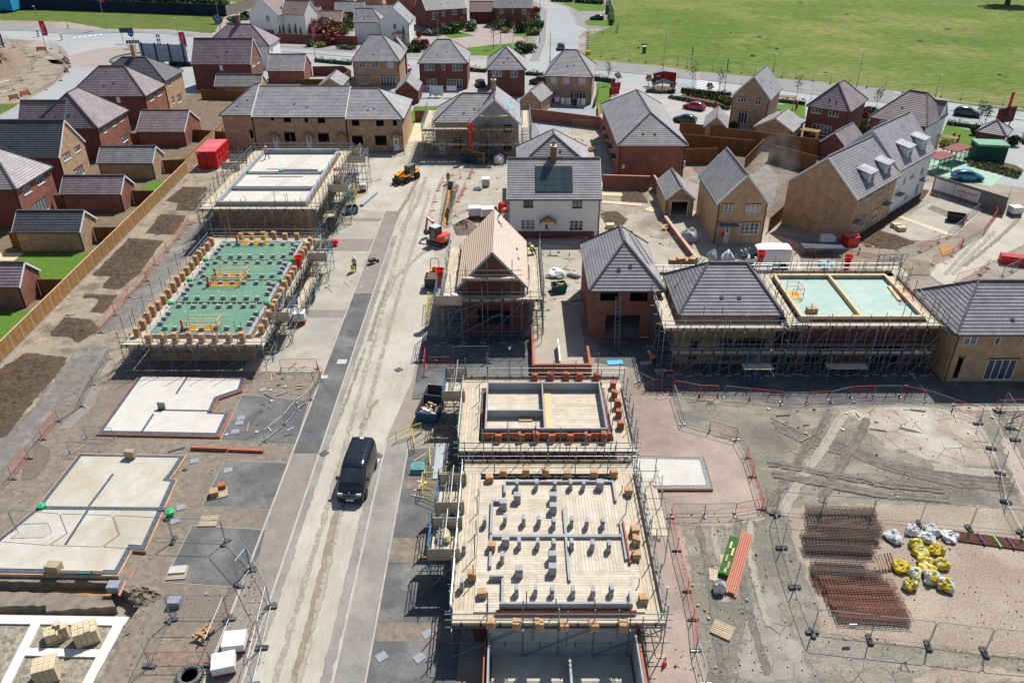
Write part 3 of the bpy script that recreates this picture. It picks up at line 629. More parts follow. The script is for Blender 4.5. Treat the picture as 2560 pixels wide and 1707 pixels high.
def house(name,label,cat,x,y,w,d,he,rise,axis='x',run=(None,None),wall=BRED,roof=RBROWN,rot=0,ops=(),fascia=GREYF,walls={},oh=.28,group=None,chimney=None,root=None,off=(0,0),ridge=True,felt=True,z0=0,zones=None,noroof=False,gw=None,verge=WHITE,pipes=True):
    """eaves rectangle w x d at (x, y); run = horizontal run of the hip at each ridge end, 0 for a gable"""
    r_=root or thing(name,label,cat,(x,y,z0),rot,group);own=root is None
    ox,oy=off;Rm=Matrix.Rotation(rot,3,'Z');O=V((x,y,z0)) if own else r_.location.copy()
    if not own:Rm=Matrix.Rotation(r_.rotation_euler.z,3,'Z')
    half=(d if axis == 'x' else w)/2;L=w if axis == 'x' else d
    run=[half if q is None else q for q in run]
    il=[oh,oh,oh,oh]  # wall insets L,R,F,B
    if axis == 'x':
        if run[0] == 0:il[0]=.12
        if run[1] == 0:il[1]=.12
    else:
        if run[0] == 0:il[2]=.12
        if run[1] == 0:il[3]=.12
    X0,X1,Y0,Y1=ox+il[0],ox+w-il[1],oy+il[2],oy+d-il[3]
    faces={'F':(V((X0,Y0,0)),V((1,0,0)),X1-X0),'R':(V((X1,Y0,0)),V((0,1,0)),Y1-Y0),'B':(V((X1,Y1,0)),V((-1,0,0)),X1-X0),'L':(V((X0,Y1,0)),V((0,-1,0)),Y1-Y0)}
    hol={k:[] for k in faces};todo=[]
    for op in ops:
        f=op[0];o,ux,LL=faces[f]
        if len(op) == 8:   # seen in the survey picture: tile column, row and two opposite corners
            _,c,r,ax,ay,bx,by,kind=op;n=ux.cross(V((0,0,1)));uv=[]
            g=Rm @ (o+ux*LL/2+V((0,0,2.5)))+O;pj=lambda w_:V((w_.x,CP*w_.y-SP*(w_.z-CAMH),SP*w_.y+CP*(w_.z-CAMH)));A_,B_=pj(g),pj(g+Rm @ ux*.5);sl_=-(B_.z/B_.y-A_.z/A_.y)/(B_.x/B_.y-A_.x/A_.y);dy=min(abs(sl_)*(bx-ax),(by-ay)*.4)
            if c < 2:ay,by=(ay+dy,by-dy) if sl_ <-.05 else (ay,by)   # verticals lean outwards: top left and bottom right corners
            else:ay,by=(by-dy,ay+dy) if sl_ > .05 else (by,ay)
            for tx,ty in ((ax,ay),(bx,by)):
                dr=Rm.transposed() @ ray(c,r,tx,ty);cc=Rm.transposed() @ (V((0,0,CAMH))-O)
                t=(o-cc).dot(n)/dr.dot(n);p=cc+dr*t;uv.append(((p-o).dot(ux),p.z))
            a0,a1=sorted((uv[0][0],uv[1][0]));b0,b1=sorted((uv[0][1],uv[1][1]))
            if kind == "door":b0=.08;b1=max(b1,2.05)
        else:_,a0,b0,a1,b1,kind=op
        a0=max(a0,.15);a1=min(a1,LL-.15);b0=max(b0,.05);b1=min(b1,he-.12)
        if a1-a0 < .2 or b1-b0 < .2:continue
        hol[f].append((a0,b0,a1,b1));todo.append((f,a0,b0,a1,b1,kind))
    wb=MB()
    for f,(o,ux,LL) in faces.items():
        if noroof and f in noroof:continue
        wallface(wb,o,ux,LL,he,hol[f],walls.get(f,wall),.12)
    sl=rise/half
    gab=[]
    if axis == 'x':
        if run[0] == 0:gab.append(('L',V((X0,Y1,he)),V((X0,Y0,he)),V((X0,oy+d/2,he+rise))))
        if run[1] == 0:gab.append(('R',V((X1,Y0,he)),V((X1,Y1,he)),V((X1,oy+d/2,he+rise))))
    else:
        if run[0] == 0:gab.append(('F',V((X0,Y0,he)),V((X1,Y0,he)),V((ox+w/2,Y0,he+rise))))
        if run[1] == 0:gab.append(('B',V((X1,Y1,he)),V((X0,Y1,he)),V((ox+w/2,Y1,he+rise))))
    for f,a,b,c in gab:wb.poly([a,b,c-V((0,0,.1))],(gw or walls).get(f,wall) if isinstance(gw,dict) or gw is None else gw)
    wb.box(X0+.15,Y0+.15,.02,X1-.15,Y1-.15,.1,CONCP)
    wb.build("wall",parent=r_)
    for f,a0,b0,a1,b1,kind in todo:
        o,ux,LL=faces[f];window(r_,o,ux,a0,b0,a1,b1,kind)
        if kind in ("win","french","open","geo","small") and walls.get(f,wall) in (BBUFF,BBUFF2,BRED) and he > 3:
            n=ux.cross(V((0,0,1)));lb=MB();p0=o+ux*(a0-.1)+V((0,0,b1+.09))+n*.006;lb.bar(p0,o+ux*(a1+.1)+V((0,0,b1+.09))+n*.006,.03,.17,BDARK if walls.get(f,wall) is not BRED else BRED)
            lb.build("lintel",parent=r_)
    # roof
    E=[V((ox,oy,he)),V((ox+w,oy,he)),V((ox+w,oy+d,he)),V((ox,oy+d,he))]
    if axis == 'x':A,B=V((ox+run[0],oy+d/2,he+rise)),V((ox+w-run[1],oy+d/2,he+rise));pl=[[E[0],E[1],B,A],[E[2],E[3],A,B],[E[1],E[2],B],[E[3],E[0],A]]
    else:A,B=V((ox+w/2,oy+run[0],he+rise)),V((ox+w/2,oy+d-run[1],he+rise));pl=[[E[1],E[2],B,A],[E[3],E[0],A,B],[E[2],E[3],B],[E[0],E[1],A]]
    rb=MB()
    for p in pl[:2]:tiled(rb,p,roof)
    if run[1] > 0:tiled(rb,pl[2],roof)
    if run[0] > 0:tiled(rb,pl[3],roof)
    for p in pl:   # underside keeps the loft dark
        if len(p) == 4 or (p is pl[2] and run[1] > 0) or (p is pl[3] and run[0] > 0):rb.poly([q-V((0,0,.03)) for q in p[::-1]],BLACK)
    ro=rb.build("roof",parent=r_)
    vp=pl[0] if axis == 'x' else (pl[3] if run[0] > 0 else pl[0])
    if he > 4 and felt:
        a_,b_=V(vp[0]),V(vp[1]);tp=V(vp[2]) if len(vp) == 3 else (V(vp[2])+V(vp[3]))/2;nv=(b_-a_).cross(tp-a_).normalized();nv=nv if nv.z > 0 else -nv
        for f0,f1 in ((rnd.uniform(.3,.45),rnd.uniform(.25,.45)),(rnd.uniform(.55,.7),rnd.uniform(.3,.5))):c_=a_.lerp(b_,f0).lerp(tp,f1)+nv*.06;vb_=MB();vb_.bar(c_-(b_-a_).normalized()*.16,c_+(b_-a_).normalized()*.16,.22,.09,RIDGE,nv);vb_.build("roof_vent",parent=ro)
    rd=MB();up=V((0,0,.04))
    if ridge:rd.bar(A+up,B+up,.24,.13,RIDGE)
    ends=[(A,(E[0],E[3]) if axis == 'x' else (E[0],E[1]),run[0]),(B,(E[1],E[2]) if axis == 'x' else (E[2],E[3]),run[1])]
    for P,cs,rn in ends:
        for c in cs:
            if rn > 0:rd.bar(c+V((0,0,.06)),P+up,.2,.12,RIDGE)
    rd.build("ridge_tiles",parent=ro)
    fb=MB()
    for a,b in ((0,1),(1,2),(2,3),(3,0)):
        isg=(axis == 'x' and ((a == 1 and run[1] == 0) or (a == 3 and run[0] == 0))) or (axis == 'y' and ((a == 0 and run[0] == 0) or (a == 2 and run[1] == 0)))
        if not isg:
            fb.bar(E[a]-V((0,0,.07)),E[b]-V((0,0,.07)),.1,.13,fascia)
    fb.box(X0-.02 if il[0] > .2 else X0+.02,Y0-.02 if il[2] > .2 else Y0+.02,he-.14,X1+.02 if il[1] > .2 else X1-.02,Y1+.02 if il[3] > .2 else Y1-.02,he-.12,WHITE)
    fo=fb.build("gutter",parent=r_)
    for P,cs,rn in ends:
        if rn == 0:
            vb=MB()
            for c in cs:vb.bar(c-V((0,0,.06)),P-V((0,0,.06)),.05,.2,verge)
            vb.build("bargeboard",parent=r_)
    if pipes and he > 2.2:
        for f,a in (('F',.12),('F',-.12)):
            pb=MB();o,ux,LL=faces[f];q=o+ux*(a if a > 0 else LL+a)+V((0,-.05,0));pb.tube(q+V((0,0,.1)),q+V((0,0,he-.1)),.045,6,BLACK)
            pb.build("downpipe",parent=r_)
    if chimney:
        cx,cy,zt=chimney;cb=MB();base=he+rise-1.0
        cb.box(cx-.35,cy-.45,base,cx+.35,cy+.45,zt,wall if wall is not RENDER_ else BRED);cb.box(cx-.4,cy-.5,zt,cx+.4,cy+.5,zt+.12,CONCP)
        ch=cb.build("chimney",parent=ro)
        cp=MB();cp.lathe([(.16,zt+.12),(.14,zt+.6),(.17,zt+.62),(.17,zt+.7)],10,M("clay_pot",(.42,.14,.08),rough=.8),Matrix.Translation((cx,cy,0)));cp.build("chimney_pot",parent=ch)
    return r_
def canopy(parent,ux_o,w,z,gable=True,dirn=V((0,-1,0)),mroof=LEAD):
    """porch canopy on a wall: ux_o = centre on the wall face (local)"""
    o=V(ux_o);ux=V((-dirn.y,dirn.x,0));b=MB();dp=.75
    if gable:
        a0,a1=o-ux*w/2,o+ux*w/2;ap=o+V((0,0,.6))
        for e in (a0,a1):
            b.bar(e+V((0,0,z-.02))+dirn*0,V((o.x,o.y,z+.62)),.01,.01,mroof)
            p=[e+V((0,0,z-.08)),o+V((0,0,z+.6)),o+V((0,0,z+.6))+dirn*dp,e+V((0,0,z-.08))+dirn*dp]
            b.poly(p,mroof);b.poly([q-V((0,0,.07)) for q in p[::-1]],mroof)
        q=[a0+dirn*dp,a1+dirn*dp]
        b.poly([q[0]+V((0,0,z)),q[1]+V((0,0,z)),o+dirn*dp+V((0,0,z+.56))],OAK)
        b.poly([q[0]*.999+V((0,0,z)),q[1]+V((0,0,z)),a1+V((0,0,z)),a0+V((0,0,z))],OAK)
        for e in (a0,a1):b.bar(e+V((0,0,z-.6))+dirn*.06,e+V((0,0,z))+dirn*.6,.06,.06,OAK)
    else:
        c=o+dirn*dp/2+V((0,0,z));b.bar(c-ux*w/2,c+ux*w/2,dp,.14,mroof)
        for e in (-1,1):b.bar(o+ux*e*w*.45+V((0,0,z-.45))+dirn*.05,o+ux*e*w*.45+V((0,0,z-.07))+dirn*.55,.06,.06,WHITE)
    return b.build("porch_canopy",parent=parent)

W="win"
# detached houses along the left
H=house("detached_house","buff brick hipped house with a buff chimney, farthest in the left row by the roundabout","house",-77.6,148.8,13.7,9.3,5.1,3.4,wall=BBUFF,roof=RSLATE,
      ops=[('R',0,0,1545,735,1578,805,W),('R',0,0,1625,850,1680,980,"french"),('R',0,0,1575,880,1610,965,W)],chimney=(6.9,4.9,10.6))
house("detached_house","red brick hipped house with a white vent panel on its shaded front wall","house",-76.3,137.2,13.45,9.1,5.1,4.1,wall=BRED,roof=RBROWN,walls={'F':BDARK},  # front wall takes the darker brick: its shade is painted in
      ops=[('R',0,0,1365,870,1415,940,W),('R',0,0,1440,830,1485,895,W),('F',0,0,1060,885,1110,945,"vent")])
H=house("detached_house","red brick house with a lower left wing and five windows on its sunlit side","house",-72.1,117,10.3,10.9,5.1,4.36,axis='y',run=(3.7,3.9),wall=BRED,roof=RBROWN,walls={'F':BDARK},  # shaded front painted as darker brick than the sunlit side
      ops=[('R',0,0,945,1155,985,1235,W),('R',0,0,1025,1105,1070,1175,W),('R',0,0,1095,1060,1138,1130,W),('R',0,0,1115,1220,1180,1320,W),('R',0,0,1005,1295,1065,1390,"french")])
house("","","",0,0,7,5.8,5.1,3.4,root=H,off=(-1.8,.02),run=(0,0),wall=BDARK,roof=RBROWN,pipes=False)  # wing painted in the same shade-darkened brick as the front
house("detached_house","slate roofed house with a buff brick gable and red brick front in the left row","house",-76,102.7,15.5,7.5,5.1,4.0,run=(0,0),wall=BDARK,roof=RSLATE,walls={'R':BBUFF},
      ops=[('R',0,0,570,1370,655,1500,W),('R',0,0,680,1310,745,1420,W),('R',0,0,680,1515,780,1640,"french")])
house("detached_house","red brick hipped house at the left edge with large french windows facing its garage","house",-74,90.2,14.6,8.7,5.1,4.0,wall=BRED,roof=RPALE,walls={'F':BDARK},  # front darker than the other walls: shade put into its brick
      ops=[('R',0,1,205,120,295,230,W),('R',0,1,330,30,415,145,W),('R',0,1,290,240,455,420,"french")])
house("detached_house","buff brick house cut off by the left edge beside a patio","house",-75,76,16.6,6.2,5.1,4,wall=BBUFF,roof=RBROWN,ops=[('R',1.5,.1,3.2,2.2,"french")])
# their garages
for lab,x,y,w,d,rise,wl,rf in (("red brick double garage with a plum tile roof behind the red container",-60.1,124.8,7.8,7.5,2.5,BRED,RBROWN),
        ("buff brick garage with a grey roof beside the lit lawn near the red container",-59,108.7,8,4.5,1.8,BBUFF2,RGREY),("red brick garage with a plum tile roof, between two dark garden soils",-57.9,95.9,7.9,4.3,1.8,BRED,RBROWN),
        ("buff brick garage with a dark slate roof beside the large sunny lawn",-57.1,83.4,7.8,4.3,1.8,BBUFF2,RSLATE),("red brick garage with a plum roof, nearest of the garage row",-56.6,69.4,8,4,1.8,BRED,RBROWN)):
    house("garage",lab,"garage",x,y,w,d,2.4,rise,run=(0,0),wall=wl,roof=rf,oh=.2)
house("garage","buff brick garage with a grey tiled roof beside the wooden gate behind the terrace","garage",-58,156.6,9.2,4.6,2.4,1.9,run=(0,0),wall=BBUFF2,roof=RGREY,oh=.2,rot=R(-1))
house("garage","red brick double garage with a pale tile roof next to the curved brick wall","garage",-51.5,170.6,7.8,7.7,2.5,2.7,run=(0,0),wall=BRED,roof=RPALE,oh=.2)
house("detached_house","tall red brick gabled house with a plum roof and white vent by the roundabout sign","house",-64.6,164.2,12,8.2,5.1,4.3,run=(0,0),wall=BRED,roof=RBROWN,walls={'F':BDARK},  # darker brick on the front carries the wall's shade in its colour
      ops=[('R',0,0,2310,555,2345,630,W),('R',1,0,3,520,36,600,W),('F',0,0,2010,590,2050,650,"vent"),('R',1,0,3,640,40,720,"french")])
house("detached_house","white rendered hipped house with a red brick chimney behind the tall plum roof","house",-69,184.4,14.8,9.7,5.1,3.9,wall=RENDER_,roof=RBROWN,chimney=(7.2,4.9,10.8),ops=[('R',1,0,130,450,160,480,"small")])
# terrace under construction: three stepped roof sections
T1=[("open",130,1068,168,1110),("open",248,1063,325,1125),("open",440,1073,480,1122),("open",560,1070,637,1132),("open",752,1097,792,1143),("open",875,1097,950,1157),("open",1100,1100,1175,1160),("open",1255,1105,1295,1155),
      ("open",255,1222,368,1300),("open",565,1230,675,1305),("open",875,1255,985,1330),("open",1090,1252,1203,1335),("open",-60,1200,55,1270),("door",145,1228,205,1330),("door",455,1235,515,1335),("door",762,1255,812,1350),("door",1260,1272,1316,1375),("open",-50,1038,8,1098)]
TH=thing("terraced_house","long buff brick terrace with black window holes, oak porches and a stepped grey roof","terrace",(-45.2,122,0),0)
for k,(x0,x1,hz,ra,rb_) in enumerate(((0,4.9,5.75,4.2,0),(4.9,19.4,5.45,0,0),(19.4,28.4,5.1,0,4.6))):
    ops=[('F',1,0,a,b,c,d,kd) for kd,a,b,c,d in T1 if (k == 0 and c < 60) or (k == 1 and 100 < c < 700) or (k == 2 and c > 710)]
    house("","","",0,0,x1-x0,13,hz,3.25,root=TH,off=(x0,0),run=(ra,rb_),wall=BBUFF2,roof=RPALE if k else RGREY,ops=ops,pipes=False,walls={'R':BBUFF} if k == 2 else {})
for x_ in (172,485,788,1288):
    p=s(1,0,x_,1215,0);dr=ray(1,0,x_,1215);t=(122.28-0)/dr.y;canopy(TH,(dr.x*t+45.2,.28,0),1.7,2.45,True,mroof=RGREY)
# row on the estate road behind the terrace
def opt(f,c,r,*q):return [(f,c,r)+t for t in q]
H=house("detached_house","buff brick hipped house with open patio doors behind the terrace","house",-32.9,167,10,13.2,5.1,4.1,run=(3.1,4.2),wall=BBUFF2,roof=RGREY,
      ops=opt('F',1,0,(945,572,1005,625,W),(1060,572,1123,625,W),(1202,572,1265,625,"blind"),(953,702,1045,767,W),(1140,702,1285,815,"french")))
house("","","",0,0,4.4,4,5.1,2.6,axis='y',root=H,off=(5.6,10),run=(2,0),wall=BBUFF2,roof=RGREY,pipes=False)
house("detached_house","dark red brick hipped house with washing lines across its garden","house",-19.1,165,10.2,12.4,5.1,3.6,run=(3.6,4),wall=BDARK,roof=RGREY,
      ops=opt('F',1,0,(1548,588,1637,648,W),(1703,590,1736,645,"small"),(1803,590,1893,650,W),(1570,727,1660,790,W),(1755,730,1895,840,"french")))
house("detached_house","narrow dark red brick house with a pyramid roof behind the half scaffolded gable","house",-5.1,158.8,7.9,11.4,5.1,3.5,axis='y',run=(4.2,5.2),wall=BDARK,roof=RPALE,
      ops=opt('F',1,0,(2165,650,2258,705,W))+opt('F',2,0,(-15,652,52,710,W)))
H=house("detached_house","buff brick hipped house with pink blinds and toys on its grey patio","house",6,153.3,9.4,12,5.1,3.8,run=(3.4,3.7),wall=BBUFF2,roof=RGREY,rot=R(-8),
      ops=opt('F',2,0,(355,710,412,765,"blind"),(470,712,528,768,"blind"),(610,718,672,775,"blind"),(347,838,437,900,W),(530,850,678,965,"french")))
for lab,x,y,w,d,rt,wl,rs in (("small buff garage with a solar tile beside the buff hipped house",-37.9,157,4.9,7.4,0,BBUFF2,1.6),("small red brick garage with white verges between the two hipped houses",-22.4,152.9,4.6,7.2,0,BDARK,2.0),("small orange brick garage with a grey roof left of the pink blinds house",1.3,146,4.3,6.8,-20,BBUFF2,1.9)):
    house("garage",lab,"garage",x,y,w,d,2.4,rs,axis='y',run=(0,0),wall=wl,roof=RGREY,oh=.15,rot=R(rt))
# half scaffolded house with the front gable
S1=house("house_under_construction","grey roofed new house with a front gable, red chimney and full scaffolding","house",-12.1,120.2,9.4,9.6,5.1,3.3,run=(4.4,0),wall=BBUFF2,roof=RPALE,walls={'F':BBUFF2},pipes=False,
      ops=opt('F',1,0,(1680,1295,1740,1410,"door"),(1800,1275,1890,1370,"open")))
house("","","",0,0,7.9,13,5.1,3.75,axis='y',root=S1,off=(5.5,-.9),run=(0,4),wall=BBUFF2,roof=RPALE,pipes=False,chimney=(3.95+5.5-.2,4.6,10.4),gw={'F':BLOCK},
      ops=opt('F',1,0,(1985,1305,2040,1400,"door"),(2095,1140,2165,1215,"open"),(2275,1145,2345,1218,"open"),(2098,1305,2165,1370,"open"),(2275,1318,2348,1385,"open")))
b=MB();q=[V((10.1,1.3,8.15)),V((12.45,3.2,6.0)),V((12.45,7.5,6.0)),V((10.1,5.0,8.15))];n_=(q[1]-q[0]).cross(q[2]-q[0]).normalized()*.07
b.poly([p+n_ for p in q],M("blue_roof_felt",(.20,.38,.42),(.17,.33,.38),sc=3));b.build("roof_felt",parent=S1)
# white rendered house with solar panels, and the hipped house behind it
WH=house("rendered_house","white rendered house with four by two solar panels and a brick plinth","house",-.6,87,11.1,9,5.0,3.5,run=(0,0),wall=RENDER_,roof=RPALE,chimney=(5.5,4.5,9.9),
      ops=opt('F',2,1,(105,262,195,335,"drk"),(553,275,645,340,"drk"),(80,447,213,537,"geo"),(525,455,655,550,"geo"),(285,470,350,590,"door")))
b=MB();b.box(.1,.24,.02,10.4,.3,.95,BDARK);b.box(10.93,.24,.02,10.99,8.7,.95,BDARK);b.build("brick_plinth",parent=WH)
b=MB();f0,f1=V((3.35,.9,5.0)),V((7.75,.9,5.0));sl_=V((0,4.5,3.5)).normalized();nn_=V((0,-3.5,4.5)).normalized()
PANEL=M("solar_glass",(.035,.055,.06),(.05,.075,.08),sc=.6,rough=.12,spec=.8)
for i in range(4):
    for j in range(2):
        a=V((3.35+i*1.1,0,5.0))+sl_*(1.0+j*1.75)+nn_*.08;c=[a,a+V((1.07,0,0)),a+V((1.07,0,0))+sl_*1.71,a+sl_*1.71]
        b.poly([p+nn_*.04 for p in c],PANEL)
        for k in range(4):b.poly([c[k],c[(k+1) % 4],c[(k+1) % 4]+nn_*.04,c[k]+nn_*.04],BLACK)
b.build("solar_panel",parent=WH);canopy(WH,(4.85,.28,0),1.9,2.35,True)
house("detached_house","hipped new house with a pale tile roof directly behind the white rendered house","house",.6,98.6,9.8,9.4,5.0,3.4,axis='y',run=(3.4,3.6),wall=BRED,roof=RPALE)
H9=house("detached_house","large red brick house with a long grey hipped roof beside the brown fences","house",14.8,108.5,9.9,23.3,5.1,3.4,axis='y',run=(4.2,5),wall=BRED,roof=RGREY,ops=[('F',2,0,1008,1515,1035,1550,"vent")],fascia=WHITE)
for k in range(4):canopy(H9,(.28,4+k*5,0),2.0,2.3,False,V((-1,0,0)),BLACK)
house("garage","small buff garage with a dark open doorway and grey roof beside the low brick wall","garage",19.3,94.1,3.8,7.3,2.35,1.7,axis='y',run=(0,0),wall=BBUFF,roof=RGREY,oh=.15,gw={'F':BBUFF2},ops=[('F',.65,.05,2.85,2.15,"garage")])
H10=house("detached_house","buff brick gable fronted house with a white flat porch and red alarm box","house",23.45,85.5,6.2,10.2,5.0,3.5,axis='y',run=(0,0),wall=BBUFF,roof=RGREY,oh=.25,
      ops=opt('F',2,1,(1940,285,2035,385,"geo"),(2145,292,2285,388,"geo"),(1885,478,1915,515,"small"),(1945,480,2010,610,"door"),(2085,478,2275,585,"geo")))
canopy(H10,(1.75,.12,0),2.2,2.5,False);b=MB();b.box(1.1,.03,1.0,1.45,.12,1.5,REDP);b.build("alarm_box",parent=H10)
H11=thing("terraced_house","three storey terrace, half buff brick and half white render, with four white dormers","terrace",(39.7,85.7,0),R(45))
house("","","",0,0,12.0,9,5.4,4.1,root=H11,run=(0,0),wall=BBUFF,roof=RGREY,pipes=False,walls={'L':BBUFF},
      ops=opt('F',3,1,(818,275,858,365,W),(892,225,955,320,W),(1002,160,1060,250,W),(1090,112,1130,200,W),(840,405,905,525,W),(948,345,1015,460,W),(785,480,820,590,"door"),(1020,305,1065,440,"door")))
house("","","",0,0,11.6,9,5.9,4.4,root=H11,off=(12.3,.25),run=(0,0),wall=RENDER_,roof=RPALE,pipes=False,
      ops=opt('F',3,1,(1237,50,1275,130,W),(1300,20,1350,80,W),(1245,205,1290,275,W),(1175,230,1210,350,"door"),(1340,115,1395,220,W),(1395,90,1430,200,"door"),(1395,-40,1440,40,W)))
for x_ in (1.1,9.5):canopy(H11,(x_,.28,0),1.5,2.5,False)
for x_ in (14.0,22.0):canopy(H11,(x_,.53,0),1.5,2.5,False)
STRP=Mbrick("striped_dormer_roof",(.44,.45,.46),(.40,.41,.42),(.16,.17,.18),9,.3,.04,off=0)
for x_,bz in ((5.0,5.4),(9.8,5.4),(16.4,5.9),(21.2,5.9)):
    b=MB();sl=4.1/4.5;y0=.85 if bz < 5.6 else 1.0;z0=bz+(y0-.1)*sl;z1=z0+1.5;yb=y0+1.9
    b.box(x_-.9,y0,z0-.25,x_+.9,yb,z1-.25,RENDER_);b.build("dormer",parent=H11)
    rb=MB();rb.bar((x_,y0-.2,z1-.28),(x_,yb+.3,z1+.2),2.3,.16,STRP);d_=rb.build("dormer_roof",parent=H11)
    window(H11,V((x_-.75,y0-.05,0)),V((1,0,0)),.3,z0+.05,1.2,z1-.45,W,.0)
# show homes, far right
H12=house("show_home","buff brick gabled show home with a grey roof and patio doors","house",37.6,137.5,6.8,10,5.1,3.6,axis='y',run=(0,0),wall=BBUFF2,roof=RGREY,rot=R(-27),
      ops=opt('F',2,0,(2065,880,2160,948,W),(2230,898,2292,968,W),(2065,1025,2165,1150,"french")))
house("show_home","dark red brick show home with a plum pyramid roof and wide garden doors","house",48.3,130.6,7.1,10.4,5.1,3.5,axis='y',run=(3.4,4.3),wall=BDARK,roof=RBROWN,rot=R(-36),
      ops=opt('F',3,0,(395,980,495,1050,W),(550,1005,655,1080,W),(395,1130,590,1260,"french")))
H14=house("show_home","show home with one red front, one white side and a plum hipped roof","house",55.8,123.6,8.8,9.8,5.1,3.8,axis='x',run=(3.7,2.5),wall=BDARK,roof=RBROWN,rot=R(-42),walls={'R':RENDER_},
      ops=opt('F',3,0,(1020,1100,1090,1160,W),(1145,1125,1215,1185,W))+opt('R',3,0,(1530,1140,1550,1200,"small")))
house("","","",0,0,5,4.5,5.1,2.4,root=H14,off=(3.8,5.2),run=(2,0),wall=RENDER_,roof=RBROWN,pipes=False)
for lab,x,y,w,d,rt,wl,rf in (("buff brick garage with a pale grey roof next to the parked cars",31.2,128,3.9,6.9,-15,BBUFF2,RGREY),("dark buff garage with a grey roof in front of the pyramid roofed show home",39.5,128.4,6.5,7,-32,BBUFF2,RGREY),("dark red garage with a plum roof beside the timber pergola",47.4,119.8,4.1,7,-42,BDARK,RBROWN)):
    house("garage",lab,"garage",x,y,w,d,2.35,1.8,axis='y',run=(0,0),wall=wl,roof=rf,oh=.15,rot=R(rt))
house("substation","small dark brick substation with a pyramid tile roof by the haul road gate","substation",73.3,123.7,4.4,4.6,2.8,1.7,axis='y',run=(2.2,2.2),wall=BDARK,roof=RPALE,rot=R(-40),ops=[('R',.8,.05,3,2.2,"vent")])
# new houses in the middle
M2=house("house_under_construction","new red brick house with a plum hipped roof, open garage hole and two black windows","house",6.95,63.3,6.9,10.8,5.05,3.3,axis='y',run=(3.6,3.5),wall=BRED,roof=RPALE,walls={'F':BRED},pipes=False,
      ops=opt('F',2,1,(808,1110,978,1195,"open"),(1080,1112,1252,1198,"open"),(850,1325,1178,1500,"open")))
M3=house("house_under_construction","new buff brick house with a hipped slate grey roof inside white boarded scaffolding","house",14.25,58.8,8.95,8.1,5.0,3.1,run=(3.0,2.6),wall=BBUFF2,roof=RGREY,pipes=False,
      ops=opt('F',2,2,(1620,0,1712,165,"open"),(1885,-20,2240,175,"open"))+opt('F',3,2,(-130,-10,-20,100,"open")))
M5=house("detached_house","buff brick new house at the right edge with white garden doors and a slate roof","house",36.6,55.9,13,8.1,4.75,3.0,run=(3.0,6.3),wall=BBUFF,roof=RGREY,
      ops=opt('F',3,2,(1785,-60,1940,30,W),(2070,-60,2155,30,W),(1690,150,1805,335,"open"),(1965,165,2300,350,"french"),(2325,-50,2420,40,W)))
# house being roofed
M1=thing("house_under_construction","red brick house with a gable roof of pale battens over pink felt, two roofers working","house",(-5,64.1,0),0)
house("","","",0,0,6.45,10.6,5.0,3.5,axis='y',root=M1,run=(0,0),wall=BDARK,roof=M("roof_felt",(.45,.385,.38),(.53,.49,.485),sc=2),pipes=False,verge=M("grey_verge",(.33,.34,.37)),ridge=False,
      ops=opt('F',1,1,(2035,1270,2330,1420,"open")))
b=MB()
for sx in (-1,1):
    nrm=V((sx*3.5,0,3.225)).normalized();sl2=V((sx*3.225,0,-3.5)).normalized();top=V((3.225,0,8.5))
    for k in range(15):
        p=top+sl2*(.12+k*.325)+nrm*.055;b.bar(p+V((0,.03,0)),p+V((0,10.57,0)),.075,.05,PINE,nrm)
b.build("roof_batten",M("pale_batten",(.60,.53,.505),(.54,.46,.43),sc=4),M1)
# far estate at the top
H=house("detached_house","white painted house with two gables behind conifers at the top left of the estate","house",-73.2,233,9.6,11,5.1,4.2,axis='y',run=(0,0),wall=RENDER_,roof=RPINK,rot=R(-14),ops=opt('F',1,0,(85,140,130,205,W),(60,270,170,330,W)))
house("","","",0,0,7.4,8,5.1,3.1,root=H,off=(8.8,2.0),run=(0,0),wall=RENDER_,roof=RPINK,pipes=False)
H=house("detached_house","cream rendered house with a side gable and bay window behind the buff hipped house","house",-34.7,216.5,8.2,11.5,5.1,3.9,axis='y',run=(0,0),wall=RENDER_,roof=RGREY,ops=opt('F',1,0,(1255,210,1292,270,W),(1262,340,1330,410,W)))
house("","","",0,0,7.5,8,5.1,2.9,root=H,off=(-6.7,1.8),run=(0,3),wall=RENDER_,roof=RGREY,pipes=False)
canopy(H,(5.2,.12,0),3.4,2.6,True,mroof=RSLATE)
H=house("semi_detached_house","long dark red semi with a pale roof of vents and two small white porches","house",-24.4,239.5,12.6,11,5.1,4.3,run=(0,0),wall=BDARK,roof=RGREY,rot=R(24),ops=opt('F',1,0,(1618,112,1645,155,W),(1705,105,1733,150,W),(1802,92,1840,140,W),(1898,80,1927,122,W),(1700,215,1742,268,W),(1805,205,1842,258,W)))
for x_ in (2.2,10.6):canopy(H,(x_,.28,0),1.7,2.5,True,mroof=WHITE if x_ < 5 else LEAD)
house("detached_house","red brick house by the side road with shrubs along its front","house",-5.2,244.5,11.2,9,5.1,4,run=(0,0),wall=BDARK,roof=RGREY,ops=opt('F',1,0,(2235,80,2275,125,W),(2232,193,2280,245,W))+opt('F',2,0,(92,88,133,133,W),(88,198,137,250,W),(0,85,15,125,W)))
house("garage_block","low dark red link garage with a pinkish roof between the two red estate houses","garage",-12.8,251,7.8,6.5,3.2,2.6,run=(0,0),wall=BDARK,roof=RPINK)
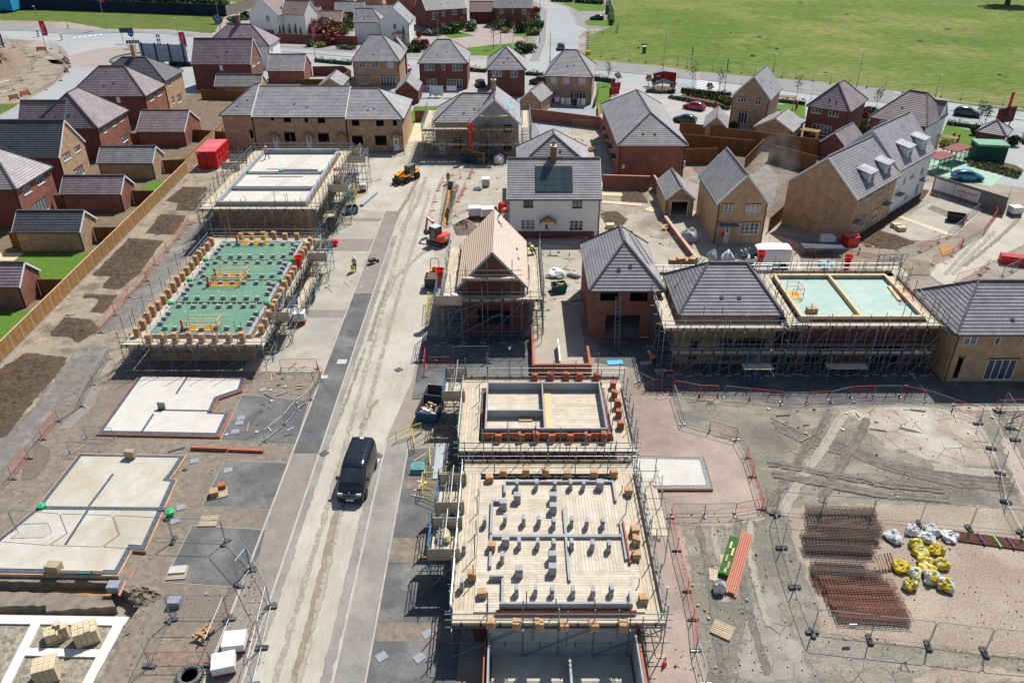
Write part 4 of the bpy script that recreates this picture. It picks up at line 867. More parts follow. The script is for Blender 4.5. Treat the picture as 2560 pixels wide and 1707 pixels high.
for lab,x,y,w,d,he,rs,wl,rf in (("orange brick garage with a pinkish roof behind the blossoming hedge",-56.6,237,8.4,7,2.5,2.4,BRED,RPINK),("grey roofed garage directly behind the pinkish roofed garage",-62,248.3,5,6,2.5,2.2,BRED,RGREY),("long grey roofed garage block behind red maples at the top of the estate",-54.2,256.5,9,7,2.5,2.4,BRED,RGREY),
        ("orange brick house with white sills at the top edge of the estate",-70,268,16,9,5.1,4,BRED,RGREY),("small brown roofed garage in front of the far beige house",-55,266,5,5,2.4,1.8,BRED,RPINK),("brown roofed house at the top edge behind the cream house",-40,268,13,9,4.4,4,BRED,RPINK),("dark grey roofed house at the top edge left of the long red semi",-43,246,9,7,3.0,2.4,BDARK,RGREY),("beige rendered house at the top edge between two brick houses",-52.5,285,9,9,5,4,BBUFF,RGREY)):
    house("estate_house" if he > 3.5 else "garage",lab,"house" if he > 3.5 else "garage",x,y,w,d,he,rs,run=(0,0),wall=wl,roof=rf,pipes=False,ops=[('F',2,3,3,4.2,W),('F',6,3,7,4.2,W),('R',2,3,3.2,4.2,W)] if he > 4.5 else ())
# ---------------------------------------------------------------- scaffolding
def planks(mb,x0,y0,x1,y1,z,m=BOARD,t=.04):
    """boards lying flat along the longer side"""
    mb.box(x0,y0,z-t,x1,y1,z-.002,TOE)
    u=rnd.uniform(0,9)
    if x1-x0 > y1-y0:uv=[(x0+u,y0),(x1+u,y0),(x1+u,y1),(x0+u,y1)]
    else:uv=[(y0+u,x0),(y0+u,x1),(y1+u,x1),(y1+u,x0)]
    mb.poly([(x0,y0,z),(x1,y0,z),(x1,y1,z),(x0,y1,z)],m,uv)
_sole=MB();_sole.box(-.28,-.12,0,.28,.12,.045,TOE);_sole=_sole.mesh("sole_board")
def scaffold(label,X0,Y0,X1,Y1,z,sides="FRBL",w=1.15,g=.25,up=(1.2,2.2),step=1.7,lifts=(),inner=True,toe=.2,zb=0,trim={},wF=None):
    t=thing("scaffold",label,"scaffold",(X0,Y0,0))
    T_=lambda x,y,zz:V((x-X0,y-Y0,zz))
    a,c=g,g+w;w0=w
    line={'F':((X0-c,Y0-a),(X1+c,Y0-a),(0,-1)),'B':((X1+c,Y1+a),(X0-c,Y1+a),(0,1)),'R':((X1+a,Y0-a),(X1+a,Y1+a),(1,0)),'L':((X0-a,Y1+a),(X0-a,Y0-a),(-1,0))}
    for f in sides:
        w=wF if f == 'F' and wF else w0;p,q,n=line[f];p,q,n=V((*p,0)),V((*q,0)),V((*n,0));d=(q-p).normalized();L=(q-p).length
        if f in trim:t0,t1=trim[f];p,q=p+d*t0,p+d*t1;L=t1-t0
        b=MB();o0,o1=p,q+n*w
        planks(b,min(o0.x,o1.x)-X0,min(o0.y,o1.y)-Y0,max(o0.x,o1.x)-X0,max(o0.y,o1.y)-Y0,z);b.build("boards",parent=t)
        b=MB();e0,e1=p+n*(w+.03),q+n*(w+.03)
        b.bar(T_(e0.x,e0.y,z+toe/2),T_(e1.x,e1.y,z+toe/2),.035,toe+.05,TOE)
        k=int(L/1.0)
        for i in range(k):e=e0.lerp(e1,(i+.5)/k)+n*.025;b.box(e.x-X0-.05,e.y-Y0-.05,z-.03,e.x-X0+.05,e.y-Y0+.05,z+toe+.04,BLACK)
        b.build("toe_board",parent=t)
        e0,e1=p+n*(w+.09),q+n*(w+.09)
        ex=d*.35
        for zz in (z+.5,z+.95):stick("guard_rail",T_(*(e0-ex).xy,zz),T_(*(e1+ex).xy,zz),.03,GALV,t)
        for zz in (z-.09,)+tuple(lifts):
            stick("ledger",T_(*(e0-ex).xy,zz),T_(*(e1+ex).xy,zz),.03,GALV2,t)
            if inner:stick("ledger",T_(*(p+n*.05).xy,zz),T_(*(q+n*.05).xy,zz),.03,GALV2,t)
        k=max(1,round(L/step))
        for i in range(k+1):
            e=(p+n*(w+.13)).lerp(q+n*(w+.13),i/k);zt=z+rnd.uniform(*up)
            stick("standard",T_(e.x,e.y,zb),T_(e.x,e.y,zt),.033,GALV2 if rnd.random() < .7 else GALV,t)
            place("sole_board",_sole,t,T_(e.x,e.y,zb),rnd.uniform(-.3,.3))
            if inner and 0 < i < k:
                e2=p.lerp(q,i/k)+n*.1+d*rnd.uniform(-.2,.2);stick("standard",T_(e2.x,e2.y,zb),T_(e2.x,e2.y,z+rnd.uniform(.5,2.0)),.033,GALV2,t)
            if i < k and rnd.random() < .6:e3=(p+n*(w+.16)).lerp(q+n*(w+.16),(i+rnd.uniform(.2,.7))/k);stick("standard",T_(e3.x,e3.y,z-rnd.uniform(.5,2.2)),T_(e3.x,e3.y,z+rnd.uniform(.6,1.6)),.03,GALV2,t)
            stick("transom",T_(*(p.lerp(q,i/k)-n*.05).xy,z-.06),T_(*(e+n*.3).xy,z-.06),.03,GALV2,t)
        for zz in lifts:
            for i in range(k):stick("transom",T_(*(p.lerp(q,(i+.5)/k)).xy,zz+.05),T_(*((p+n*(w+.4)).lerp(q+n*(w+.4),(i+.5)/k)).xy,zz+.05),.03,GALV2,t)
        for i in range(0,k,2):
            e,e2=(p+n*(w+.2)).lerp(q+n*(w+.2),i/k),(p+n*(w+.2)).lerp(q+n*(w+.2),min(i+2,k)/k)
            stick("brace",T_(e.x,e.y,zb+.1),T_(e2.x,e2.y,z-.05),.03,GALV2,t)
    return t
def bay(label,x0,y0,x1,y1,z,gate='R',boarded="FB",frame=SBLUE,lean=.5):
    """loading bay: boarded tower with a tilting gate"""
    t=thing("loading_bay",label,"loading bay",(x0,y0,0));w,d=x1-x0,y1-y0
    for x in (0,w/2,w):
        for y in (0,d):stick("standard",(x,y,0),(x,y,z+rnd.uniform(1.0,1.5)),.033,GALV2,t);place("sole_board",_sole,t,(x,y,0))
    b=MB();planks(b,.05,.05,w-.05,d-.05,z);b.build("boards",parent=t)
    for f in boarded:
        b=MB();uv=None
        for k in range(4):
            zz=z+.05+k*.235+.11
            if f == 'F':b.bar((-.1,-.05,zz),(w+.1,-.05,zz),.04,.215,TOE)
            if f == 'B':b.bar((-.1,d+.05,zz),(w+.1,d+.05,zz),.04,.215,TOE)
            if f == 'L':b.bar((-.05,-.1,zz),(-.05,d+.1,zz),.04,.215,TOE)
            if f == 'R':b.bar((w+.05,-.1,zz),(w+.05,d+.1,zz),.04,.215,TOE)
        b.build("side_boards",parent=t)
    k=1
    while k*.95 < z-.2:
        zz=k*.95
        for y in (0,d):stick("ledger",(-.25,y,zz),(w+.25,y,zz),.03,GALV2,t)
        for x in (0,w):stick("ledger",(x,-.25,zz),(x,d+.25,zz),.03,GALV2,t)
        k += 1
    stick("brace",(0,-.06,.2),(w,-.06,z),.03,GALV2,t);stick("brace",(w,-.06,.2),(w,d,z),.03,GALV2,t)
    gb=MB();L=d if gate in 'LR' else w
    def fr(z0,z1,off0,off1,m):
        def q(a,zz):
            f=(zz-z0)/(z1-z0);of=off0+(off1-off0)*f
            return {'R':V((w-of,a,zz)),'L':V((of,a,zz)),'F':V((a,of,zz)),'B':V((a,d-of,zz))}[gate]
        for a in (0,L):gb.tube(q(a,z0),q(a,z1),.03,6,m)
        for zz in (z0,(z0+z1)/2,z1):gb.tube(q(0,zz),q(L,zz),.025,6,m)
        for i in range(1,4):gb.tube(q(L*i/4,z0),q(L*i/4,z1),.014,5,m)
        gb.tube(q(0,z0),q(L,z1),.02,5,m)
    fr(z+.1,z+1.15,-.05,-.05,frame);fr(z+.55,z+1.75,.5,.5+lean,GALV)
    gb.build("tilting_gate",parent=t)
    return t
def chute(label,x,y,ztop,n,dx=.0,dy=-.0):
    """red rubbish chute: funnel on a string of tapered buckets"""
    t=thing("rubbish_chute",label,"chute",(x,y,0));h=.95
    b=MB();T0=Matrix.Translation((0,0,ztop-.55))
    b.lathe([(.25,0),(.45,.55),(.47,.57),(.43,.57),(.24,.02)],14,REDC,T0);b.build("funnel",parent=t,smooth=True)
    for k in range(n):
        b=MB();zt=ztop-.45-k*h;b.lathe([(.22,zt-h-.12),(.3,zt),(.32,zt),(.32,zt-.06),(.29,zt-.07)],14,REDC,Matrix.Translation((dx*k,dy*k,0)));b.build("bucket",parent=t,smooth=True)
    return t

# ---------------------------------------------------------------- shells under construction
def shellwall(parent,pts,z0,z1,th,m,closed=True,name="wall"):
    """a wall of thickness th along an xy outline (centre line)"""
    P=[V((p[0],p[1],0)) for p in pts];n=len(P);b=MB()
    for i in range(n if closed else n-1):
        a,c=P[i],P[(i+1) % n];d=(c-a).normalized();k=th/2*(1 if i % 2 == 0 else -1)
        a2,c2=a-d*k,c+d*k
        if not closed:a2,c2=a,c
        b.bar(a2+V((0,0,(z0+z1)/2)),c2+V((0,0,(z0+z1)/2)),th,z1-z0,m)
    return b.build(name,parent=parent)
# A: white precast decked block, far left
S_A=thing("building_shell","half built block with white precast floor planks and grey block walls, beyond the green deck","building site",(-34.2,86.6,0));w,d=10.2,19.8
shellwall(S_A,[(0,0),(w,0),(w,d),(0,d)],0,4.5,.3,BBUFF2,name="outer_wall");b=MB()
for y0,y1 in ((.1,4.9),(5.5,11),(11.6,19.7)):
    b.box(.16,y0,4.3,w-.16,y1,4.5,CONCP);b.poly([(.16,y0,4.503),(w-.16,y0,4.503),(w-.16,y1,4.503),(.16,y1,4.503)],HOLLOW)
b.build("precast_floor",parent=S_A);u=MB()
for y0,y1,zt in ((-.16,.12,4.95),(d-.12,d+.16,5.15)):u.box(-.15,y0,4.5,w+.15,y1,zt,BLOCK)
u.box(-.15,.12,4.5,.15,d-.12,5.0,BLOCK);u.box(w-.15,.12,4.5,w+.15,d-.12,4.95,BLOCK)
for y0 in (4.88,5.35,10.95,11.45):u.box(.15,y0,4.5,w-.15,y0+.14,4.85 if y0 < 10 else 4.7,BLOCK)
u.box(4,12.2,4.5,9,12.4,4.75,BLOCK);u.box(4,12.2,4.505,4.25,12.0,4.7,BLOCK)
u.build("block_upstand",parent=S_A);b=MB()
for x0,y0,x1,y1 in ((4.4,1,5.5,4.7),(4.9,6,6,10.6),(4.5,13,6.2,19)):b.poly([(x0,y0,4.51),(x1,y0,4.51),(x1+.7,y1,4.51),(x0+.7,y1,4.51)],CONCP)
b.box(2.2,12.9,4.5,8,13.4,4.6,CONCP);b.box(2.0,9.9,4.5,7.6,10.3,4.6,CONCP)
b.build("infill_strip",parent=S_A)
scaffold("scaffold around the block with the white precast deck",-34.35,86.45,-23.85,106.55,4.45,w=1.3,lifts=(1.0,2.3),up=(1.0,2.4))
chute("long red rubbish chute on the white decked block",*s(1,1,780,290).xy,4.6,3)
for lab,x0,y0,z,gt in (("boarded loading bay with a blue gate halfway along the white decked block",-22.2,91.5,4.3,'R'),("loading bay at the far corner of the white decked block, below the terrace",-22,103,4.3,'R'),("narrow loading bay by the red container on the white decked block",-37.6,99.2,4.6,'B')):
    bay(lab,x0,y0,x0+2.2,y0+3.2,z,gt)
# B: green board deck ringed by buff brick stacks
S_B=thing("building_shell","single storey block with a green boarded deck and yellow stair covers","building site",(-32,59.7,0));w,d=8.9,20.6
shellwall(S_B,[(0,0),(w,0),(w,d),(0,d)],0,2.55,.3,BBUFF2,name="outer_wall")
b=MB();bays=((.25,5.65),(6.1,10.6),(10.9,15.4),(15.7,20.3))
for y0,y1 in bays:
    b.box(.25,y0,2.5,w-.25,y1,2.66,TOE);b.poly([(.25,y0,2.664),(w-.25,y0,2.664),(w-.25,y1,2.664),(.25,y1,2.664)],GRN)
b.build("green_deck",parent=S_B);b=MB()
for k in range(46):
    y0,y1=bays[k % 4];y=rnd.uniform(y0+.3,y1-1);x=rnd.uniform(.6,w-1.2)
    if k % 3:b.poly([(x,y,2.668),(x+.03,y,2.668),(x+.03,y+.55,2.668),(x,y+.55,2.668)])
    else:b.poly([(x,y,2.668),(x+rnd.uniform(.6,2),y,2.668),(x+1,y+.025,2.668),(x,y+.025,2.668)])
b.build("joint_tape",M("yellow_joint",(.55,.52,.2)),S_B);b=MB()
for y in (5.7,10.62,15.42):
    b.box(.2,y,1.9,w-.2,y+.3,1.95,BLACK)
    for k in range(14):x=.5+k*.61;b.box(x,y-.02,2.45,x+.06,y+.36,2.6,PINE);b.box(x+.25,y,2.3,x+.5,y+.34,2.45,BLACK)
b.build("party_wall_joists",parent=S_B);shellwall(S_B,[(0,0),(w,0),(w,d),(0,d)],2.55,2.68,.3,BLOCK,name="block_course")
scaffold("scaffold around the green decked block",-32.2,59.45,-22.9,80.5,2.4,w=1.3,g=.15,lifts=(1.1,),up=(1.5,2.6),step=2.2)
for lab,x0,y0 in (("nearest boarded loading bay on the road side of the green decked block",-22.2,62.5),("farther loading bay with a leaning blue frame on the green decked block",-21.5,75.6)):
    bay(lab,x0,y0,x0+1.9,y0+3.1,2.4,'R')
chute("red rubbish chute beside the blue skip at the green decked block",*s(1,1,415,985,1.3).xy,3.75,3)
def guard(label,c,r,tx,ty,w=3.0,d=1.05):
    p=s(c,r,tx,ty,2.665);t=thing("stairwell_guard",label,"stair guard",p);b=MB();b.box(0,0,0,w,d,.03,YPLY);b.box(.9,.05,.031,1.2,d-.05,.034,PINE)
    for k in range(4):b.box(.02,.02+k*d/4,.03,w,.05+k*d/4,.05,M("dark_yellow_timber",(.4,.2,.02)))
    b.build("ply_cover",parent=t)
    for x,y in ((0,0),(w,0),(w,d),(.15,d)):b=MB();b.box(x-.03,y-.03,.0,x+.03,y+.03,1.05,PINE);b.build("post",parent=t)
    for zz in (.55,1.0):b=MB();b.path([(-.1,-.04,zz),(w+.04,-.04,zz),(w+.04,d+.04,zz),(.1,d+.04,zz)],.035,4,PINE);b.build("handrail",parent=t)
    b=MB();b.box(-.15,-.1,0,0,.12,1.1,REDP);b.box(-.35,.1,0,.05,.2,.25,REDP);b.build("red_bracket",parent=t)
for lab,a in (("yellow ply stair cover with timber rails nearest the front of the green deck",(0,1,1690,1470)),("front one of the two paired yellow stair covers in the middle of the green deck",(0,1,1925,1062)),("rear one of the two paired yellow stair covers in the middle of the green deck",(0,1,1990,985)),("yellow ply stair cover with timber rails at the far end of the green deck",(0,1,2190,680))):guard(lab,*a)
# C: red brick lower storey with grey block upstand
S_C=thing("building_shell","half built red brick house with grey block walls and plank floor, beyond the black membrane wood deck","building site",(-2.1,45,0));w,d=9.1,6.3
S_C["label"]="half built house with grey block walls ringed by orange brick stacks"
shellwall(S_C,[(0,0),(w,0),(w,d),(0,d)],0,2.5,.3,BDARK,name="outer_wall");b=MB();b.box(.15,.15,2.35,w-.15,d-.15,2.5,TOE)
b.poly([(.15,.15,2.504),(4.3,.15,2.504),(4.3,d-.15,2.504),(.15,d-.15,2.504)],PLANK);b.poly([(4.5,.15,2.504),(w-.15,.15,2.504),(w-.15,d-.15,2.504),(4.5,d-.15,2.504)],PLANK)
b.build("plank_floor",parent=S_C);shellwall(S_C,[(.2,.2),(w-.2,.2),(w-.2,d-.2),(.2,d-.2)],2.5,3.25,.11,BLOCK,name="block_wall")
b=MB();b.box(4.4,.27,2.5,4.5,d-.27,3.2,BLOCK);b.box(.27,2.45,2.5,4.39,2.55,3.2,BLOCK);b.build("partition",parent=S_C)
b=MB();b.box(-.05,-.1,2.5,w+.1,.06,3.0,BORNG);b.build("facing_brick",parent=S_C)
b=MB();b.box(.6,d-.05,2.5,w+.05,d+.08,3.12,BORNG);b.build("facing_brick",parent=S_C)
b=MB();b.box(4.6,.3,2.51,5.1,d-.3,2.55,PINE);b.box(2.6,2.0,2.51,3.6,2.3,2.62,PINE);b.build("loose_board",parent=S_C)
scaffold("scaffold around the half built house with grey block walls",-2.3,44.9,7.2,51.5,2.4,w=1.35,g=.1,lifts=(1.1,),up=(1.3,2.4),step=1.9)
bay("boarded loading bay behind the rubble skip, beside the grey block walls",-5.3,49.8,-3.7,53,2.4,'L',"FB")
# D: big timber decked block in front
S_D=thing("building_shell","nearest half built block with a pale timber deck dotted with grey blocks","building site",(-2.2,29.4,0));w,d=9.6,11.2
shellwall(S_D,[(.2,.2),(w-.4,.2),(w-.4,d-.2),(.2,d-.2)],0,2.3,.3,BDARK,name="outer_wall");b=MB();b.box(.1,.1,2.3,w-.1,d-.1,2.5,TOE)
X=lambda xx:xx+2.2
b.poly([(.1,.1,2.504),(w-.1,.1,2.504),(w-.1,d-.1,2.504),(.1,d-.1,2.504)],PLANK)
b.poly([(y,x,2.512) for y,x in ((X(3.5),3.0),(X(6.9),3.0),(X(6.9),9.9),(X(3.5),9.9))],PLANK,[(3,0),(3,3.4),(9.9,3.4),(9.9,0)])
b.build("timber_deck",parent=S_D);b=MB()
bl=lambda x0,y0,x1,y1,z1=3.0:b.box(X(x0),y0-29.4,2.5,X(x1),y1-29.4,z1,BLOCK)
bl(-.7,29.55,6.55,29.7,3.1);bl(-.4,40.05,6.75,40.17,2.72);bl(-1.35,35.0,6.7,35.22,2.72);bl(3.2,31.6,3.35,34.99,2.7);bl(3.2,35.23,3.35,37.6,2.7)
bl(6.6,38.2,6.72,40.04,2.75);bl(6.65,33.2,6.77,36.3,2.72);bl(6.5,29.71,6.63,30.7,2.85);bl(-.55,38.9,-.4,40.04,2.8);bl(-1.35,35.23,-1.2,38.2,2.8);bl(-1.2,38.05,-.4,38.2,2.8);bl(-1.35,32.6,-1.2,34.99,2.75);bl(-1.3,31.7,-.5,31.85,2.9);bl(-.6,29.71,-.45,31.69,2.8)
b.build("block_wall",parent=S_D);b=MB();b.box(X(-.9),-.02,2.45,X(6.8),.08,2.72,BORNG);b.build("facing_brick",parent=S_D)
b=MB();b.box(X(6.85),3.5,2.5,X(6.95),7,2.75,BORNG);b.build("facing_brick",parent=S_D)
scaffold("scaffold around the nearest timber decked block",-2.0,29.75,7.0,41.1,2.42,wF=.95,w=1.15,g=.1,lifts=(1.1,),up=(1.3,2.5),step=2.0)
bay("boarded loading bay with a pallet of bricks on the nearest timber decked block",-4.9,33.4,-3.15,35.9,2.4,'L',"FB");bay("grey boarded loading bay at the far end of the nearest timber deck",-4.8,37.4,-3.1,40,2.4,'L',"FB")
# E: block walls at the very bottom
S_E=thing("building_shell","roofless grey block walls round a concrete floor at the bottom edge","building site",(-1.2,18,0));w,d=7.8,10.7
b=MB();b.box(.1,0,.02,w-.1,d-.1,.14,SLAB);b.build("concrete_floor",parent=S_E)
b=MB();b.box(-.1,d-.1,.0,w+.1,d+.0,2.25,BLOCK);b.box(-.1,3,0,.0,d-.11,1.9,BLOCK);b.box(w,3,0,w+.1,d-.11,2.1,BLOCK);b.box(4.25,1,.14,4.37,d-.75,1.0,BLOCK);b.build("block_wall",parent=S_E)
b=MB();b.box(-.32,3,0,-.2,d-.1,1.5,BORNG);b.build("facing_brick",parent=S_E)
b=MB();b.box(w+.2,3,0,w+.32,d-.1,1.7,BORNG);b.build("facing_brick",parent=S_E)
stick("prop",(-.2,d-.6,0),(-1.1,d-.2,2.2),.03,GALV2,S_E)
# scaffolds round the roofed houses
scaffold("scaffold with a boarded crossing platform around the house being battened",-4.7,64.4,1.15,74.4,4.3,"FRL",w=1.25,g=.35,lifts=(1.2,2.8),up=(.9,2.0))
t=thing("scaffold_platform","high boarded platform across the battened gable","scaffold",(-4.7,63.0,0));b=MB();planks(b,.4,.0,4.9,.75,6.3);b.box(.2,-.06,6.25,5.3,-.02,6.5,TOE);b.build("boards",parent=t)
for zz in (6.85,7.3):stick("guard_rail",(0,-.1,zz),(5.6,-.1,zz),.03,GALV,t)
for x in (.6,2.5,4.7):stick("standard",(x,-.12,0),(x,-.12,7.9+x*.1),.033,GALV2,t)
stick("brace",(-1.4,-.7,3.2),(4.6,-.7,5.2),.03,GALV,t);stick("brace",(-.8,-.7,.7),(3.8,-.7,3.4),.03,GALV,t)
bay("boarded loading bay heaped with tile packs beside the red chute",-6.9,62.2,-4.6,65.6,4.2,'L',"F")
chute("red rubbish chute with a wide funnel behind the site dumper",*s(1,1,1685,930,5.0).xy,5.3,4)
scaffold("scaffold with white toe boards around the hipped slate grey roof",14.4,59,23.0,66.7,4.35,"FLB",w=1.2,g=.35,lifts=(1.1,2.7),up=(.8,1.6))
S_F=thing("building_shell","block with a pale teal deck split by a timber joist, ready for roof trusses","building site",(24.6,58.6,0));w,d=10.6,8.3
wb=MB()
for o,ux,L,hs in ((V((0,0,0)),V((1,0,0)),w,[(1,.1,3,2.2),(3.6,3.9,4.8,4.4),(1.2,3.9,2.2,4.4),(6.2,3.9,7.6,4.4),(6.8,.1,9.2,2.2)]),(V((w,0,0)),V((0,1,0)),d,[]),(V((w,d,0)),V((-1,0,0)),w,[]),(V((0,d,0)),V((0,-1,0)),d,[])):wallface(wb,o,ux,L,4.7,hs,BDARK,.15)
wb.build("outer_wall",parent=S_F);b=MB();b.box(.05,.05,4.5,w-.05,d-.05,4.66,TOE);b.poly([(.05,.05,4.664),(w-.05,.05,4.664),(w-.05,d-.05,4.664),(.05,d-.05,4.664)],TEALD);b.build("teal_deck",parent=S_F)
shellwall(S_F,[(.1,.1),(w-.1,.1),(w-.1,d-.1),(.1,d-.1)],4.66,4.95,.2,BLOCK,name="block_course")
for x0,x1,y0,y1 in ((0,w,-.02,.22),(0,w,d-.22,d+.02),(-.02,.22,.22,d-.22),(w-.22,w+.02,.22,d-.22)):b=MB();b.box(x0,y0,4.95,x1,y1,5.05,PINE);b.build("wall_plate",parent=S_F)
b=MB();b.box(5.1,.22,4.67,5.3,d-.22,5.05,PINE);b.build("timber_joist",parent=S_F)
scaffold("scaffold around the teal decked block",24.6,58.6,35.2,66.9,4.6,"FRBL",w=.95,g=.25,lifts=(1.2,2.9),up=(.9,1.9));bay("open scaffold bay at the far corner of the teal decked block",35.6,67.3,37.8,69.6,4.6,'B',"")
for lab,q,rz in (("orange and yellow stair guard on the left end of the teal deck",(3,1,215,1180),0),("red tubular stair guard on the right end of the teal deck",(3,1,1215,1200),0)):
    p=s(*q,4.67);t=thing("stairwell_guard",lab,"stair guard",p);b=MB();m_=YPLY if "yellow" in lab else REDP;b.box(0,0,0,1.0,1.6,.04,m_);b.build("ply_cover",parent=t)
    for zz in (.5,1.0):b=MB();b.path([(0,0,zz),(1,0,zz),(1,1.6,zz),(0,1.6,zz)],.025,5,REDP);b.build("handrail",parent=t)
    for x,y in ((0,0),(1,0),(1,1.6),(0,1.6)):stick("post",(x,y,0),(x,y,1.05),.025,GALV2,t)
for k,q in enumerate(((3,1,1110,1060,1210,1190),(3,1,1140,1040,1230,1160))):
    b=MB();a,c=s(*q[:4],4.75),s(q[0],q[1],q[4],q[5],4.75);b.bar(a,c,.3,.12,PINE);tag(b.build("timber_board"),"%s long pale timber board stacked on the teal deck by the red guard" % ("near" if k == 0 else "far"),"timber")
p=s(3,1,400,1300,4.67);b=MB();b.box(-.45,-.2,0,.45,.35,.45,CARD);tag(b.build("box_pile",loc=p),"brown cardboard box alone on the teal deck","box")
chute("red rubbish chute behind the teal deck with a cup funnel",*s(3,1,740,800,5.4).xy,5.6,4);chute("red rubbish chute beside the white van",*s(2,1,2290,760,5.3).xy,5.5,4)
scaffold("scaffold around the grey roofed house with the blue felt strip",-11.8,119.9,1.0,129.5,4.5,"LFR",w=1.3,g=.5,lifts=(1.2,2.8),up=(1,2.2),trim={'F':(0,14)})
t=thing("scaffold_platform","high boarded platform across the grey gable with the chimney","scaffold",(-6,117.9,0));b=MB();planks(b,1.2,0,5.4,.8,6.6);b.box(1.1,-.06,6.5,5.5,-.02,6.75,TOE);b.build("boards",parent=t)
for zz in (7.1,7.6):stick("guard_rail",(.8,-.1,zz),(5.8,-.1,zz),.03,GALV2,t)
for x in (1.2,3.3,5.4):stick("standard",(x,-.12,0),(x,-.12,8.3),.03,GALV2,t)
stick("guard_rail",(-1.4,.2,5.0),(3.2,.2,9.6),.03,GALV,t);stick("guard_rail",(3.2,.2,9.6),(7.4,.2,5.2),.03,GALV,t)
chute("long red rubbish chute on the grey house under the chimney",-6.3,117.6,5.6,4)
scaffold("outer access scaffold on the road side of the white decked block",-25,88.5,-22.6,104.5,2.3,"R",w=1.3,g=.0,lifts=(1.2,),up=(1.2,3.4));scaffold("outer access scaffold on the fence side of the white decked block",-36.4,88,-35,103,2.3,"L",w=.9,g=.0,lifts=(1.2,),up=(1.2,3.2));scaffold("low access scaffold on the road side of the green decked block",-25,66.5,-21.3,75,1.2,"R",w=1.0,g=.0,lifts=(.6,),up=(1.0,2.6))
scaffold("lower lift of boards in front of the slate grey roof and teal deck",14.4,57.9,35,58,2.2,"F",w=.7,g=.0,up=(.5,2.4));scaffold("second lift of boards on the yard side of the battened house",1.5,64.6,1.9,73.5,2.4,"R",w=.9,g=.0,lifts=(1.2,),up=(.6,3.2));scaffold("second lift of boards on the road side of the battened house",-5.3,65.8,-5,73.5,2.4,"L",w=.9,g=.0,lifts=(1.2,),up=(.6,3.2));scaffold("front lift of boards under the grey gable with the chimney",-11.5,118.3,1.0,118.6,2.4,"F",w=.8,g=0,lifts=(1.2,),up=(.6,3.4))

# ---------------------------------------------------------------- ground slabs and footings
def slab(label,pts,z=.24,m=SLAB,edge=BORNG):
    P=[s(*p) for p in pts];c=sum(P,V())/len(P);t=thing("ground_slab",label,"slab",(c.x,c.y,0))
    def ins(k):
        out=[];n=len(P)
        ar=sum(P[i].x*P[(i+1) % n].y-P[(i+1) % n].x*P[i].y for i in range(n));sg=1 if ar > 0 else -1
        for i in range(n):
            a,b_,e=P[i-1],P[i],P[(i+1) % n];d1,d2=(b_-a).normalized(),(e-b_).normalized();n1,n2=V((-d1.y,d1.x,0))*sg,V((-d2.y,d2.x,0))*sg
            mm=(n1+n2);mm=mm/max(.35,mm.length_squared/2);out.append((b_.x+mm.x*k-c.x,b_.y+mm.y*k-c.y))
        return out
    import mathutils.geometry as G
    def pr(pl,z0,z1,mm,nm):
        b=MB();P3=[V((x,y,z1)) for x,y in pl]
        for tr in G.tessellate_polygon([P3]):
            a,e,f=[P3[i] for i in tr];q=[a,e,f] if (e-a).cross(f-a).z > 0 else [a,f,e];b.poly(q)
        for i in range(len(pl)):a,e=pl[i],pl[(i+1) % len(pl)];b.poly([(a[0],a[1],z0),(e[0],e[1],z0),(e[0],e[1],z1),(a[0],a[1],z1)])
        return b.build(nm,mm,t)
    pr(ins(0),0,z-.04,edge,"brick_edge");pr(ins(.1),z-.05,z-.01,DPC,"membrane");pr(ins(.42),z-.02,z+.02,m,"screed")
    return t,c
t,c=slab("pale house slab with a brick edge nearest the green decked block",T(0,2,885,868,2020,892,2125,665,1960,660,2010,545,2050,530,2225,470,2265,345,1290,308),m=SLABW)
def strip(parent,c,q,w=.16,z=.275,m=DPC):a,e=s(*q[:4])-c,s(q[0],q[1],q[4],q[5])-c;b=MB();b.bar(V((a.x,a.y,z)),V((e.x,e.y,z)),w,.03,m);return b.build("service_channel",parent=parent)
for q in ((0,2,1750,310,1625,500),(0,2,1415,690,1310,850),(0,2,1450,650,1955,660)):strip(t,c,q)
t,c=slab("large house slab with a black membrane rim beside the open footing",T(0,3,-400,588,1095,612,1225,375,1345,385,1495,50)+T(0,2,1640,1285,1575,1278,1612,1235,1722,1065,735,1048,330,1560),z=.3,edge=BBUFF)
for q in ((0,2,1050,1245,830,1540),(0,3,820,10,615,330)):strip(t,c,q,z=.335)
strip(t,c,(0,2,350,1555,1530,1568),w=.3,z=.335)
t,c=slab("small garage slab with a dark timber rim on the pink gravel",T(2,2,1080,1375,1845,1375,1760,1075,1050,1058),z=.2,m=SLABW,edge=M("wet_timber",(.22,.10,.04),(.17,.08,.03),sc=4))
# open footings, bottom left: wide white concrete strips in the dug ground
def footing(pts,wdt,z=-.45):
    P=[s(*p,z) for p in pts];b=MB()
    for a,e in zip(P,P[1:]):b.bar(a,e,wdt,.25,M("footing_concrete",(.62,.61,.58),(.52,.51,.48),sc=1.2))
    return b
FT=thing("strip_footing","white concrete strip footings in an open excavation at the bottom left","footing",(0,0,0))
for i,(q,wd_) in enumerate((((0,3,-500,985,1170,1010),.62),((0,3,1120,990,800,1600),.62),((0,3,340,1020,40,1620),.55),((0,3,240,1290,930,1305),.5))):
    b=MB();zz=-.45+i*.004;b.bar(s(*q[:4],zz),s(q[0],q[1],q[4],q[5],zz),wd_,.25,M("footing_concrete",(.63,.62,.59),(.54,.53,.50),sc=1.2));b.build("concrete_strip",parent=FT)
b=MB();P=[s(0,3,x,y,-.1) for x,y in ((-500,720),(430,735),(1000,770),(1060,860),(430,905),(420,850),(-500,880))];b.prism([(p.x,p.y) for p in jag(P,.07,.4)],-.8,-.12,GRAVEL);o=b.build("earth_baulk");structure(o)
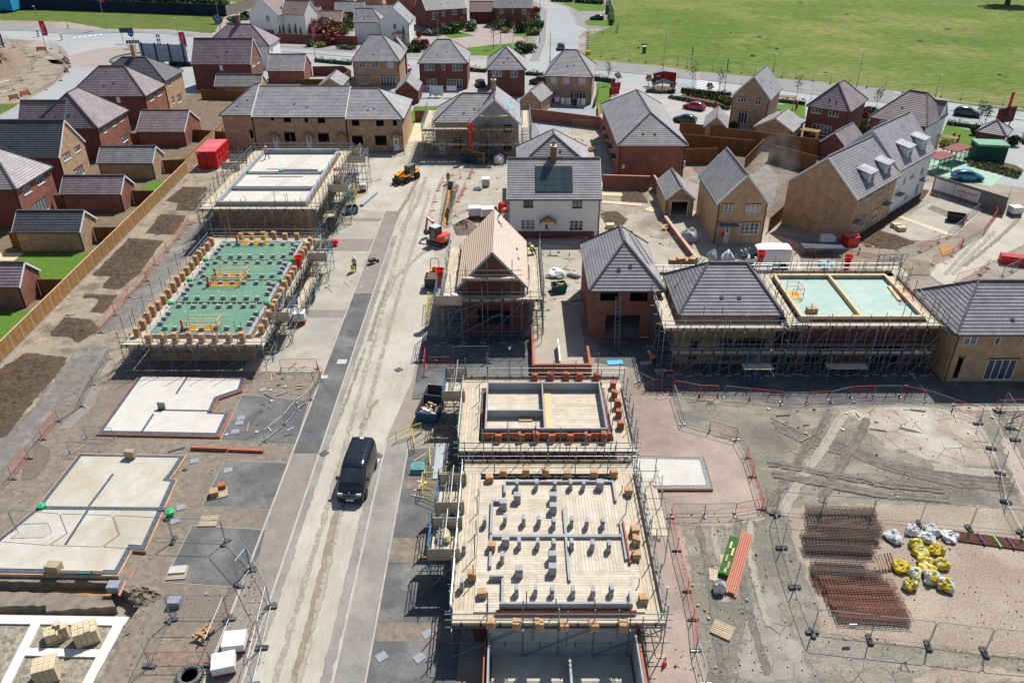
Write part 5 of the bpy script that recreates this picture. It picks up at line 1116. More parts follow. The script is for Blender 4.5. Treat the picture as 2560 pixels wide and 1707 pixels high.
b=MB();P=[s(0,3,x,y,-.5) for x,y in ((470,690),(1050,720),(1010,765),(450,755))];b.prism([(p.x,p.y) for p in P],-.7,-.52,CLAY);structure(b.build("orange_sand_bed"))
for q in (((330,1040,1020,1050,940,1250,290,1240)),((190,1340,860,1345,740,1620,60,1620)),(-400,1030,280,1040,20,1560,-500,1560)):
    P=[s(0,3,q[i],q[i+1],-.5) for i in range(0,8,2)];bb=(min(p.x for p in P),min(p.y for p in P),max(p.x for p in P),max(p.y for p in P))
    natural("rubble_fill",P,M("rubble_stone",(.36,.32,.24),(.15,.135,.105),sc=3.2,bump=.08,fine=.35,bsc=6),.1,-.46,bb,40,(),.16)
# low garden wall square between the two new houses
t=thing("garden_wall","low new red brick walls round a pale forecourt beside the open garage hole","wall",(1.9,57.1,0));b=MB();shellwall(t,[(0,0),(4.9,0)],0,1.2,.22,BORNG,False);shellwall(t,[(0,.12),(0,6.2)],0,1.0,.22,BORNG,False);shellwall(t,[(4.9,.12),(4.9,3.6)],0,.9,.22,BORNG,False);shellwall(t,[(2.3,1.0),(2.3,4.8)],0,.9,.1,WHITE,False,"white_panel")
# ---------------------------------------------------------------- walls and fences
def gwall(label,pts,h,m,th=.22,cope=None):
    P=[s(*p) if len(p) == 4 else V((p[0],p[1],0)) for p in pts];t=thing("garden_wall",label,"wall",P[0]);b=MB()
    for a,e in zip(P,P[1:]):a,e=a-P[0],e-P[0];b.bar(a+V((0,0,h/2)),e+V((0,0,h/2)),th,h,m)
    b.build("wall",parent=t);b=MB()
    for a,e in zip(P,P[1:]):a,e=a-P[0],e-P[0];b.bar(a+V((0,0,h+.04)),e+V((0,0,h+.04)),th+.06,.08,cope or m)
    b.build("coping",parent=t);return t
gwall("long pinkish buff brick wall behind the red container",[(-47.9,112.3),(-48.3,122),(-48.6,131.5)],1.95,BBUFF,cope=BRED)
gwall("red brick boundary wall below the pink blinds house",[(3.3,141),(9.5,138),(15.2,135.2),(15.6,131)],2.0,BRED);gwall("red brick wall to the right of the white rendered house",[(12.6,105),(19,104.4)],1.9,BRED,cope=PVCO);gwall("short red brick wall end beside the small garage roof",[(19.6,104.9),(19.9,101.6)],1.9,BRED,cope=PVCO)
gwall("new low wall of red and buff blocks leading from the small garage",[(19.2,92.6),(19.9,86),(20.6,80)],.75,BRED,.3,cope=M("pinkish_coping",(.52,.36,.30),(.45,.3,.25),sc=2));gwall("curved dark red brick wall beyond the double garage",[(-43.6,178),(-37,178.5),(-34.6,174),(-36,166)],1.9,BDARK);gwall("dark red brick wall under the blossoming hedge on the estate road",[(-62,219),(-40,214.5)],2.2,BDARK);gwall("grey garden wall beneath the conifers of the white painted house",[(-74,218),(-61,214.5)],1.8,CONCP)
gwall("narrow brick garden path wall beside the show home lawn",[(16.3,149.5),(15.2,137)],.9,BRED,.3)
def fence(label,pts,h=1.8,m=WOODF,seg=1.85,board=0,post=None,th=.05,cat="fence",post_w=.1):
    P=[s(*p) if len(p) == 4 else V((p[0],p[1],0)) for p in pts];t=thing("fence",label,cat,P[0]);O=P[0];pm=None
    for a,e in zip(P,P[1:]):
        n=max(1,round((e-a).length/seg));d=e-a
        rz=math.atan2(d.y,d.x);L=d.length/n
        b=MB();b.box(0,-th/2,board+.02,L-.1,th/2,board+h,m);b.box(0,-th/2-.025,board+h,L-.1,th/2+.025,board+h+.04,PINE if m is WOODF else m);me=b.mesh("panel")
        if board:b=MB();b.box(0,-.03,0,L-.1,.03,board,CONCP);mg=b.mesh("gravel_board")
        b=MB();b.box(-post_w/2,-post_w/2,0,post_w/2,post_w/2,board+h+.08,post or m);mp_=b.mesh("post")
        for i in range(n):
            q=a.lerp(e,i/n)-O;u=d.normalized()*.05
            place("panel",me,t,q+u,rz)
            if board:place("gravel_board",mg,t,q+u,rz)
            place("post",mp_,t,q,rz)
        place("post",mp_,t,e-O,rz)
    return t
fence("long golden close board fence with concrete posts along the site edge",[(-47.2,110.9),(-44.2,36)],1.65,WOODF,1.9,.32,CONCP)
for lab,a,e in (("short dark fence from the slate garage to the boundary fence",(-49.3,86.4),(-46.4,86.4)),("short dark fence from the nearest plum garage to the boundary fence",(-48.6,72.4),(-45.8,72.4)),("short dark fence from the middle plum garage to the boundary fence",(-50,99),(-46.9,99)),("short dark fence behind the grey roofed buff garage",(-51,112),(-48,112.4)),("brown garden fence between the double garage and the terrace",(-52.6,128.6),(-45.4,126.6)),("brown fence running back from the long buff wall",(-48.3,131.8),(-45.3,124.5)),("golden fence with a gate beside the buff garage behind the terrace",(-60.8,156.8),(-52,155.6)),
        ("brown fence behind the double garage gable",(-43.6,166),(-38,166)),("wooden fence between the garage row and the scaffolded house",(-17.2,140.5),(-12,140.5)),("dark garden gate beside the slate garage",(-58.4,84.8),(-57.2,84.8)),("dark garden gate beside the middle plum garage",(-59.4,97.2),(-58,97.2)),("dark garden gate beside the double garage",(-61.6,126),(-60.1,126))):
    fence(lab,[a,e],1.8,WOODD)
fence("highest of the stepped brown fences right of the long red house",[s(2,0,1530,1262).xy,s(2,0,2350,1372).xy,s(3,0,480,1432).xy,s(3,0,640,1475).xy],2.5,WOODD);fence("middle stepped brown fence right of the long red house",[s(2,0,1560,1365).xy,s(2,0,2215,1425).xy],2.3,WOODD);fence("lowest stepped brown fence right of the long red house",[s(2,0,1570,1505).xy,s(2,0,1870,1500).xy],2.3,WOODD);fence("brown fence joining the stepped fences towards the buff gable",[s(2,0,2130,1560).xy,s(2,0,2300,1385).xy],1.9,WOODD)
fence("brown fence behind the buff end of the three storey terrace",[s(3,0,0,1478).xy,s(3,0,420,1590).xy],2.5,WOODD);fence("dark fence in shade beside the buff gable end",[s(3,1,0,560).xy,s(3,1,130,440).xy],1.8,WOODD)
fence("light timber trellis fence beside the pink blinds house",[(15.6,150),(17.2,160)],1.7,WOODD)
fence("long navy site hoarding below the hedge at the top left",[s(0,0,-200,92).xy,s(0,0,440,92).xy,s(0,0,1200,118).xy,s(0,0,2080,152).xy],3.3,M("navy_hoarding",(.012,.016,.045),(.018,.022,.055),sc=.5),6,cat="hoarding",th=.1);fence("grey timber fence climbing from the navy hoarding",[s(0,0,2085,152).xy,s(0,0,2350,68).xy,s(1,0,150,10).xy],3.0,M("grey_timber",(.26,.24,.21),(.2,.18,.16),sc=2),3)
HB=fence("grey site hoarding with white banners behind the pale driveway",[s(3,1,1500,195).xy,s(3,1,2150,405).xy,s(3,1,2190,300).xy],2.3,M("grey_hoarding",(.20,.19,.18),(.16,.15,.14),sc=.5),2.4,cat="hoarding")
a,e=s(3,1,1500,195),s(3,1,2150,405);d_=(e-a).normalized();n_=V((d_.y,-d_.x,0));b=MB()
BANN=M("white_banner",(.66,.64,.64),(.58,.56,.57),sc=1.5)
for f0,f1 in ((.02,.3),(.31,.66)):b=MB();p0,p1=a.lerp(e,f0)+n_*.06-a,a.lerp(e,f1)+n_*.06-a;b.bar(p0+V((0,0,1.25)),p1+V((0,0,1.25)),.02,1.5,BANN);o=b.build("banner",parent=HB)
b=MB()
for k in range(9):p0=a.lerp(e,.35+.03*k)+n_*.075-a;b.bar(p0+V((0,0,1.3+.06*(k % 3))),p0+d_*.5+V((0,0,1.3+.06*(k % 3))),.01,.16,M("red_print",(.6,.2,.2)))
b.build("banner_print",parent=HB)
# ---------------------------------------------------------------- stacks of bricks and blocks
def stackmesh(m,w,d,n,top=1.0,seed=0):
    r=random.Random(seed);b=MB()
    for k in range(n):
        j=lambda:r.uniform(-.015,.015);z=k*.075;ww=w*(top if k == n-1 else 1)
        x0,y0=-w/2+j(),-d/2+j()
        for h in (0,1):
            b.box(x0+(h*ww/2 if k % 2 else 0),y0+(0 if k % 2 else h*d/2),z+.004,x0+(ww/2*(1+h) if k % 2 else ww)-.01,y0+(d if k % 2 else d/2*(1+h))-.01,z+.075,m)
    return b.mesh("brick_stack")
BS=[stackmesh(BSTK,.46,.46,11+i % 4,(1,.5,1,.6)[i % 4],i) for i in range(5)]
RS=[stackmesh(BORNG,.46,.42,8+i % 3,(1,.5,.7)[i % 3],20+i) for i in range(4)]
FS=[stackmesh(BSTK,.48,.44,6+i % 3,(1,1,.5)[i % 3],40+i) for i in range(4)]
def stacks(meshes,pts,label,name,cat,group,jr=.12):
    n=len(pts)
    for i,p in enumerate(pts):
        o=place(name,meshes[i % len(meshes)],None,(p[0]+rnd.uniform(-.06,.06),p[1]+rnd.uniform(-.06,.06),p[2]),rnd.uniform(-jr,jr))
        tag(o,label % ORD[i] if "%s" in label else label,cat,group)
G1="buff brick stacks ringing the green deck"
stacks(BS,[(-33.0,59.9+i*1.24,2.4) for i in range(17)],"buff brick stack on the green deck's fence side, %s from the front","brick_stack","bricks",G1)
stacks(BS,[(-22.15,60.3+i*1.22,2.4) for i in range(17)],"buff brick stack on the green deck's road side, %s from the front","brick_stack","bricks",G1)
stacks(BS,[(-31.4+i*1.14,58.75,2.4) for i in range(8)],"buff brick stack along the green deck's front, %s from the fence","brick_stack","bricks",G1)
stacks(BS,[(-30.2+i*1.25,81.15,2.4) for i in range(6)],"buff brick stack along the green deck's far end, %s from the fence","brick_stack","bricks",G1)
G2="orange brick stacks around the grey block walls"
stacks(RS,[s(2,2,x,350,2.4) for x in (205,355,495,625,780)] ,"orange brick stack behind the grey block walls, %s from the skip","brick_stack","bricks",G2)
stacks(RS,[s(2,2,x,y,2.4) for x,y in ((925,430),(945,515),(965,605),(985,690),(1000,790))],"orange brick stack on the gravel side of the grey block walls, %s from back","brick_stack","bricks",G2)
stacks(RS,[s(2,2,x,905,2.4) for x in (-120,80,220,370,530,700,845)],"orange brick stack in front of the grey block walls, %s from the skip","brick_stack","bricks",G2)
G3="small buff brick stacks on the nearest timber deck"
stacks(FS,[s(1,2,2266,1217,2.5)]+[s(2,2,x,y,2.5) for x,y in ((130,1215),(300,1222),(515,1232),(757,1235),(937,1238))],"buff brick stack along the timber deck's far edge, %s from the road","brick_stack","bricks",G3)
stacks(FS,[s(2,2,1062,1400,2.5)]+[s(2,3,x,y,2.5) for x,y in ((1115,195),(1135,290),(1145,425),(1205,815))],"buff brick stack on the timber deck's gravel side, %s from the back","brick_stack","bricks",G3)
stacks(FS,[s(2,3,x,y,2.5) for x,y in ((-195,1045),(40,1050),(250,1055),(480,1062),(762,1070),(1020,1075))],"buff brick stack along the timber deck's front edge, %s from the road","brick_stack","bricks",G3)
stacks(FS,[s(1,2,2142,1278,2.5),s(1,3,2170,340,2.5),s(1,3,1980,600,2.5),s(1,3,2080,765,2.5)],"buff brick stack on the timber deck's road side, %s from the back","brick_stack","bricks",G3)
def blk(n,w=.22,d=.44,h=.22,seed=0):
    r=random.Random(seed);b=MB()
    for k in range(n):a,c=r.uniform(-.02,.02),r.uniform(-.02,.02);b.box(-w/2+a,-d/2+c,k*h,w/2+a,d/2+c,(k+1)*h-.006,BLOCK)
    return b.mesh("block_stack")
B1_=[blk(3,.21,.42,.215,i) for i in range(3)];B2_=[blk(3,.44,.42,.215,9+i) for i in range(3)];B3_=[blk(2,.44,.26,.16,15+i) for i in range(3)]
G4="grey concrete block stacks on the nearest timber deck"
rows=[("farthest row",[(45,1345,0),(225,1345,0),(390,1350,0),(535,1345,0),(655,1350,0),(805,1345,1)],2),("wide group beyond the cross wall",[(50,1465,1),(375,1465,1),(375,1562,1)],2),
        ("row past the cross wall",[(105,110,0),(245,115,0),(380,135,0),(545,120,0),(685,135,0),(830,135,0)],3),("row before the cross wall",[(65,320,0),(235,325,0),(380,335,0),(545,330,0),(735,340,0),(885,350,0)],3),
        ("wide blocks in the front half",[(370,445,1),(62,580,1),(370,560,1)],3),("front row by the low wall",[(40,755,0),(215,755,0),(367,765,0),(557,765,0),(742,770,0),(907,755,0)],3)]
for nm,pts,rr in rows:
    for i,(x,y,dbl) in enumerate(pts):
        p=s(2,rr,x,y,2.515);tag(place("block_stack",(B2_ if dbl else B1_)[i % 3],None,p,rnd.uniform(-.1,.1)),"grey blocks on the timber deck, %s, %s from road" % (nm,ORD[i]),"blocks",G4)
for i,(c,r_,x,y,dbl) in enumerate(((1,2,2272,1530,1),(1,3,2287,100,0),(1,3,2290,300,1),(1,3,2260,450,0),(1,3,2100,120,0),(1,3,1910,360,0),(1,3,1890,690,0))):
    tag(place("block_stack",(B2_ if dbl else B1_)[i % 3],None,s(c,r_,x,y,2.515),rnd.uniform(-.1,.1)),"grey blocks on the timber deck's road side, %s from the back" % ORD[i],"blocks",G4)
G5="grey concrete block stacks on the green deck"
y_=[(60.5,64.7),(66.4,69.7),(71.2,74.4),(75.9,79.2)]
for k,(ya,yb) in enumerate(y_):
    for nm,y,mm in (("front",ya,B3_),("back",yb,B3_)):
        for i in range(7):
            tag(place("block_stack",mm[i % 3],None,(-30.9+i*1.14+rnd.uniform(-.2,.2),y+rnd.uniform(-.12,.12),2.67),rnd.uniform(-.1,.1)),"grey blocks on the green deck, %s bay, %s row, %s from the fence" % (ORD[k],nm,ORD[i]),"blocks",G5)
    for sd,x in (("fence",-31.5),("road",-23.5)):
        for i in range(3):tag(place("block_stack",B3_[i],None,(x,ya+.9+i*.95,2.67),rnd.uniform(-.1,.1)),"grey blocks at the green deck's %s edge, %s bay, %s from the front" % (sd,ORD[k],ORD[i]),"blocks",G5)
b=MB();b.lathe([(.2,0),(.3,.06),(.27,.2),(.3,.3),(.12,.36),(.05,.4)],7,PACKG);gp=b.mesh("membrane_bundle")
for i,(lab,p) in enumerate([("green plastic bundle on the green deck's fence side at its %s joint" % ORD[k],(-32.1,y,2.6)) for k,y in enumerate((65.4,70.3,75.1))]+[("green plastic bundle on the green deck's road side at its %s joint" % ORD[k],(-22.9,y,2.6)) for k,y in enumerate((65.4,70.3,75.1))]+[("green bundle on the fence side wall of the white precast deck",(-34.1,97.8,4.6)),("green bundle in the middle of the white precast deck",(-29.8,98.3,4.5)),("green bundle on the road side wall of the white precast deck",(-24.2,97.8,4.6)),
        ("green plastic bundle at the fence side corner joint of the large membrane rimmed slab",s(0,2,395,1530,.2)),("green plastic bundle at the road side corner joint of the large membrane rimmed slab",s(0,3,1565,20,.2))]):
    o=place("membrane_bundle",gp,None,p,i*.7);tag(o,lab,"plastic bundle","green membrane bundles")
# ---------------------------------------------------------------- pedestrian barriers and mesh site fencing
_bm={}
def barrier_mesh(col,L,H=1.05,bars=True):
    k=(col.name,round(L,1),H)
    if k in _bm:return _bm[k]
    L=k[1];b=MB();r=.022;c=.12
    b.path([(0,0,.12),(0,0,H-c),(c*.3,0,H-c*.3),(c,0,H),(L-c,0,H),(L-c*.3,0,H-c*.3),(L,0,H-c),(L,0,.12)],r,6,col);b.tube((0,0,.15),(L,0,.15),r*.9,6,col)
    n=int(L/.14)
    if bars:
        for i in range(1,n):b.tube((L*i/n,0,.15),(L*i/n,0,H),.006,4,col,caps=False)
    f=MB();f.box(-.045,-.3,0,.045,.3,.05,FOOTC if col is not GALV else GALV);f.box(-.03,-.03,.05,.03,.03,.13,FOOTC)
    _bm[k]=(b.mesh("frame"),f.mesh("foot"),L);return _bm[k]
def barrier(label,p0,p1,col,H=1.05,group=None,bars=True):
    p0=s(*p0) if len(p0) == 4 else V(p0);p1=s(*p1) if len(p1) == 4 else V(p1);p0.z=p1.z=.05;d=p1-p0;me,ft,L=barrier_mesh(col,max(.7,d.length),H,bars)
    t=thing("pedestrian_barrier",label,"barrier",p0,math.atan2(d.y,d.x),group);place("frame",me,t);place("foot",ft,t);place("foot",ft,t,(L,0,0));return t
CN={'g':(GALV,"galvanised"),'r':(REDB,"red"),'o':(ORNG,"orange")}
def brun(where,c,r,pts,cols,group,H=1.05,bars=True):
    cnt={}
    for i,k in enumerate(cols):
        a,e=pts[i],pts[i+1];q=lambda p:(c,r,p[0],p[1]);cnt[k]=cnt.get(k,0)+1
        barrier("%s %s barrier %s" % (ORD[cnt[k]-1],CN[k][1],where),q(a),q(e),CN[k][0],H,group,bars)
brun("beside the topsoil strips, counted from the far end",0,1,((1740,500),(1640,635),(1535,750),(1430,870),(1350,1015)),"oooo","orange barriers beside the topsoil")
brun("beside the lower topsoil strips, counted from the far end",0,1,((1345,1020),(1185,1170),(1060,1330),(925,1490)),"rrr","orange barriers beside the topsoil")
brun("from the green decked block along the grey track",0,2,((1010,165),(855,400),(755,600),(540,735),(392,905),(268,1080),(118,1268),(-30,1410)),"gggrgrg","barriers along the grey track")
brun("edging the pink gravel, counted from the tall gate",2,2,((1480,490),(1565,765),(1810,832),(2055,905),(2150,1070),(2205,1245),(2290,1540)),"ggrgro","barriers round the pink gravel")
brun("crossing the pink gravel, counted from the scaffold",2,3,((1465,35),(1760,35),(2045,30),(2330,-20)),"ggr","barriers round the pink gravel")
brun("between scaffold and clay pipes, counted from the back",2,3,((1455,60),(1512,362),(1610,735),(1660,990),(1690,1275),(1778,1580)),"ooorg","barriers along the nearest scaffold")
brun("in the shaded row by the orange bricks",2,2,((1150,375),(1290,445),(1365,452)),"gr","barriers in the shaded row");barrier("tall red barrier gate standing in the shaded row",(2,2,1370,452),(2,2,1470,455),REDB,2.0,"barriers in the shaded row",False)
brun("in the shaded row past the tall gate",2,2,((1480,455),(1720,500),(1890,505)),"oo","barriers in the shaded row");brun("in the shaded row where the mud begins",2,2,((1940,505),(2180,530),(2480,562)),"gr","barriers in the shaded row")
brun("below the teal deck, counted from the slate roof",3,2,((120,570),(355,565),(570,555),(752,512),(965,505),(1208,503),(1440,545),(1690,632),(1945,722)),"grgrgrgr","barriers in the shaded row")
brun("at the right below the buff house with garden doors",3,2,((2125,640),(2230,740),(2420,830)),"gr","barriers at the right edge");barrier("red barrier crossing the paved edge at the right frame edge",(3,2,2080,640),(3,2,2400,625),REDB,1.05,"barriers at the right edge")
brun("beside the three storey terrace, counted from the white van",3,1,((0,690),(120,700),(255,760),(425,795),(600,800),(760,795)),"rrrgg","barriers below the terrace")
brun("curving round the driveway slab, counted from the red tool box",3,1,((690,720),(830,770),(1010,790),(1150,812),(1390,748),(1560,665),(1780,695),(1680,790),(1500,865)),"rrrgrrrr","barriers round the driveway slab")
brun("beneath the white banners, counted from the white render",3,1,((1560,255),(1750,285),(1895,310),(2055,365),(2090,430),(1970,590),(1770,700)),"grrrrg","barriers round the driveway slab");brun("crossing the driveway slab",3,1,((1930,370),(1820,460),(1770,520),(1640,620)),"grg","barriers round the driveway slab")
brun("along the kerb of the haul road, counted from the scaffold",3,1,((1720,1030),(1940,960),(2010,900),(2150,965),(2230,930),(2350,860),(2420,780)),"rrgggr","barriers along the haul road")
brun("along the clay trench, counted from its far end",1,1,((1720,110),(1675,190),(1645,290),(1625,370),(1600,440)),"oooo","barriers round the service trench",bars=False);brun("across the far end of the service trench",1,1,((1800,50),(1880,70),(1960,75),(1990,20)),"rrr","barriers round the service trench");brun("beside the spoil bank by the wrapped pallets",1,1,((1925,170),(1895,230),(1855,290)),"rr","barriers round the service trench")
barrier("red barrier lying beside the white wrapped pallets",(1,1,1830,420),(1,1,1940,370),REDB,1.05,"barriers round the service trench")
brun("in front of the white rendered house, counted from the battened roof",2,1,((285,770),(352,772),(528,776),(650,780)),"ggr","barriers at the white house");barrier("galvanised barrier close under the plinth of the white rendered house",(2,1,525,690),(2,1,695,690),GALV,1.05,"barriers at the white house")
brun("zigzagging beside the tarmac footway, counted from the back",1,2,((595,375),(505,540),(380,635),(268,775),(85,920)),"gggg","barriers beside the footway");brun("standing on the dusty plot by the tarmac footway",1,2,((230,262),(565,255),(600,370)),"rr","barriers beside the footway")
barrier("galvanised barrier at the end of the terrace front",(1,0,1268,1445),(1,0,1365,1420),GALV);barrier("tall galvanised fence frame standing in the dusty courtyard",(2,0,550,1210),(2,0,740,1215),GALV,2.0);barrier("galvanised barrier beside the grey house scaffold",(2,0,165,1180),(2,0,245,1290),GALV,1.6)
barrier("galvanised barrier with a red mat folded over it, on the pale slab",(0,3,185,225),(0,3,490,215),GALV);barrier("galvanised barrier leaning at the corner of the pale slab",(0,2,795,885),(0,2,1050,895),GALV);barrier("galvanised barrier standing behind the large membrane rimmed slab",(0,2,640,1025),(0,2,915,1030),GALV)
barrier("long orange barrier closing the mesh pen with the broken pallet",(0,3,1385,1400),(0,3,1935,1395),ORNG);barrier("galvanised gate barrier beside the shaded yard behind the orange bricks",(1,2,1810,190),(1,2,2140,185),GALV,1.6);barrier("long red barrier behind the orange brick scaffold",(1,2,1590,240),(1,2,1790,235),REDB);barrier("upright red barrier end by the rubble skip",(1,2,1560,190),(1,2,1545,330),REDB,1.5)
brun("by the buff gable fronted house, counted from the low block wall",2,1,((1450,680),(1650,700),(1890,690),(2110,690)),"ggg","barriers below the gable front")
b=MB()
_hp={}
def heras_mesh(L,H):
    k=(round(L,1),H)
    if k in _hp:return _hp[k]
    L=k[0];b=MB();r=.021;c=.15
    b.path([(0,0,.08),(0,0,H-c),(c,0,H),(L-c,0,H),(L,0,H-c),(L,0,.08)],r,6,GALV);b.tube((0,0,.2),(L,0,.2),r*.8,6,GALV)
    w=MB();n=int(L/.15)
    for i in range(1,n):w.tube((L*i/n,0,.2),(L*i/n,0,H-.03),.0019,3,GALV2,caps=False)
    for i in range(1,7):w.tube((0,0,.2+(H-.25)*i/7),(L,0,.2+(H-.25)*i/7),.0019,3,GALV2,caps=False)
    f=MB();f.box(-.11,-.36,0,.11,.36,.13,FOOTC)
    _hp[k]=(b.mesh("frame"),w.mesh("wire_mesh"),f.mesh("foot_block"),L);return _hp[k]
def heras(where,pts,group,H=2.0,seg=3.5,split=False):
    P=[s(*p) if len(p) == 4 else V((p[0],p[1],0)) for p in pts];q=[]
    for a,e in zip(P,P[1:]):
        n=max(1,round((e-a).length/seg)) if split else 1
        q += [(a.lerp(e,i/n),a.lerp(e,(i+1)/n)) for i in range(n)]
    for i,(a,e) in enumerate(q):
        d=e-a;fm,wm,ft,L=heras_mesh(d.length-.06,H);a=a+V((0,0,.03));nm=ORD[i] if i < 20 else "one of the farthest"
        t=thing("mesh_fence_panel","%s mesh fence panel %s" % (nm,where),"fence panel",a,math.atan2(d.y,d.x),group);place("frame",fm,t);place("wire_mesh",wm,t);place("foot_block",ft,t,(0,0,0),rnd.uniform(-.2,.2));place("foot_block",ft,t,(L,0,0),rnd.uniform(-.2,.2))
heras("on the rebar compound's muddy side, counted from the back",T(3,3,65,25,125,335,245,695,405,1112),"compound fence");heras("along the compound front, counted from the rebar corner",T(3,3,405,1115,930,1175,1470,1232,1990,1295,2480,1340),"compound fence")
heras("along the compound back, counted from the rebar side",T(3,3,65,22,480,55,940,85,1385,118,1850,160,2330,198),"compound fence");heras("right of the mud, counted from the compound",T(3,3,2330,195)+T(3,2,2180,1475,2130,1215,2045,985,1925,755),"compound fence");heras("in the outer right line, counted from the far end",T(3,2,2130,650,2220,800,2270,910,2430,1200),"compound fence")
heras("crossing the large membrane slab, counted from the left edge",T(0,3,-250,390,165,192,630,228,1112,242,1600,268,2075,288),"fence across the slab");heras("beside the tarmac bays near the road, counted from the slab",T(0,3,2075,288,2305,540,2195,688),"fence across the slab");heras("along the gravel footway at the bottom, counted from the far end",T(1,3,-40,540,140,880,55,1255,-30,1600),"fence by the footway")
heras("of the pen holding the broken pallet",T(0,3,1375,1420,1580,985,2110,990,1935,1415),"mesh pen")
heras("along the grass field, counted from the side road",[s(2,0,*p).xy for p in ((700,505),(935,545),(1230,580),(1520,605),(1690,640),(1990,660),(2350,700))]+[s(3,0,*p).xy for p in ((260,725),(570,772),(905,808),(1235,855),(1770,915),(2350,990))],"fence along the grass field",split=True)
heras("round the small works pad by the side road",T(2,0,690,465,700,300,960,310,975,235),"works pad fence",split=True)
heras("round the roadworks corner, counted from the left edge",T(0,0,0,860,120,830,200,745,300,640,330,560),"roadworks fence");heras("along the roundabout side of the roadworks",T(0,0,470,450,555,490,630,560,640,620,560,745,420,830),"roadworks fence");heras("behind the sandy mound at the left edge",T(0,0,40,400,130,440,240,500),"roadworks fence")
for lab,q in (("orange plastic barrier by the roadworks lamp post",(340,470,425,470)),("orange plastic barrier left of the roadworks sandy path",(90,925,175,910)),("orange plastic barrier right of the other on the sandy path",(190,890,280,870)),("orange plastic barrier at the roadworks trench corner",(590,540,640,590)),("orange plastic barrier beside the red debris at the roadworks",(600,650,630,670))):
    a,e=s(0,0,q[0],q[1]),s(0,0,q[2],q[3]);d=e-a;b=MB();L=d.length
    b.box(0,-.04,.2,L,.04,1.0,ORNG)
    for k in range(1,6):b.box(L*k/6-.1,-.05,.35,L*k/6+.1,.05,.8,M("pale_orange",(.75,.35,.2)))
    o=b.build("panel",loc=None);t=thing("plastic_barrier",lab,"barrier",a,math.atan2(d.y,d.x),"orange plastic roadworks barriers");o.parent=t
    for x in (0.1,L-.1):b=MB();b.box(x-.1,-.25,0,x+.1,.25,.2,FOOTC);b.build("foot",parent=t)
# ---------------------------------------------------------------- materials lying about
def boxm(w,d,h,m,seed=0,j=.0):
    b=MB();b.box(-w/2,-d/2,0,w/2,d/2,h,m);return b
def palletm():
    b=MB()
    for k in range(7):b.box(-.6,-.5+k*.15,.11,.6,-.5+k*.15+.11,.135,TOE)
    for y in (-.5,-.06,.4):b.box(-.6,y,.02,.6,y+.1,.1,TOE);b.box(-.6,y,0,.6,y+.1,.02,TOE)
    return b.mesh("pallet",TOE)
PAL=palletm()
def pallet(label,p,rz=0,z=0,m=None,load=None,cat="pallet",nm="pallet"):
    t=thing(nm,label,cat,V((p.x,p.y,z)),rz);place("pallet",PAL,t)
    if load is not None:load.parent=t;load.location.z=.135
    return t
def brickpack(m,w,d,h,jag_=.0,seed=1):
    r=random.Random(seed);b=MB();n=4
    for i in range(n):
        for k in range(2):x0=-w/2+w*i/n;hh=h*(1-r.random()*jag_);b.box(x0+.01,-d/2+d*k/2+.01,0,x0+w/n-.01,-d/2+d*(k+1)/2-.01,hh,m)
    return b.build("brick_pack",loc=(0,0,0))
CREAM=Mbrick("cream_block_pack",(.60,.50,.34),(.54,.44,.29),(.36,.28,.17),.44,.215,.014,noise=.15)
pallet("pallet of cream blocks, half used, on the footing rubble",s(0,3,530,1130,-.3),.55,-.38,load=brickpack(CREAM,1.15,.9,.75,.7,3));pallet("tall pallet of cream blocks next to the half used one inside the footing",s(0,3,810,1160,-.3),.5,-.38,load=brickpack(CREAM,1.2,1.0,1.0,.15,4));pallet("full square pallet of cream blocks nearest the bottom edge in the footing",s(0,3,450,1500,-.3),.35,-.38,load=brickpack(CREAM,1.15,1.05,1.0,0,5))
WRAP=M("white_shrink_wrap",(.74,.74,.73),(.62,.62,.61),sc=4,rough=.4,bump=.015);REDS=M("red_brick_print",(.30,.06,.07),(.22,.05,.06),sc=5)
def wrapped(label,p,rz,w=1.15,d=1.0,h=.8,z=0,band=REDS):
    t=thing("wrapped_pack",label,"brick pack",V((p.x,p.y,z)),rz,None);b=MB();b.prism([(-w/2,-d/2),(w/2,-d/2),(w/2,d/2),(-w/2,d/2)],.0,h*.42,band);b.build("printed_sleeve",parent=t)
    b=MB();q=.03;b.prism([(-w/2-q,-d/2-q),(w/2+q,-d/2-q),(w/2+q,d/2+q),(-w/2-q,d/2+q)],h*.38,h);b.build("wrap",WRAP,t)
    return t
wrapped("white wrapped brick pack with red print beside the mesh pen, farther one",s(0,3,2170,1240),.12);wrapped("white wrapped brick pack with red print beside the mesh pen, nearer one",s(0,3,2070,1440),.25)
for lab,q,w,d,h,z in (("big white wrapped pallet by the excavator spoil heap",(1,1,2010,440),1.5,1.2,1.6,0),("white wrapped pallet leaning behind the battened roof",(1,1,2130,440),1.5,1.3,1.5,0),("white wrapped pack beside the tilted stair tower of the white deck",(1,1,985,190),.8,.8,1.1,0),("white wrapped pack under the nearest loading bay of the green deck",(1,1,410,1400),1.0,.9,1.3,0),("white water tank with dark print by the far site gate",(3,1,2255,410),1.3,1.1,1.25,0),("white wrapped pack with red print beside the buff terrace end",(3,1,535,690),1.3,1.1,1.3,0),("cream wrapped pack on the boards behind the white precast block",(2,1,30,490),.8,.6,.4,.2)):
    wrapped(lab,s(*q),.1,w,d,h,z,M("dark_print",(.15,.12,.13)) if "tank" in lab else REDS)
t=thing("water_tank","caged white water container standing beyond the service trench","tank",s(1,1,2110,140));b=MB();b.box(-.5,-.5,.15,.5,.5,1.1,M("tank_plastic",(.55,.56,.42)));b.build("tank",parent=t);b=MB()
for x in (-.52,-.17,.17,.52):
    for y in (-.52,.52):b.tube((x,y,.1),(x,y,1.15),.02,5,GALV)
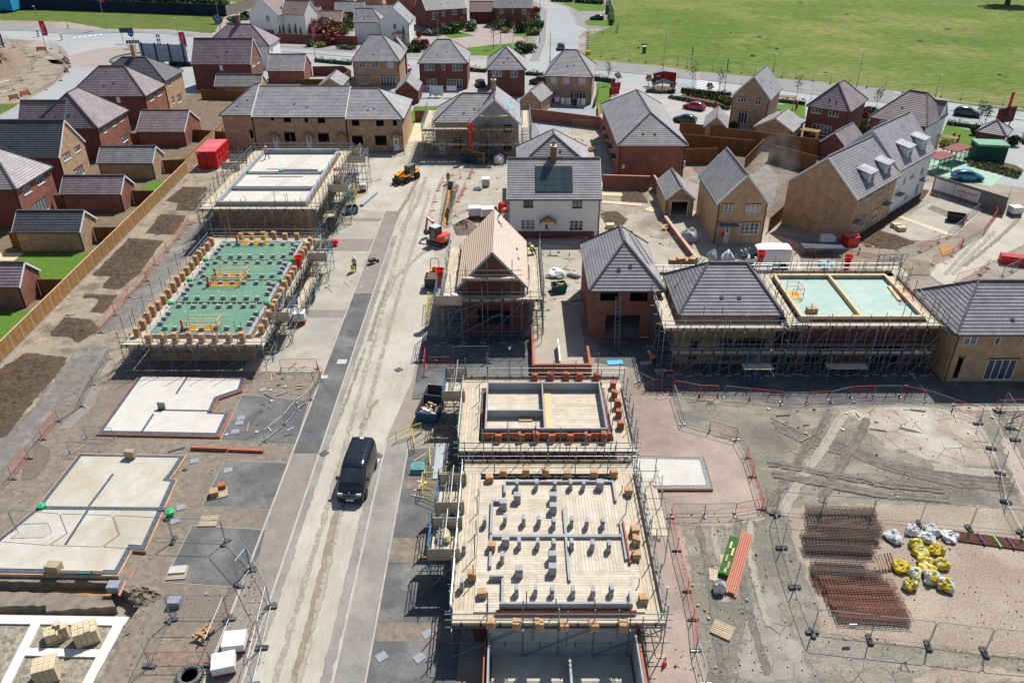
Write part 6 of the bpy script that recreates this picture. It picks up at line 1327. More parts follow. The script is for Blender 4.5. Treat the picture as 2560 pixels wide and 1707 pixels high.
b.path([(-.52,-.52,.6),(.52,-.52,.6),(.52,.52,.6),(-.52,.52,.6),(-.52,-.52,.6)],.02,5,GALV);b.build("cage",parent=t);b=MB();b.box(-.55,-.55,1.1,.55,.55,1.16,WHITE);b.build("lid",parent=t)
# insulation boards standing on the slabs
for lab,q,w,d,h,z,m in (("grey board leaning upright in the middle of the pale slab",(0,2,1495,640),.62,.1,.62,.27,M("grey_board",(.30,.29,.27))),("square brown block pack on the far edge of the large slab",(0,2,1215,1095),.75,.4,.7,.3,M("brown_pack",(.38,.31,.2),(.3,.25,.16),sc=3)),("brown block pack on the front edge of the large slab",(0,3,520,570),.85,.55,.6,.3,MATS["brown_pack"])):
    b=boxm(w,d,h,m);o=b.build("board_pack",loc=V((s(*q).x,s(*q).y,z)),rz=-.1);tag(o,lab,"pack")
t=thing("timber_rack","teal trestle holding a long timber board on the large slab","trestle",s(0,3,780,565,.32));b=MB();b.box(-.4,-.12,0,.4,.12,.18,STEAL);b.build("trestle",parent=t);b=MB();b.bar((-1.5,.15,.19),(1.1,.1,.19),.1,.04,PINE);b.build("board",parent=t)
for lab,q,rz in (("pallet lying empty beyond the tarmac bay with the grey cover",(0,3,1920,90),.05),("weathered pallet alone on the mud below the pipe stack",(2,3,1930,1090),-.55),("broken pale pallet leaning by the planting strip near the stair towers",(1,1,835,490),.4)):pallet(lab,s(*q),rz)
t=pallet("pallet with two brick remnants, on the middle tarmac bay",s(0,2,2010,1400),.35);b=MB();b.box(-.55,-.35,.14,.0,.25,.5,BSTK);b.build("brick_remnant",parent=t);b=MB();b.box(.0,.3,.14,.5,.75,.45,BORNG);b.build("brick_remnant",parent=t)
t=pallet("pale plastic pallet with a broken cover on the nearest tarmac bay",s(0,3,1630,570),.1);b=MB();b.box(-.5,-.1,.14,.5,.5,.25,CONCP);b.build("cover",parent=t)
t=thing("broken_pallet","broken brown pallet with bricks inside the mesh pen","pallet",s(0,3,1880,1150),.9);b=MB()
for k in range(16):b.bar((rnd.uniform(-.6,.6),rnd.uniform(-.5,.5),rnd.uniform(.05,.5)),(rnd.uniform(-.6,.6),rnd.uniform(-.5,.5),rnd.uniform(.05,.6)),.12,.05,CARD)
b.build("slats",parent=t);b=MB()
for k in range(12):x,y=rnd.uniform(-.5,.4),rnd.uniform(-.4,.4);b.box(x,y,.15,x+.22,y+.1,.22+.1*(k % 3),BSTK)
b.build("bricks",parent=t)
b=MB();Rr=0.36;TT=Matrix.Translation((0,0,.17))
prof=[(Rr+.02+.17+.13*math.cos(a),.17*math.sin(a)) for a in [i*math.pi/5 for i in range(11)]];b.lathe(prof[::-1],26,None,TT)
for i in range(26):a=i*2*math.pi/26;b.bar((math.cos(a)*.66,math.sin(a)*.66,.03),(math.cos(a+.12)*.7,math.sin(a+.12)*.7,.31),.06,.06)
tag(b.build("tractor_tyre",M("dusty_tyre",(.16,.16,.155),(.11,.11,.11),sc=4,rough=.9),loc=s(0,3,1745,1520),smooth=False),"large dusty tractor tyre lying flat below the mesh pen","tyre")
t=thing("traffic_cone","orange and white traffic cone on the pink gravel at the bottom","cone",s(2,3,1400,1400));b=MB();b.box(-.2,-.2,0,.2,.2,.04,ORNG);b.lathe([(.15,.04),(.1,.3)],12,ORNG);b.lathe([(.1,.3),(.06,.5)],12,WHITE);b.lathe([(.06,.5),(.025,.72)],12,ORNG);b.build("cone",parent=t)
# clay pipes, rebar, bags in the compound
t=thing("pipe_bundle","bundle of long orange clay pipes on the dried mud","pipes",(0,0,0));a,e=s(2,3,2160,210),s(2,3,2000,770);d=(e-a).normalized();n=V((-d.y,d.x,0))
for k in range(11):
    o_=n*(.13*(k % 6)-.35)+V((0,0,.09+.13*(k // 6)));b=MB();b.tube(a+o_+d*rnd.uniform(-.1,.1),e+o_+d*rnd.uniform(-.1,.1),.062,8,PVCO);b.build("pipe",parent=t)
t=thing("turf_crate","green lined crate of offcuts against the orange pipes","crate",(0,0,0));a2,e2=s(2,3,2040,260),s(2,3,1935,600);b=MB();b.bar(a2+V((0,0,.17)),e2+V((0,0,.17)),.62,.34,M("turf_green",(.03,.12,.02),(.02,.08,.015),sc=4));b.build("crate",parent=t)
for k in range(5):b=MB();c=a2.lerp(e2,.15+k*.18)+V((rnd.uniform(-.15,.15),0,.37));b.bar(c,c+d*rnd.uniform(.3,.9),.12,.05,rnd.choice([PINE,WHITE,CARD]));b.build("offcut",parent=t)
for lab,q,w in (("grey tarpaulin sheet beside the green lined crate",(2,3,1850,575),.55),("thin plywood sheet lying left of the green lined crate",(2,3,1930,440),.28)):
    b=MB();b.box(-w/2,-.5,0,w/2,.5,.03,TOE);tag(b.build("ply_sheet",loc=s(*q)+V((0,0,.03)),rz=-.15),lab,"sheet")
def bagmesh(seed,w,h,m,open_=False,m2=None,flat=.0):
    r=random.Random(seed);b=MB();rings=[];n=18
    ph=[r.uniform(0,6) for _ in range(4)]
    prof=[(.55,0),(.92,.06),(1.05,.3),(1.0,.62),(.82,.86),(.6,1.0)]+([(.45,.86),(.2,.7)] if open_ else [(.3,1.02),(.08,1.06)])
    for f,z in prof:
        q=[]
        for i in range(n):
            a=i*2*math.pi/n;sq=1/max(abs(math.cos(a)),abs(math.sin(a))) ** .6
            k=f*w/2*sq*.85*(1+.1*math.sin(3*a+ph[0])+.07*math.sin(5*a+ph[1]+z*4)+r.uniform(-.12,.12))
            q.append(V((math.cos(a)*k,math.sin(a)*k*(1-flat*.3),max(.0,z*h*(1+.16*math.sin(2*a+ph[2])*z+r.uniform(-.11,.11))))))
        rings.append(q)
    for j,(A,B) in enumerate(zip(rings,rings[1:])):
        for i in range(n):
            mm=m2 if (m2 and (math.sin(i*.7+seed)+j*.15 > .55)) else m
            b.poly([A[i],A[(i+1) % n],B[(i+1) % n],B[i]],mm)
    b.poly(rings[-1],BED if open_ else m)
    return b.mesh("bulk_bag",weld=True)
YB=M("yellow_bag",(.62,.47,.04),(.48,.36,.03),sc=4,bump=.03);YP=M("pale_yellow_bag",(.62,.58,.30),(.54,.50,.24),sc=4,bump=.03);WB=M("white_bag",(.62,.63,.62),(.48,.50,.50),sc=4,bump=.04)
bags=[("grey white bulk bag, crumpled, nearest the dark rebar",1150,250,WB,None),("smooth white bulk bag next to the back mesh fence",1320,190,WB,None),("white bulk bag half collapsed behind the yellow bags",1450,255,WB,None),("white bag slumped towards the rusty bar bundle",1500,190,WB,None),("long crumpled white bag touching the rusty bar bundle",1660,240,WB,None),
        ("white and yellow bulk bag at the top of the yellow group",1350,320,YP,YB),("yellow bulk bag with an open dark top",1390,385,YB,YP),("bright yellow bulk bag at the right of the yellow group",1540,365,YB,None),("pale yellow bag in the middle of the group with purple ties",1440,480,YP,YB),("pale bag with yellow handles at the right of the group",1590,500,YP,YB),
        ("full yellow bulk bag beside the timber bar rack",1215,520,YB,None),("yellow flap bag in the gap between the pale bags",1450,550,YB,YP),("white bag sunk between the two front pale bags",1340,580,WB,YP),("pale yellow full bag nearest the front of the compound",1290,690,YP,YB),("white and yellow bag in the front right pair",1490,630,WB,YB),("dark topped white bag at the right of the front pair",1620,690,WB,YB)]
for i,(lab,x,y,m,m2) in enumerate(bags):
    p=s(3,3,x,y);o=place("bulk_bag",bagmesh(i,rnd.uniform(.95,1.25),rnd.uniform(.32,.62),m,i % 3 == 1,m2,.3),None,p,rnd.uniform(0,6));tag(o,lab,"bulk bag","bulk bags in the compound");o.location.z=.035
for lab,q,m,w,h in (("white bulk bag of rubble in front of the grey scaffolded house",(1,0,2230,1500),POLY,1.7,1.2),("white bulk bag collapsed beside the orange pipes",(2,3,1895,720),POLY,.8,.7),("small white bag on the yard beyond the service trench",(1,1,2040,170),WB,1.3,.6),("white bag on the boards behind the slate grey hipped roof",(2,1,1830,820),WB,1.0,1.0)):
    z=4.4 if "boards" in lab else .03;p=s(*q,z);tag(place("bulk_bag",bagmesh(len(lab),w,h,m,True),None,p),lab,"bulk bag")
def cage(label,p,L,W,H,m,rz,nx,lay,name="rebar_cage"):
    b=MB();r=.015
    for k in range(lay):
        z=.08+H*k/max(1,lay-1);dx,dy=rnd.uniform(-.15,.15),rnd.uniform(-.06,.06)
        for j in range(7):y=-W/2+W*j/6+dy;b.tube((-L/2+dx,y,z),(L/2+dx+rnd.uniform(-.1,.1),y,z),r*1.3,4,m,caps=False)
        for i in range(nx):x=-L/2+L*i/(nx-1)+dx;b.tube((x,-W/2+dy,z),(x,W/2+dy,z),r,4,m,caps=False)
    for i in range(0,nx,2):
        x=-L/2+L*i/(nx-1)
        for y in (-W/2,0,W/2):b.tube((x,y,.05),(x,y,H+.1),r,4,m,caps=False)
    tag(b.build(name,loc=V((p.x,p.y,.03)),rz=rz),label,"rebar","rebar cages in the compound")
for lab,x,y,L,m in (("darkest rebar cage row, farthest back in the compound",670,40,4.6,RUSTD),("dark rebar cage row, second from the back",690,155,4.7,RUSTD),("dark rebar cage row with one rusty strip, third from the back",660,260,4.8,RUSTD),("dark rebar cage row, fourth from the back, above the gap",640,365,4.3,RUSTD),("short grey rebar cage row just in front of the gap",640,545,3.2,RUSTD),("grey brown rebar cage row beside the timber bar rack",720,625,4.0,RUSTD),
        ("rusty rebar cage row, fourth from the front",790,700,4.4,RUST),("rusty rebar cage row, third from the front",850,790,4.2,RUST),("rusty rebar cage row, second from the front",910,880,4.2,RUST),("rusty rebar cage row nearest the front fence",960,980,4.1,RUST)):
    cage(lab,s(3,3,x,y),L,.8,.42,m,rnd.uniform(-.06,.02)-.05,22,3)
t=thing("bar_rack","leaning rack of rusty bars with timber laths beside the yellow bags","rebar",s(3,3,1080,520),.2)
for k in range(6):b=MB();b.bar((-.5+k*.2,-.35,0),(-.5+k*.2-.15,.45,.9),.05,.06,RUST if k > 2 else PINE);b.build("bar",parent=t)
t=thing("bar_bundle","long bundle of rusty steel bars tied with green and purple straps","rebar",s(3,3,1720,230));a,e=V((0,0,0)),s(3,3,2560,345)-s(3,3,1720,230)
for k in range(18):b=MB();o_=V((0,.11*(k % 9)-.4,.06+.07*(k // 9)));b.tube(a+o_,e+o_,.03,5,RUST);b.build("bar",parent=t)
for f,m in ((.28,M("purple_tie",(.12,.05,.14))),(.45,M("green_strap",(.2,.5,.2))),(.6,MATS["purple_tie"]),(.78,MATS["green_strap"])):b=MB();c=a.lerp(e,f);b.box(c.x-.05,c.y-.5,.02,c.x+.05,c.y+.5,.22,m);b.build("strap",parent=t)
b=MB();b.box(-.22,-.02,.0,.22,.02,.32,WHITE);b.box(-.21,-.025,.02,.21,-.02,.3,M("notice_print",(.45,.40,.50),(.7,.6,.4),sc=9));o=b.build("notice_board",loc=s(3,3,740,1160)+V((0,.0,.9)));tag(o,"small white notice with coloured print hung on the front compound fence","notice")
# stacks of bricks, boards, tubes and odds on the site
t=thing("brick_row","long low row of orange bricks laid along the edge of the gravel","bricks",(0,0,0));a,e=s(0,2,1765,990),s(1,2,70,1015);b=MB();b.bar(a+V((0,0,.16)),a.lerp(e,.5)+V((0,0,.16)),.24,.3,BORNG);b.bar(a.lerp(e,.52)+V((0,0,.13)),e+V((0,0,.13)),.26,.24,BORNG);b.build("brick_course",parent=t)
def tubes(label,q0,q1,n,r=.03,m=GALV,w=.5,z=.03):
    a,e=s(*q0),s(*q1);t=thing("tube_stack",label,"scaffold tubes",a);d=(e-a).normalized();nn=V((-d.y,d.x,0));k_=max(1,int(w/(2*r)))
    for k in range(n):b=MB();o_=nn*(2*r*(k % k_)-w/2)+V((0,0,z+r+1.8*r*(k // k_)));b.tube(o_,e-a+o_+d*rnd.uniform(-.3,.2),r,5,m);b.build("tube",parent=t)
tubes("long stack of galvanised scaffold tubes beside the teal tool tray",(1,2,1660,1270),(1,2,1690,960),26,.032,GALV,.75);tubes("bundle of grey blue plastic pipes by the stair towers",(1,1,965,330),(1,1,1100,215),18,.05,M("blue_grey_pipe",(.35,.42,.46)),.5);tubes("small stack of dark tubes beside the teal skip",(2,1,520,960),(2,1,610,985),14,.06,GALV2,.8)
t=thing("tool_tray","teal topped crate on a pallet beside the tubes","crate",s(1,2,1490,1180));place("pallet",PAL,t);b=MB();b.box(-.45,-.45,.14,.45,.45,.45,M("teal_plastic",(.05,.33,.36),(.04,.27,.3),sc=3));b.box(-.3,-.3,.45,.3,.3,.47,M("tray_inside",(.12,.2,.2)));b.build("tray",parent=t)
t=thing("leaning_boards","bundle of long boards leaning beside the red brick house with the garage hole","timber",s(2,2,1215,-30));
for k in range(5):b=MB();b.bar((k*.18-.4,0,.05),(k*.1+.6,2.4,3.0),.16,.05,PINE);b.build("board",parent=t)
t=thing("timber_heap","offcut boards piled by the low block wall","timber",s(2,1,1400,540))
for k in range(9):b=MB();b.bar((rnd.uniform(-.8,.8),rnd.uniform(-.5,.5),.1+.05*k),(rnd.uniform(-.8,.8),rnd.uniform(-.5,.5),.1+.06*k),.14,.04,PINE);b.build("board",parent=t)
for lab,q in (("yellow ply path board nearest the white house, upper one",((2,1,825,218),(2,1,1010,225),1.3)),("long yellow ply path board beside the white house",((2,1,825,290),(2,1,1190,320),.9)),("square yellow ply board by the small garage corner",((2,1,1240,350),(2,1,1320,370),1.6))):
    a,e=s(*q[0]),s(*q[1]);b=MB();b.bar(a+V((0,0,.08)),e+V((0,0,.08)),q[2],.04,PATIO);tag(b.build("path_board"),lab,"board")
for i,(lab,q,rz) in enumerate((("brown block pallet on the churned earth in front of the white house",(2,1,900,525),.1),("pair of cream block packs on the driveway slab, left one",(3,1,1170,520),.2),("pair of cream block packs on the driveway slab, right one",(3,1,1215,550),.1))):
    b=MB();b.box(-.5,-.4,0,.5,.4,.55,CREAM);tag(b.build("block_pack",loc=s(*q),rz=rz),lab,"blocks")
for i,x in enumerate((1475,1545,1600,1655)):
    b=MB();b.box(-.4,-.3,0,.4,.3,.6+.15*(i % 2),CARD);tag(b.build("box_pile",loc=s(2,1,x,860,4.4),rz=i*.3),"brown tile pack on the boards behind the slate grey roof, %s from the fence side" % ORD[i],"boxes","tile packs behind the slate grey roof")
for lab,q,m,z,w,h in (("grey wrapped pack on the boards behind the slate grey roof",(2,1,1975,830),POLY,4.4,1.4,.9),("black bags heap on the boards by the white van",(2,1,2110,800),DPC,4.4,1.3,.8),("folded grey sheet pack on the boards behind the teal deck",(3,1,535,880),M("teal_sheet_pack",(.32,.42,.42),(.26,.36,.36),sc=3),4.65,1.9,.5),("white sheets and debris heap in the loading bay by the wide red chute",(1,1,1790,1190),POLY,4.22,1.6,.5),("pallet of cream bricks inside the boarded bay of the nearest deck",(1,3,1720,240),CREAM,2.42,1.0,.5),("crumpled grey and white sheet pile behind the teal skip",(2,1,400,960),POLY,.03,2.2,.6),("grey and green sack pile on the new path by the buff gable front",(2,1,1620,640),M("sack_grey",(.42,.42,.40),(.34,.36,.34),sc=3),.03,2.2,1.3)):
    o=place("material_heap",bagmesh(len(lab)+3,w,h,m),None,s(*q,z));tag(o,lab,"heap")
t=thing("sand_tub","round yellow tub leaning in the courtyard beside the long red house","tub",s(2,0,725,1385));b=MB();b.lathe([(.5,0),(.65,.45),(.6,.45),(.45,.05)],14,PINE);b.build("tub",parent=t)
t=thing("meter_post","white meter cabinet at the corner of the long red house","cabinet",s(2,0,1562,1540));b=MB();b.box(-.35,-.15,0,.35,.15,1.0,WHITE);b.build("cabinet",parent=t)
for i,(q,lab) in enumerate((((1,2,790,190),"on the dark tarmac footway"),((1,2,625,330),"where the footway meets the red barrier"),((0,2,2160,830),"nearest the pale slab on the far tarmac bay"),((0,2,2200,750),"middle of three on the far tarmac bay"),((0,2,2215,705),"farthest of three on the far tarmac bay"),((0,2,2095,1185),"on the middle tarmac bay"),((0,2,1785,1100),"by the membrane rimmed slab corner"),((0,2,1665,1525),"on the gravel left of the nearest bay"),((0,3,1610,85),"under the mesh fence post on the gravel"),((1,2,65,445),"on the earth beside the dusty plot"),((1,3,1575,1120),"with red paint on the earth strip by the scaffold"),((1,3,1155,1330),"left one on the bottom tarmac bay"),((1,3,1500,1340),"right one on the bottom tarmac bay"),((1,2,1310,262),"dark gully grate on the dusty road"),((1,2,1120,1055),"dark gully grate at the road kerb by the van"),((1,2,625,1030),"dark gully grate at the footway kerb"))):
    b=MB();m_=FOOTC if "grate" in lab else (CONCP if i < 2 else M("grey_cover",(.27,.29,.31),(.22,.24,.26),sc=2));w_=.3 if i != 0 else .42;b.box(-w_,-w_*.9,0,w_,w_*.9,.06,m_);tag(b.build("manhole_cover",loc=s(*q)+V((0,0,.025)),rz=.06*i),"flat square cover "+lab,"cover","covers set in the site ground")
for lab,q in (("raised grey inspection chamber cover on the spoil above the footing",(0,3,1060,710)),("raised grey cover in the mesh pen's far corner",(0,3,1615,850))):b=MB();b.box(-.35,-.3,0,.35,.3,.5,M("chamber_grey",(.25,.28,.31),(.2,.23,.26),sc=2));tag(b.build("chamber",loc=s(*q)),lab,"chamber")
for lab,q0,q1 in (("orange drain pipe stub beside the grey inspection chamber",(0,3,1155,650),(0,3,1090,760)),("orange drain pipe stub under the slab corner",(0,3,1240,540),(0,3,1190,600))):b=MB();a,e=s(*q0),s(*q1);b.tube(a+V((0,0,.1)),e+V((0,0,-.05)),.09,8,PVCO);tag(b.build("drain_pipe"),lab,"pipe")
rubble=MB()
for k in range(1500):
    c,r_,x,y=rnd.choice(((0,3,rnd.uniform(1150,2300),rnd.uniform(600,1500)),(1,3,rnd.uniform(-150,80),rnd.uniform(450,1400)),(2,3,rnd.uniform(1500,2350),rnd.uniform(0,1500)),(3,3,rnd.uniform(100,2350),rnd.uniform(200,1500)),(3,2,rnd.uniform(0,2300),rnd.uniform(600,1500)),(0,2,rnd.uniform(0,2300),rnd.uniform(100,1500))))
    p=s(c,r_,x,y);w_=rnd.uniform(.012,.04)*(1+(rnd.random() < .06));rubble.box(-w_,-w_*.7,-.02,w_,w_*.7,w_*1.1,rnd.choice([GRAVEL,CONCP,KERB,PATHP,PINKG]),Matrix.Translation((p.x,p.y,.05)) @ Matrix.Rotation(rnd.uniform(0,3),4,'Z'))
o=rubble.build("rubble");o["kind"]="stuff"
litter=MB()
for k in range(300):
    c,r_,x,y=rnd.choice(((1,1,rnd.uniform(640,1000),rnd.uniform(100,1500)),(1,1,rnd.uniform(1750,2250),rnd.uniform(60,600)),(2,1,rnd.uniform(300,640),rnd.uniform(700,1300)),(2,1,rnd.uniform(820,1700),rnd.uniform(180,760)),(3,1,rnd.uniform(100,1700),rnd.uniform(560,860)),(0,1,rnd.uniform(400,1500),rnd.uniform(500,1500)),(0,2,rnd.uniform(500,2300),rnd.uniform(250,1500)),(1,2,rnd.uniform(0,500),rnd.uniform(200,900)),(2,0,rnd.uniform(150,860),rnd.uniform(1150,1400)),(1,2,rnd.uniform(1400,1900),rnd.uniform(400,1500)),(3,2,rnd.uniform(0,2300),rnd.uniform(560,900))))
    p=s(c,r_,x,y);L_,w_=rnd.choice(((.3,.04),(.15,.09),(.6,.035),(.11,.11),(.2,.025)));litter.box(-L_,-w_,-.01,L_,w_,rnd.uniform(.02,.07),rnd.choice([PINE,TOE,CARD,WB,GREYF,BSTK,DPC,CONCP,GREYF,TOE]),Matrix.Translation((p.x,p.y,.06)) @ Matrix.Rotation(rnd.uniform(0,3.1),4,'Z'))
o=litter.build("debris");o["kind"]="stuff"
# ---------------------------------------------------------------- vehicles
def wheel(parent,x,y,r,w=.22,rim=None):
    b=MB();Tm=Matrix.Translation((x,y,r)) @ Matrix.Rotation(math.pi/2,4,'X')
    b.lathe([(r*.55,-w/2),(r*.96,-w/2),(r,-w/4),(r,w/4),(r*.96,w/2),(r*.55,w/2)],18,RUBB,Tm);wo=b.build("wheel",parent=parent)
    b=MB();b.lathe([(.0,-w*.4),(r*.58,-w*.45),(r*.58,w*.45),(.0,w*.4)],12,rim or GALV,Tm);b.build("rim",parent=wo);return wo
CARP={"hatch":[(0,.80,.28,.5,.6,.58),(.15,.88,.24,.66,.66,.70),(.95,.90,.22,.86,.70,.90),(1.75,.91,.22,.92,.60,1.40),(2.6,.91,.22,.94,.62,1.47),(3.45,.90,.24,.95,.58,1.38),(4.0,.86,.3,.92,.66,.98),(4.2,.80,.32,.6,.7,.64)],
        "suv":[(0,.84,.35,.6,.66,.7),(.15,.92,.3,.84,.72,.88),(1.0,.94,.28,.98,.76,1.02),(1.7,.95,.28,1.02,.68,1.6),(2.7,.95,.28,1.04,.70,1.66),(3.9,.93,.3,1.04,.68,1.6),(4.25,.90,.36,1.0,.74,1.08),(4.4,.86,.4,.7,.78,.74)],
"van":[(0,.80,.35,.62,.7,.72),(.12,.92,.26,.86,.74,.94),(.75,.96,.24,1.05,.84,1.14),(1.5,.97,.24,1.12,.84,1.94),(2.0,.98,.24,1.16,.88,2.04),(3.4,.98,.24,1.16,.90,2.07),(4.75,.97,.24,1.16,.88,2.04),(4.85,.93,.4,1.0,.84,1.96)]}
def car(label,p,rz,kind,col,cat="car",group=None,scale=1,name="parked_car",z=0,plate=True):
    t=thing(name,label,cat,V((p.x,p.y,z+.035)),rz,group);t.scale=(scale,)*3;S=CARP[kind];L=S[-1][0];b=MB()
    def pr(q):x,hw,zs,zb,ht,zt=q;x=L/2-x;return [V((x,hw*.93,zs)),V((x,hw,(zs+zb)/2)),V((x,hw*.97,zb)),V((x,ht,zt)),V((x,ht*.5,zt+.035)),V((x,0,zt+.045))]
    cab=[q[5]-q[3] > .25 for q in S]
    for i in range(len(S)-1):
        A,B=pr(S[i]),pr(S[i+1]);both=cab[i] and cab[i+1];one=cab[i] != cab[i+1]
        for k in range(5):
            g=(k == 2 and (both or one)) or (k > 2 and one)
            if kind == "van" and ((k == 2 and i >= 4) or (one and i > 4)):g=False
            q=[A[k],A[k+1],B[k+1],B[k]];m=GLASS if g else col
            b.poly(q[::-1],m);b.poly([V((a.x,-a.y,a.z)) for a in q],m)
    for q,sgn in ((S[0],1),(S[-1],-1)):
        A=pr(q);ring=A+[V((a.x,-a.y,a.z)) for a in A[-2::-1]];b.poly(ring if sgn > 0 else ring[::-1],col)
    bo=b.build("body",parent=t,smooth=True,weld=True);sb=bo.modifiers.new("Round",'SUBSURF');sb.levels=sb.render_levels=2
    u=MB();u.box(-L/2+.1,-S[2][1]*.9,.18,L/2-.1,S[2][1]*.9,.4,BLACK);u.build("underbody",parent=t)
    r=.33 if kind != "van" else .34
    for x in (L/2-.85,-L/2+.8):
        for y in (-1,1):wheel(t,x,y*(S[2][1]-.1),r)
    for y in (-1,1):
        h=MB();h.box(L/2-.16,y*.62-.17,S[1][3]-.12,L/2-.02,y*.62+.17,S[1][3]+.02,M("headlight_glass",(.5,.53,.56),rough=.15));h.build("headlight",parent=t)
        h=MB();h.box(-L/2+.02,y*.68-.12,.72,-L/2+.12,y*.68+.12,.92,M("tail_light",(.4,.02,.02),rough=.2));h.build("tail_light",parent=t)
        mi=MB();xm=L/2-S[2][0]-.45;mi.box(xm-.1,y*(S[2][1]+.02)-.0,S[2][3]+.05,xm+.08,y*(S[2][1]+.2),S[2][3]+.25,col);mi.build("mirror",parent=t)
    n=MB();n.box(L/2+.0,-.26,.36,L/2+.03,.26,.47,WHITE);n.build("number_plate",parent=t)
    return t
def heading(a,e):return math.atan2(e.y-a.y,e.x-a.x)
BLUEB=paint("dark_navy_paint",(.007,.011,.018),.2)
vz=R(-90)+R(-3.5);VAN=car("black panel van with a ribbed roof driving towards the camera on the dusty road",V((-10.95,43.15,0)),vz,"van",BLUEB,"van",name="panel_van");VAN.scale=(1,1.02,1.1)
for k in range(7):b=MB();y=-.66+k*.22;b.box(-2.2,y-.035,2.05,.2,y+.035,2.12,BLUEB);b.build("roof_rib",parent=VAN)
b=MB();b.box(2.32,-.45,.62,2.41,.45,.80,BLACK);g_=b.build("grille",parent=VAN);b=MB();b.path([(2.42,-.5,.84),(2.43,-.42,.60),(2.43,.42,.60),(2.42,.5,.84),(2.42,-.5,.84)],.022,5,GALV);b.build("grille_trim",parent=g_)
b=MB();b.box(2.36,-.06,.86,2.38,.06,1.0,GALV);b.build("badge",parent=VAN);b=MB();b.box(-2.1,-.13,2.06,-1.95,.13,2.15,WHITE);b.build("beacon",parent=VAN);b=MB();b.lathe([(.1,2.06),(.08,2.17),(.0,2.18)],10,BLACK,Matrix.Translation((-.5,.4,0)));b.build("roof_vent",parent=VAN)
b=MB();b.bar((1.72,-.5,1.13),(1.62,-.05,1.26),.03,.03,BLACK);b.build("wiper",parent=VAN);b=MB();b.bar((1.72,.15,1.13),(1.62,.6,1.26),.03,.03,BLACK);b.build("wiper",parent=VAN)
b=MB();b.box(2.25,-.85,.28,2.40,.85,.55,BLACK);b.build("bumper",parent=VAN)
car("bright red hatchback parked on the pale paving by the planted beds",(s(2,0,1597,1003)+s(2,0,1727,1025))/2+V((.3,.6,0)),heading(s(2,0,1727,1025),s(2,0,1597,1003)),"hatch",paint("cherry_red_paint",(.45,.005,.04)))
car("dark blue hatchback parked below the red hatchback",(s(2,0,1510,1125)+s(2,0,1650,1142))/2+V((.2,.6,0)),heading(s(2,0,1650,1142),s(2,0,1510,1125)),"hatch",paint("teal_navy_paint",(.012,.03,.045)))
car("dark grey people carrier on the road beside the two toned show home",(s(3,0,1748,1068)+s(3,0,1895,1085))/2+V((.3,.7,0)),heading(s(3,0,1748,1068),s(3,0,1895,1085)),"suv",paint("slate_paint",(.03,.035,.05)))
car("black saloon parked on the tarmac drive by the grass field",s(2,0,778,185),R(172),"hatch",paint("black_paint",(.006,.007,.012)),scale=1.05)
car("blue grey car driving away up the side road",s(2,0,448,455),R(90),"suv",paint("blue_grey_paint",(.06,.10,.15)))
car("dark bronze people carrier beside the pink blinds house",s(2,0,255,775),R(160),"suv",paint("bronze_paint",(.05,.045,.04)));car("magenta van half hidden by the house with open patio doors",s(1,0,1350,650),R(-55),"suv",paint("magenta_paint",(.55,.03,.30)),cat="van",name="parked_van",scale=1.1)
car("black car parked by the front door of the long red semi",s(1,0,1575,325),R(-35),"suv",paint("black_paint",(.006,.007,.012)));car("dark car with a glinting screen at the end of the long red semi",s(1,0,1990,235),R(-80),"suv",paint("slate_paint",(.03,.035,.05)))
car("dark blue green car half hidden behind the scaffolded grey roof",s(1,0,2060,790),R(100),"hatch",paint("petrol_paint",(.02,.06,.08)));car("bright blue car on the pale green parking area",s(3,1,1820,85),R(-8),"hatch",paint("cyan_blue_paint",(.01,.19,.36)));car("dark car cut off by the right edge beyond the substation",s(3,0,2385,1300),R(60),"hatch",paint("black_paint",(.006,.007,.012)))
WV=car("white panel van parked behind the slate grey roof and teal deck",s(2,1,2330,720,1.9)+V((0,0,-1.9)),R(180),"van",paint("white_paint",(.75,.76,.76),.3),"van",name="panel_van",scale=1.12)
# telehandler
YP_=paint("machine_yellow",(.72,.33,.015),.4)
a,e=s(1,1,1440,60),s(1,1,1290,130);TH_=thing("telehandler","yellow telescopic handler on the dusty yard, forks lowered towards the camera","telehandler",s(1,1,1385,90),heading(a,e));TH_.scale=(.92,)*3
b=MB();b.box(-2.0,-.75,.6,1.5,.75,1.05,YP_);b.box(-2.2,-.7,.75,-1.5,.7,1.5,YP_);b.box(-1.1,-1.05,.75,.7,-.6,1.45,YP_);b.build("chassis",parent=TH_)
for x in (1.1,-1.4):
    for y in (-1,1):wheel(TH_,x,y*.95,.6,.42,YP_)
    for y in (-1,1):b=MB();b.box(x-.65,y*.95-.26,1.2,x+.65,y*.95+.26,1.3,YP_);b.build("mudguard",parent=TH_)
b=MB();b.box(-1.0,.15,1.0,.5,.98,2.45,GLASS)
for x in (-1.0,.5):
    for y in (.15,.98):b.box(x-.05,y-.05,1.0,x+.05,y+.05,2.45,BLACK)
cb=b.build("cab",parent=TH_);b=MB();b.box(-1.1,.1,2.45,.6,1.05,2.55,M("cab_roof_blue",(.10,.17,.18)));b.build("cab_roof",parent=cb)
b=MB();b.bar((-1.9,-.25,2.0),(2.0,-.25,1.1),.34,.4,YP_);b.bar((1.7,-.25,1.15),(2.6,-.25,.65),.26,.3,BLACK);b.build("boom",parent=TH_);b=MB();b.box(2.5,-.75,.1,2.62,.65,1.0,BLACK);b.bar((2.6,-.5,.12),(3.6,-.5,.12),.12,.05,BLACK);b.bar((2.6,.4,.12),(3.6,.4,.12),.12,.05,BLACK);b.build("fork_carriage",parent=TH_)
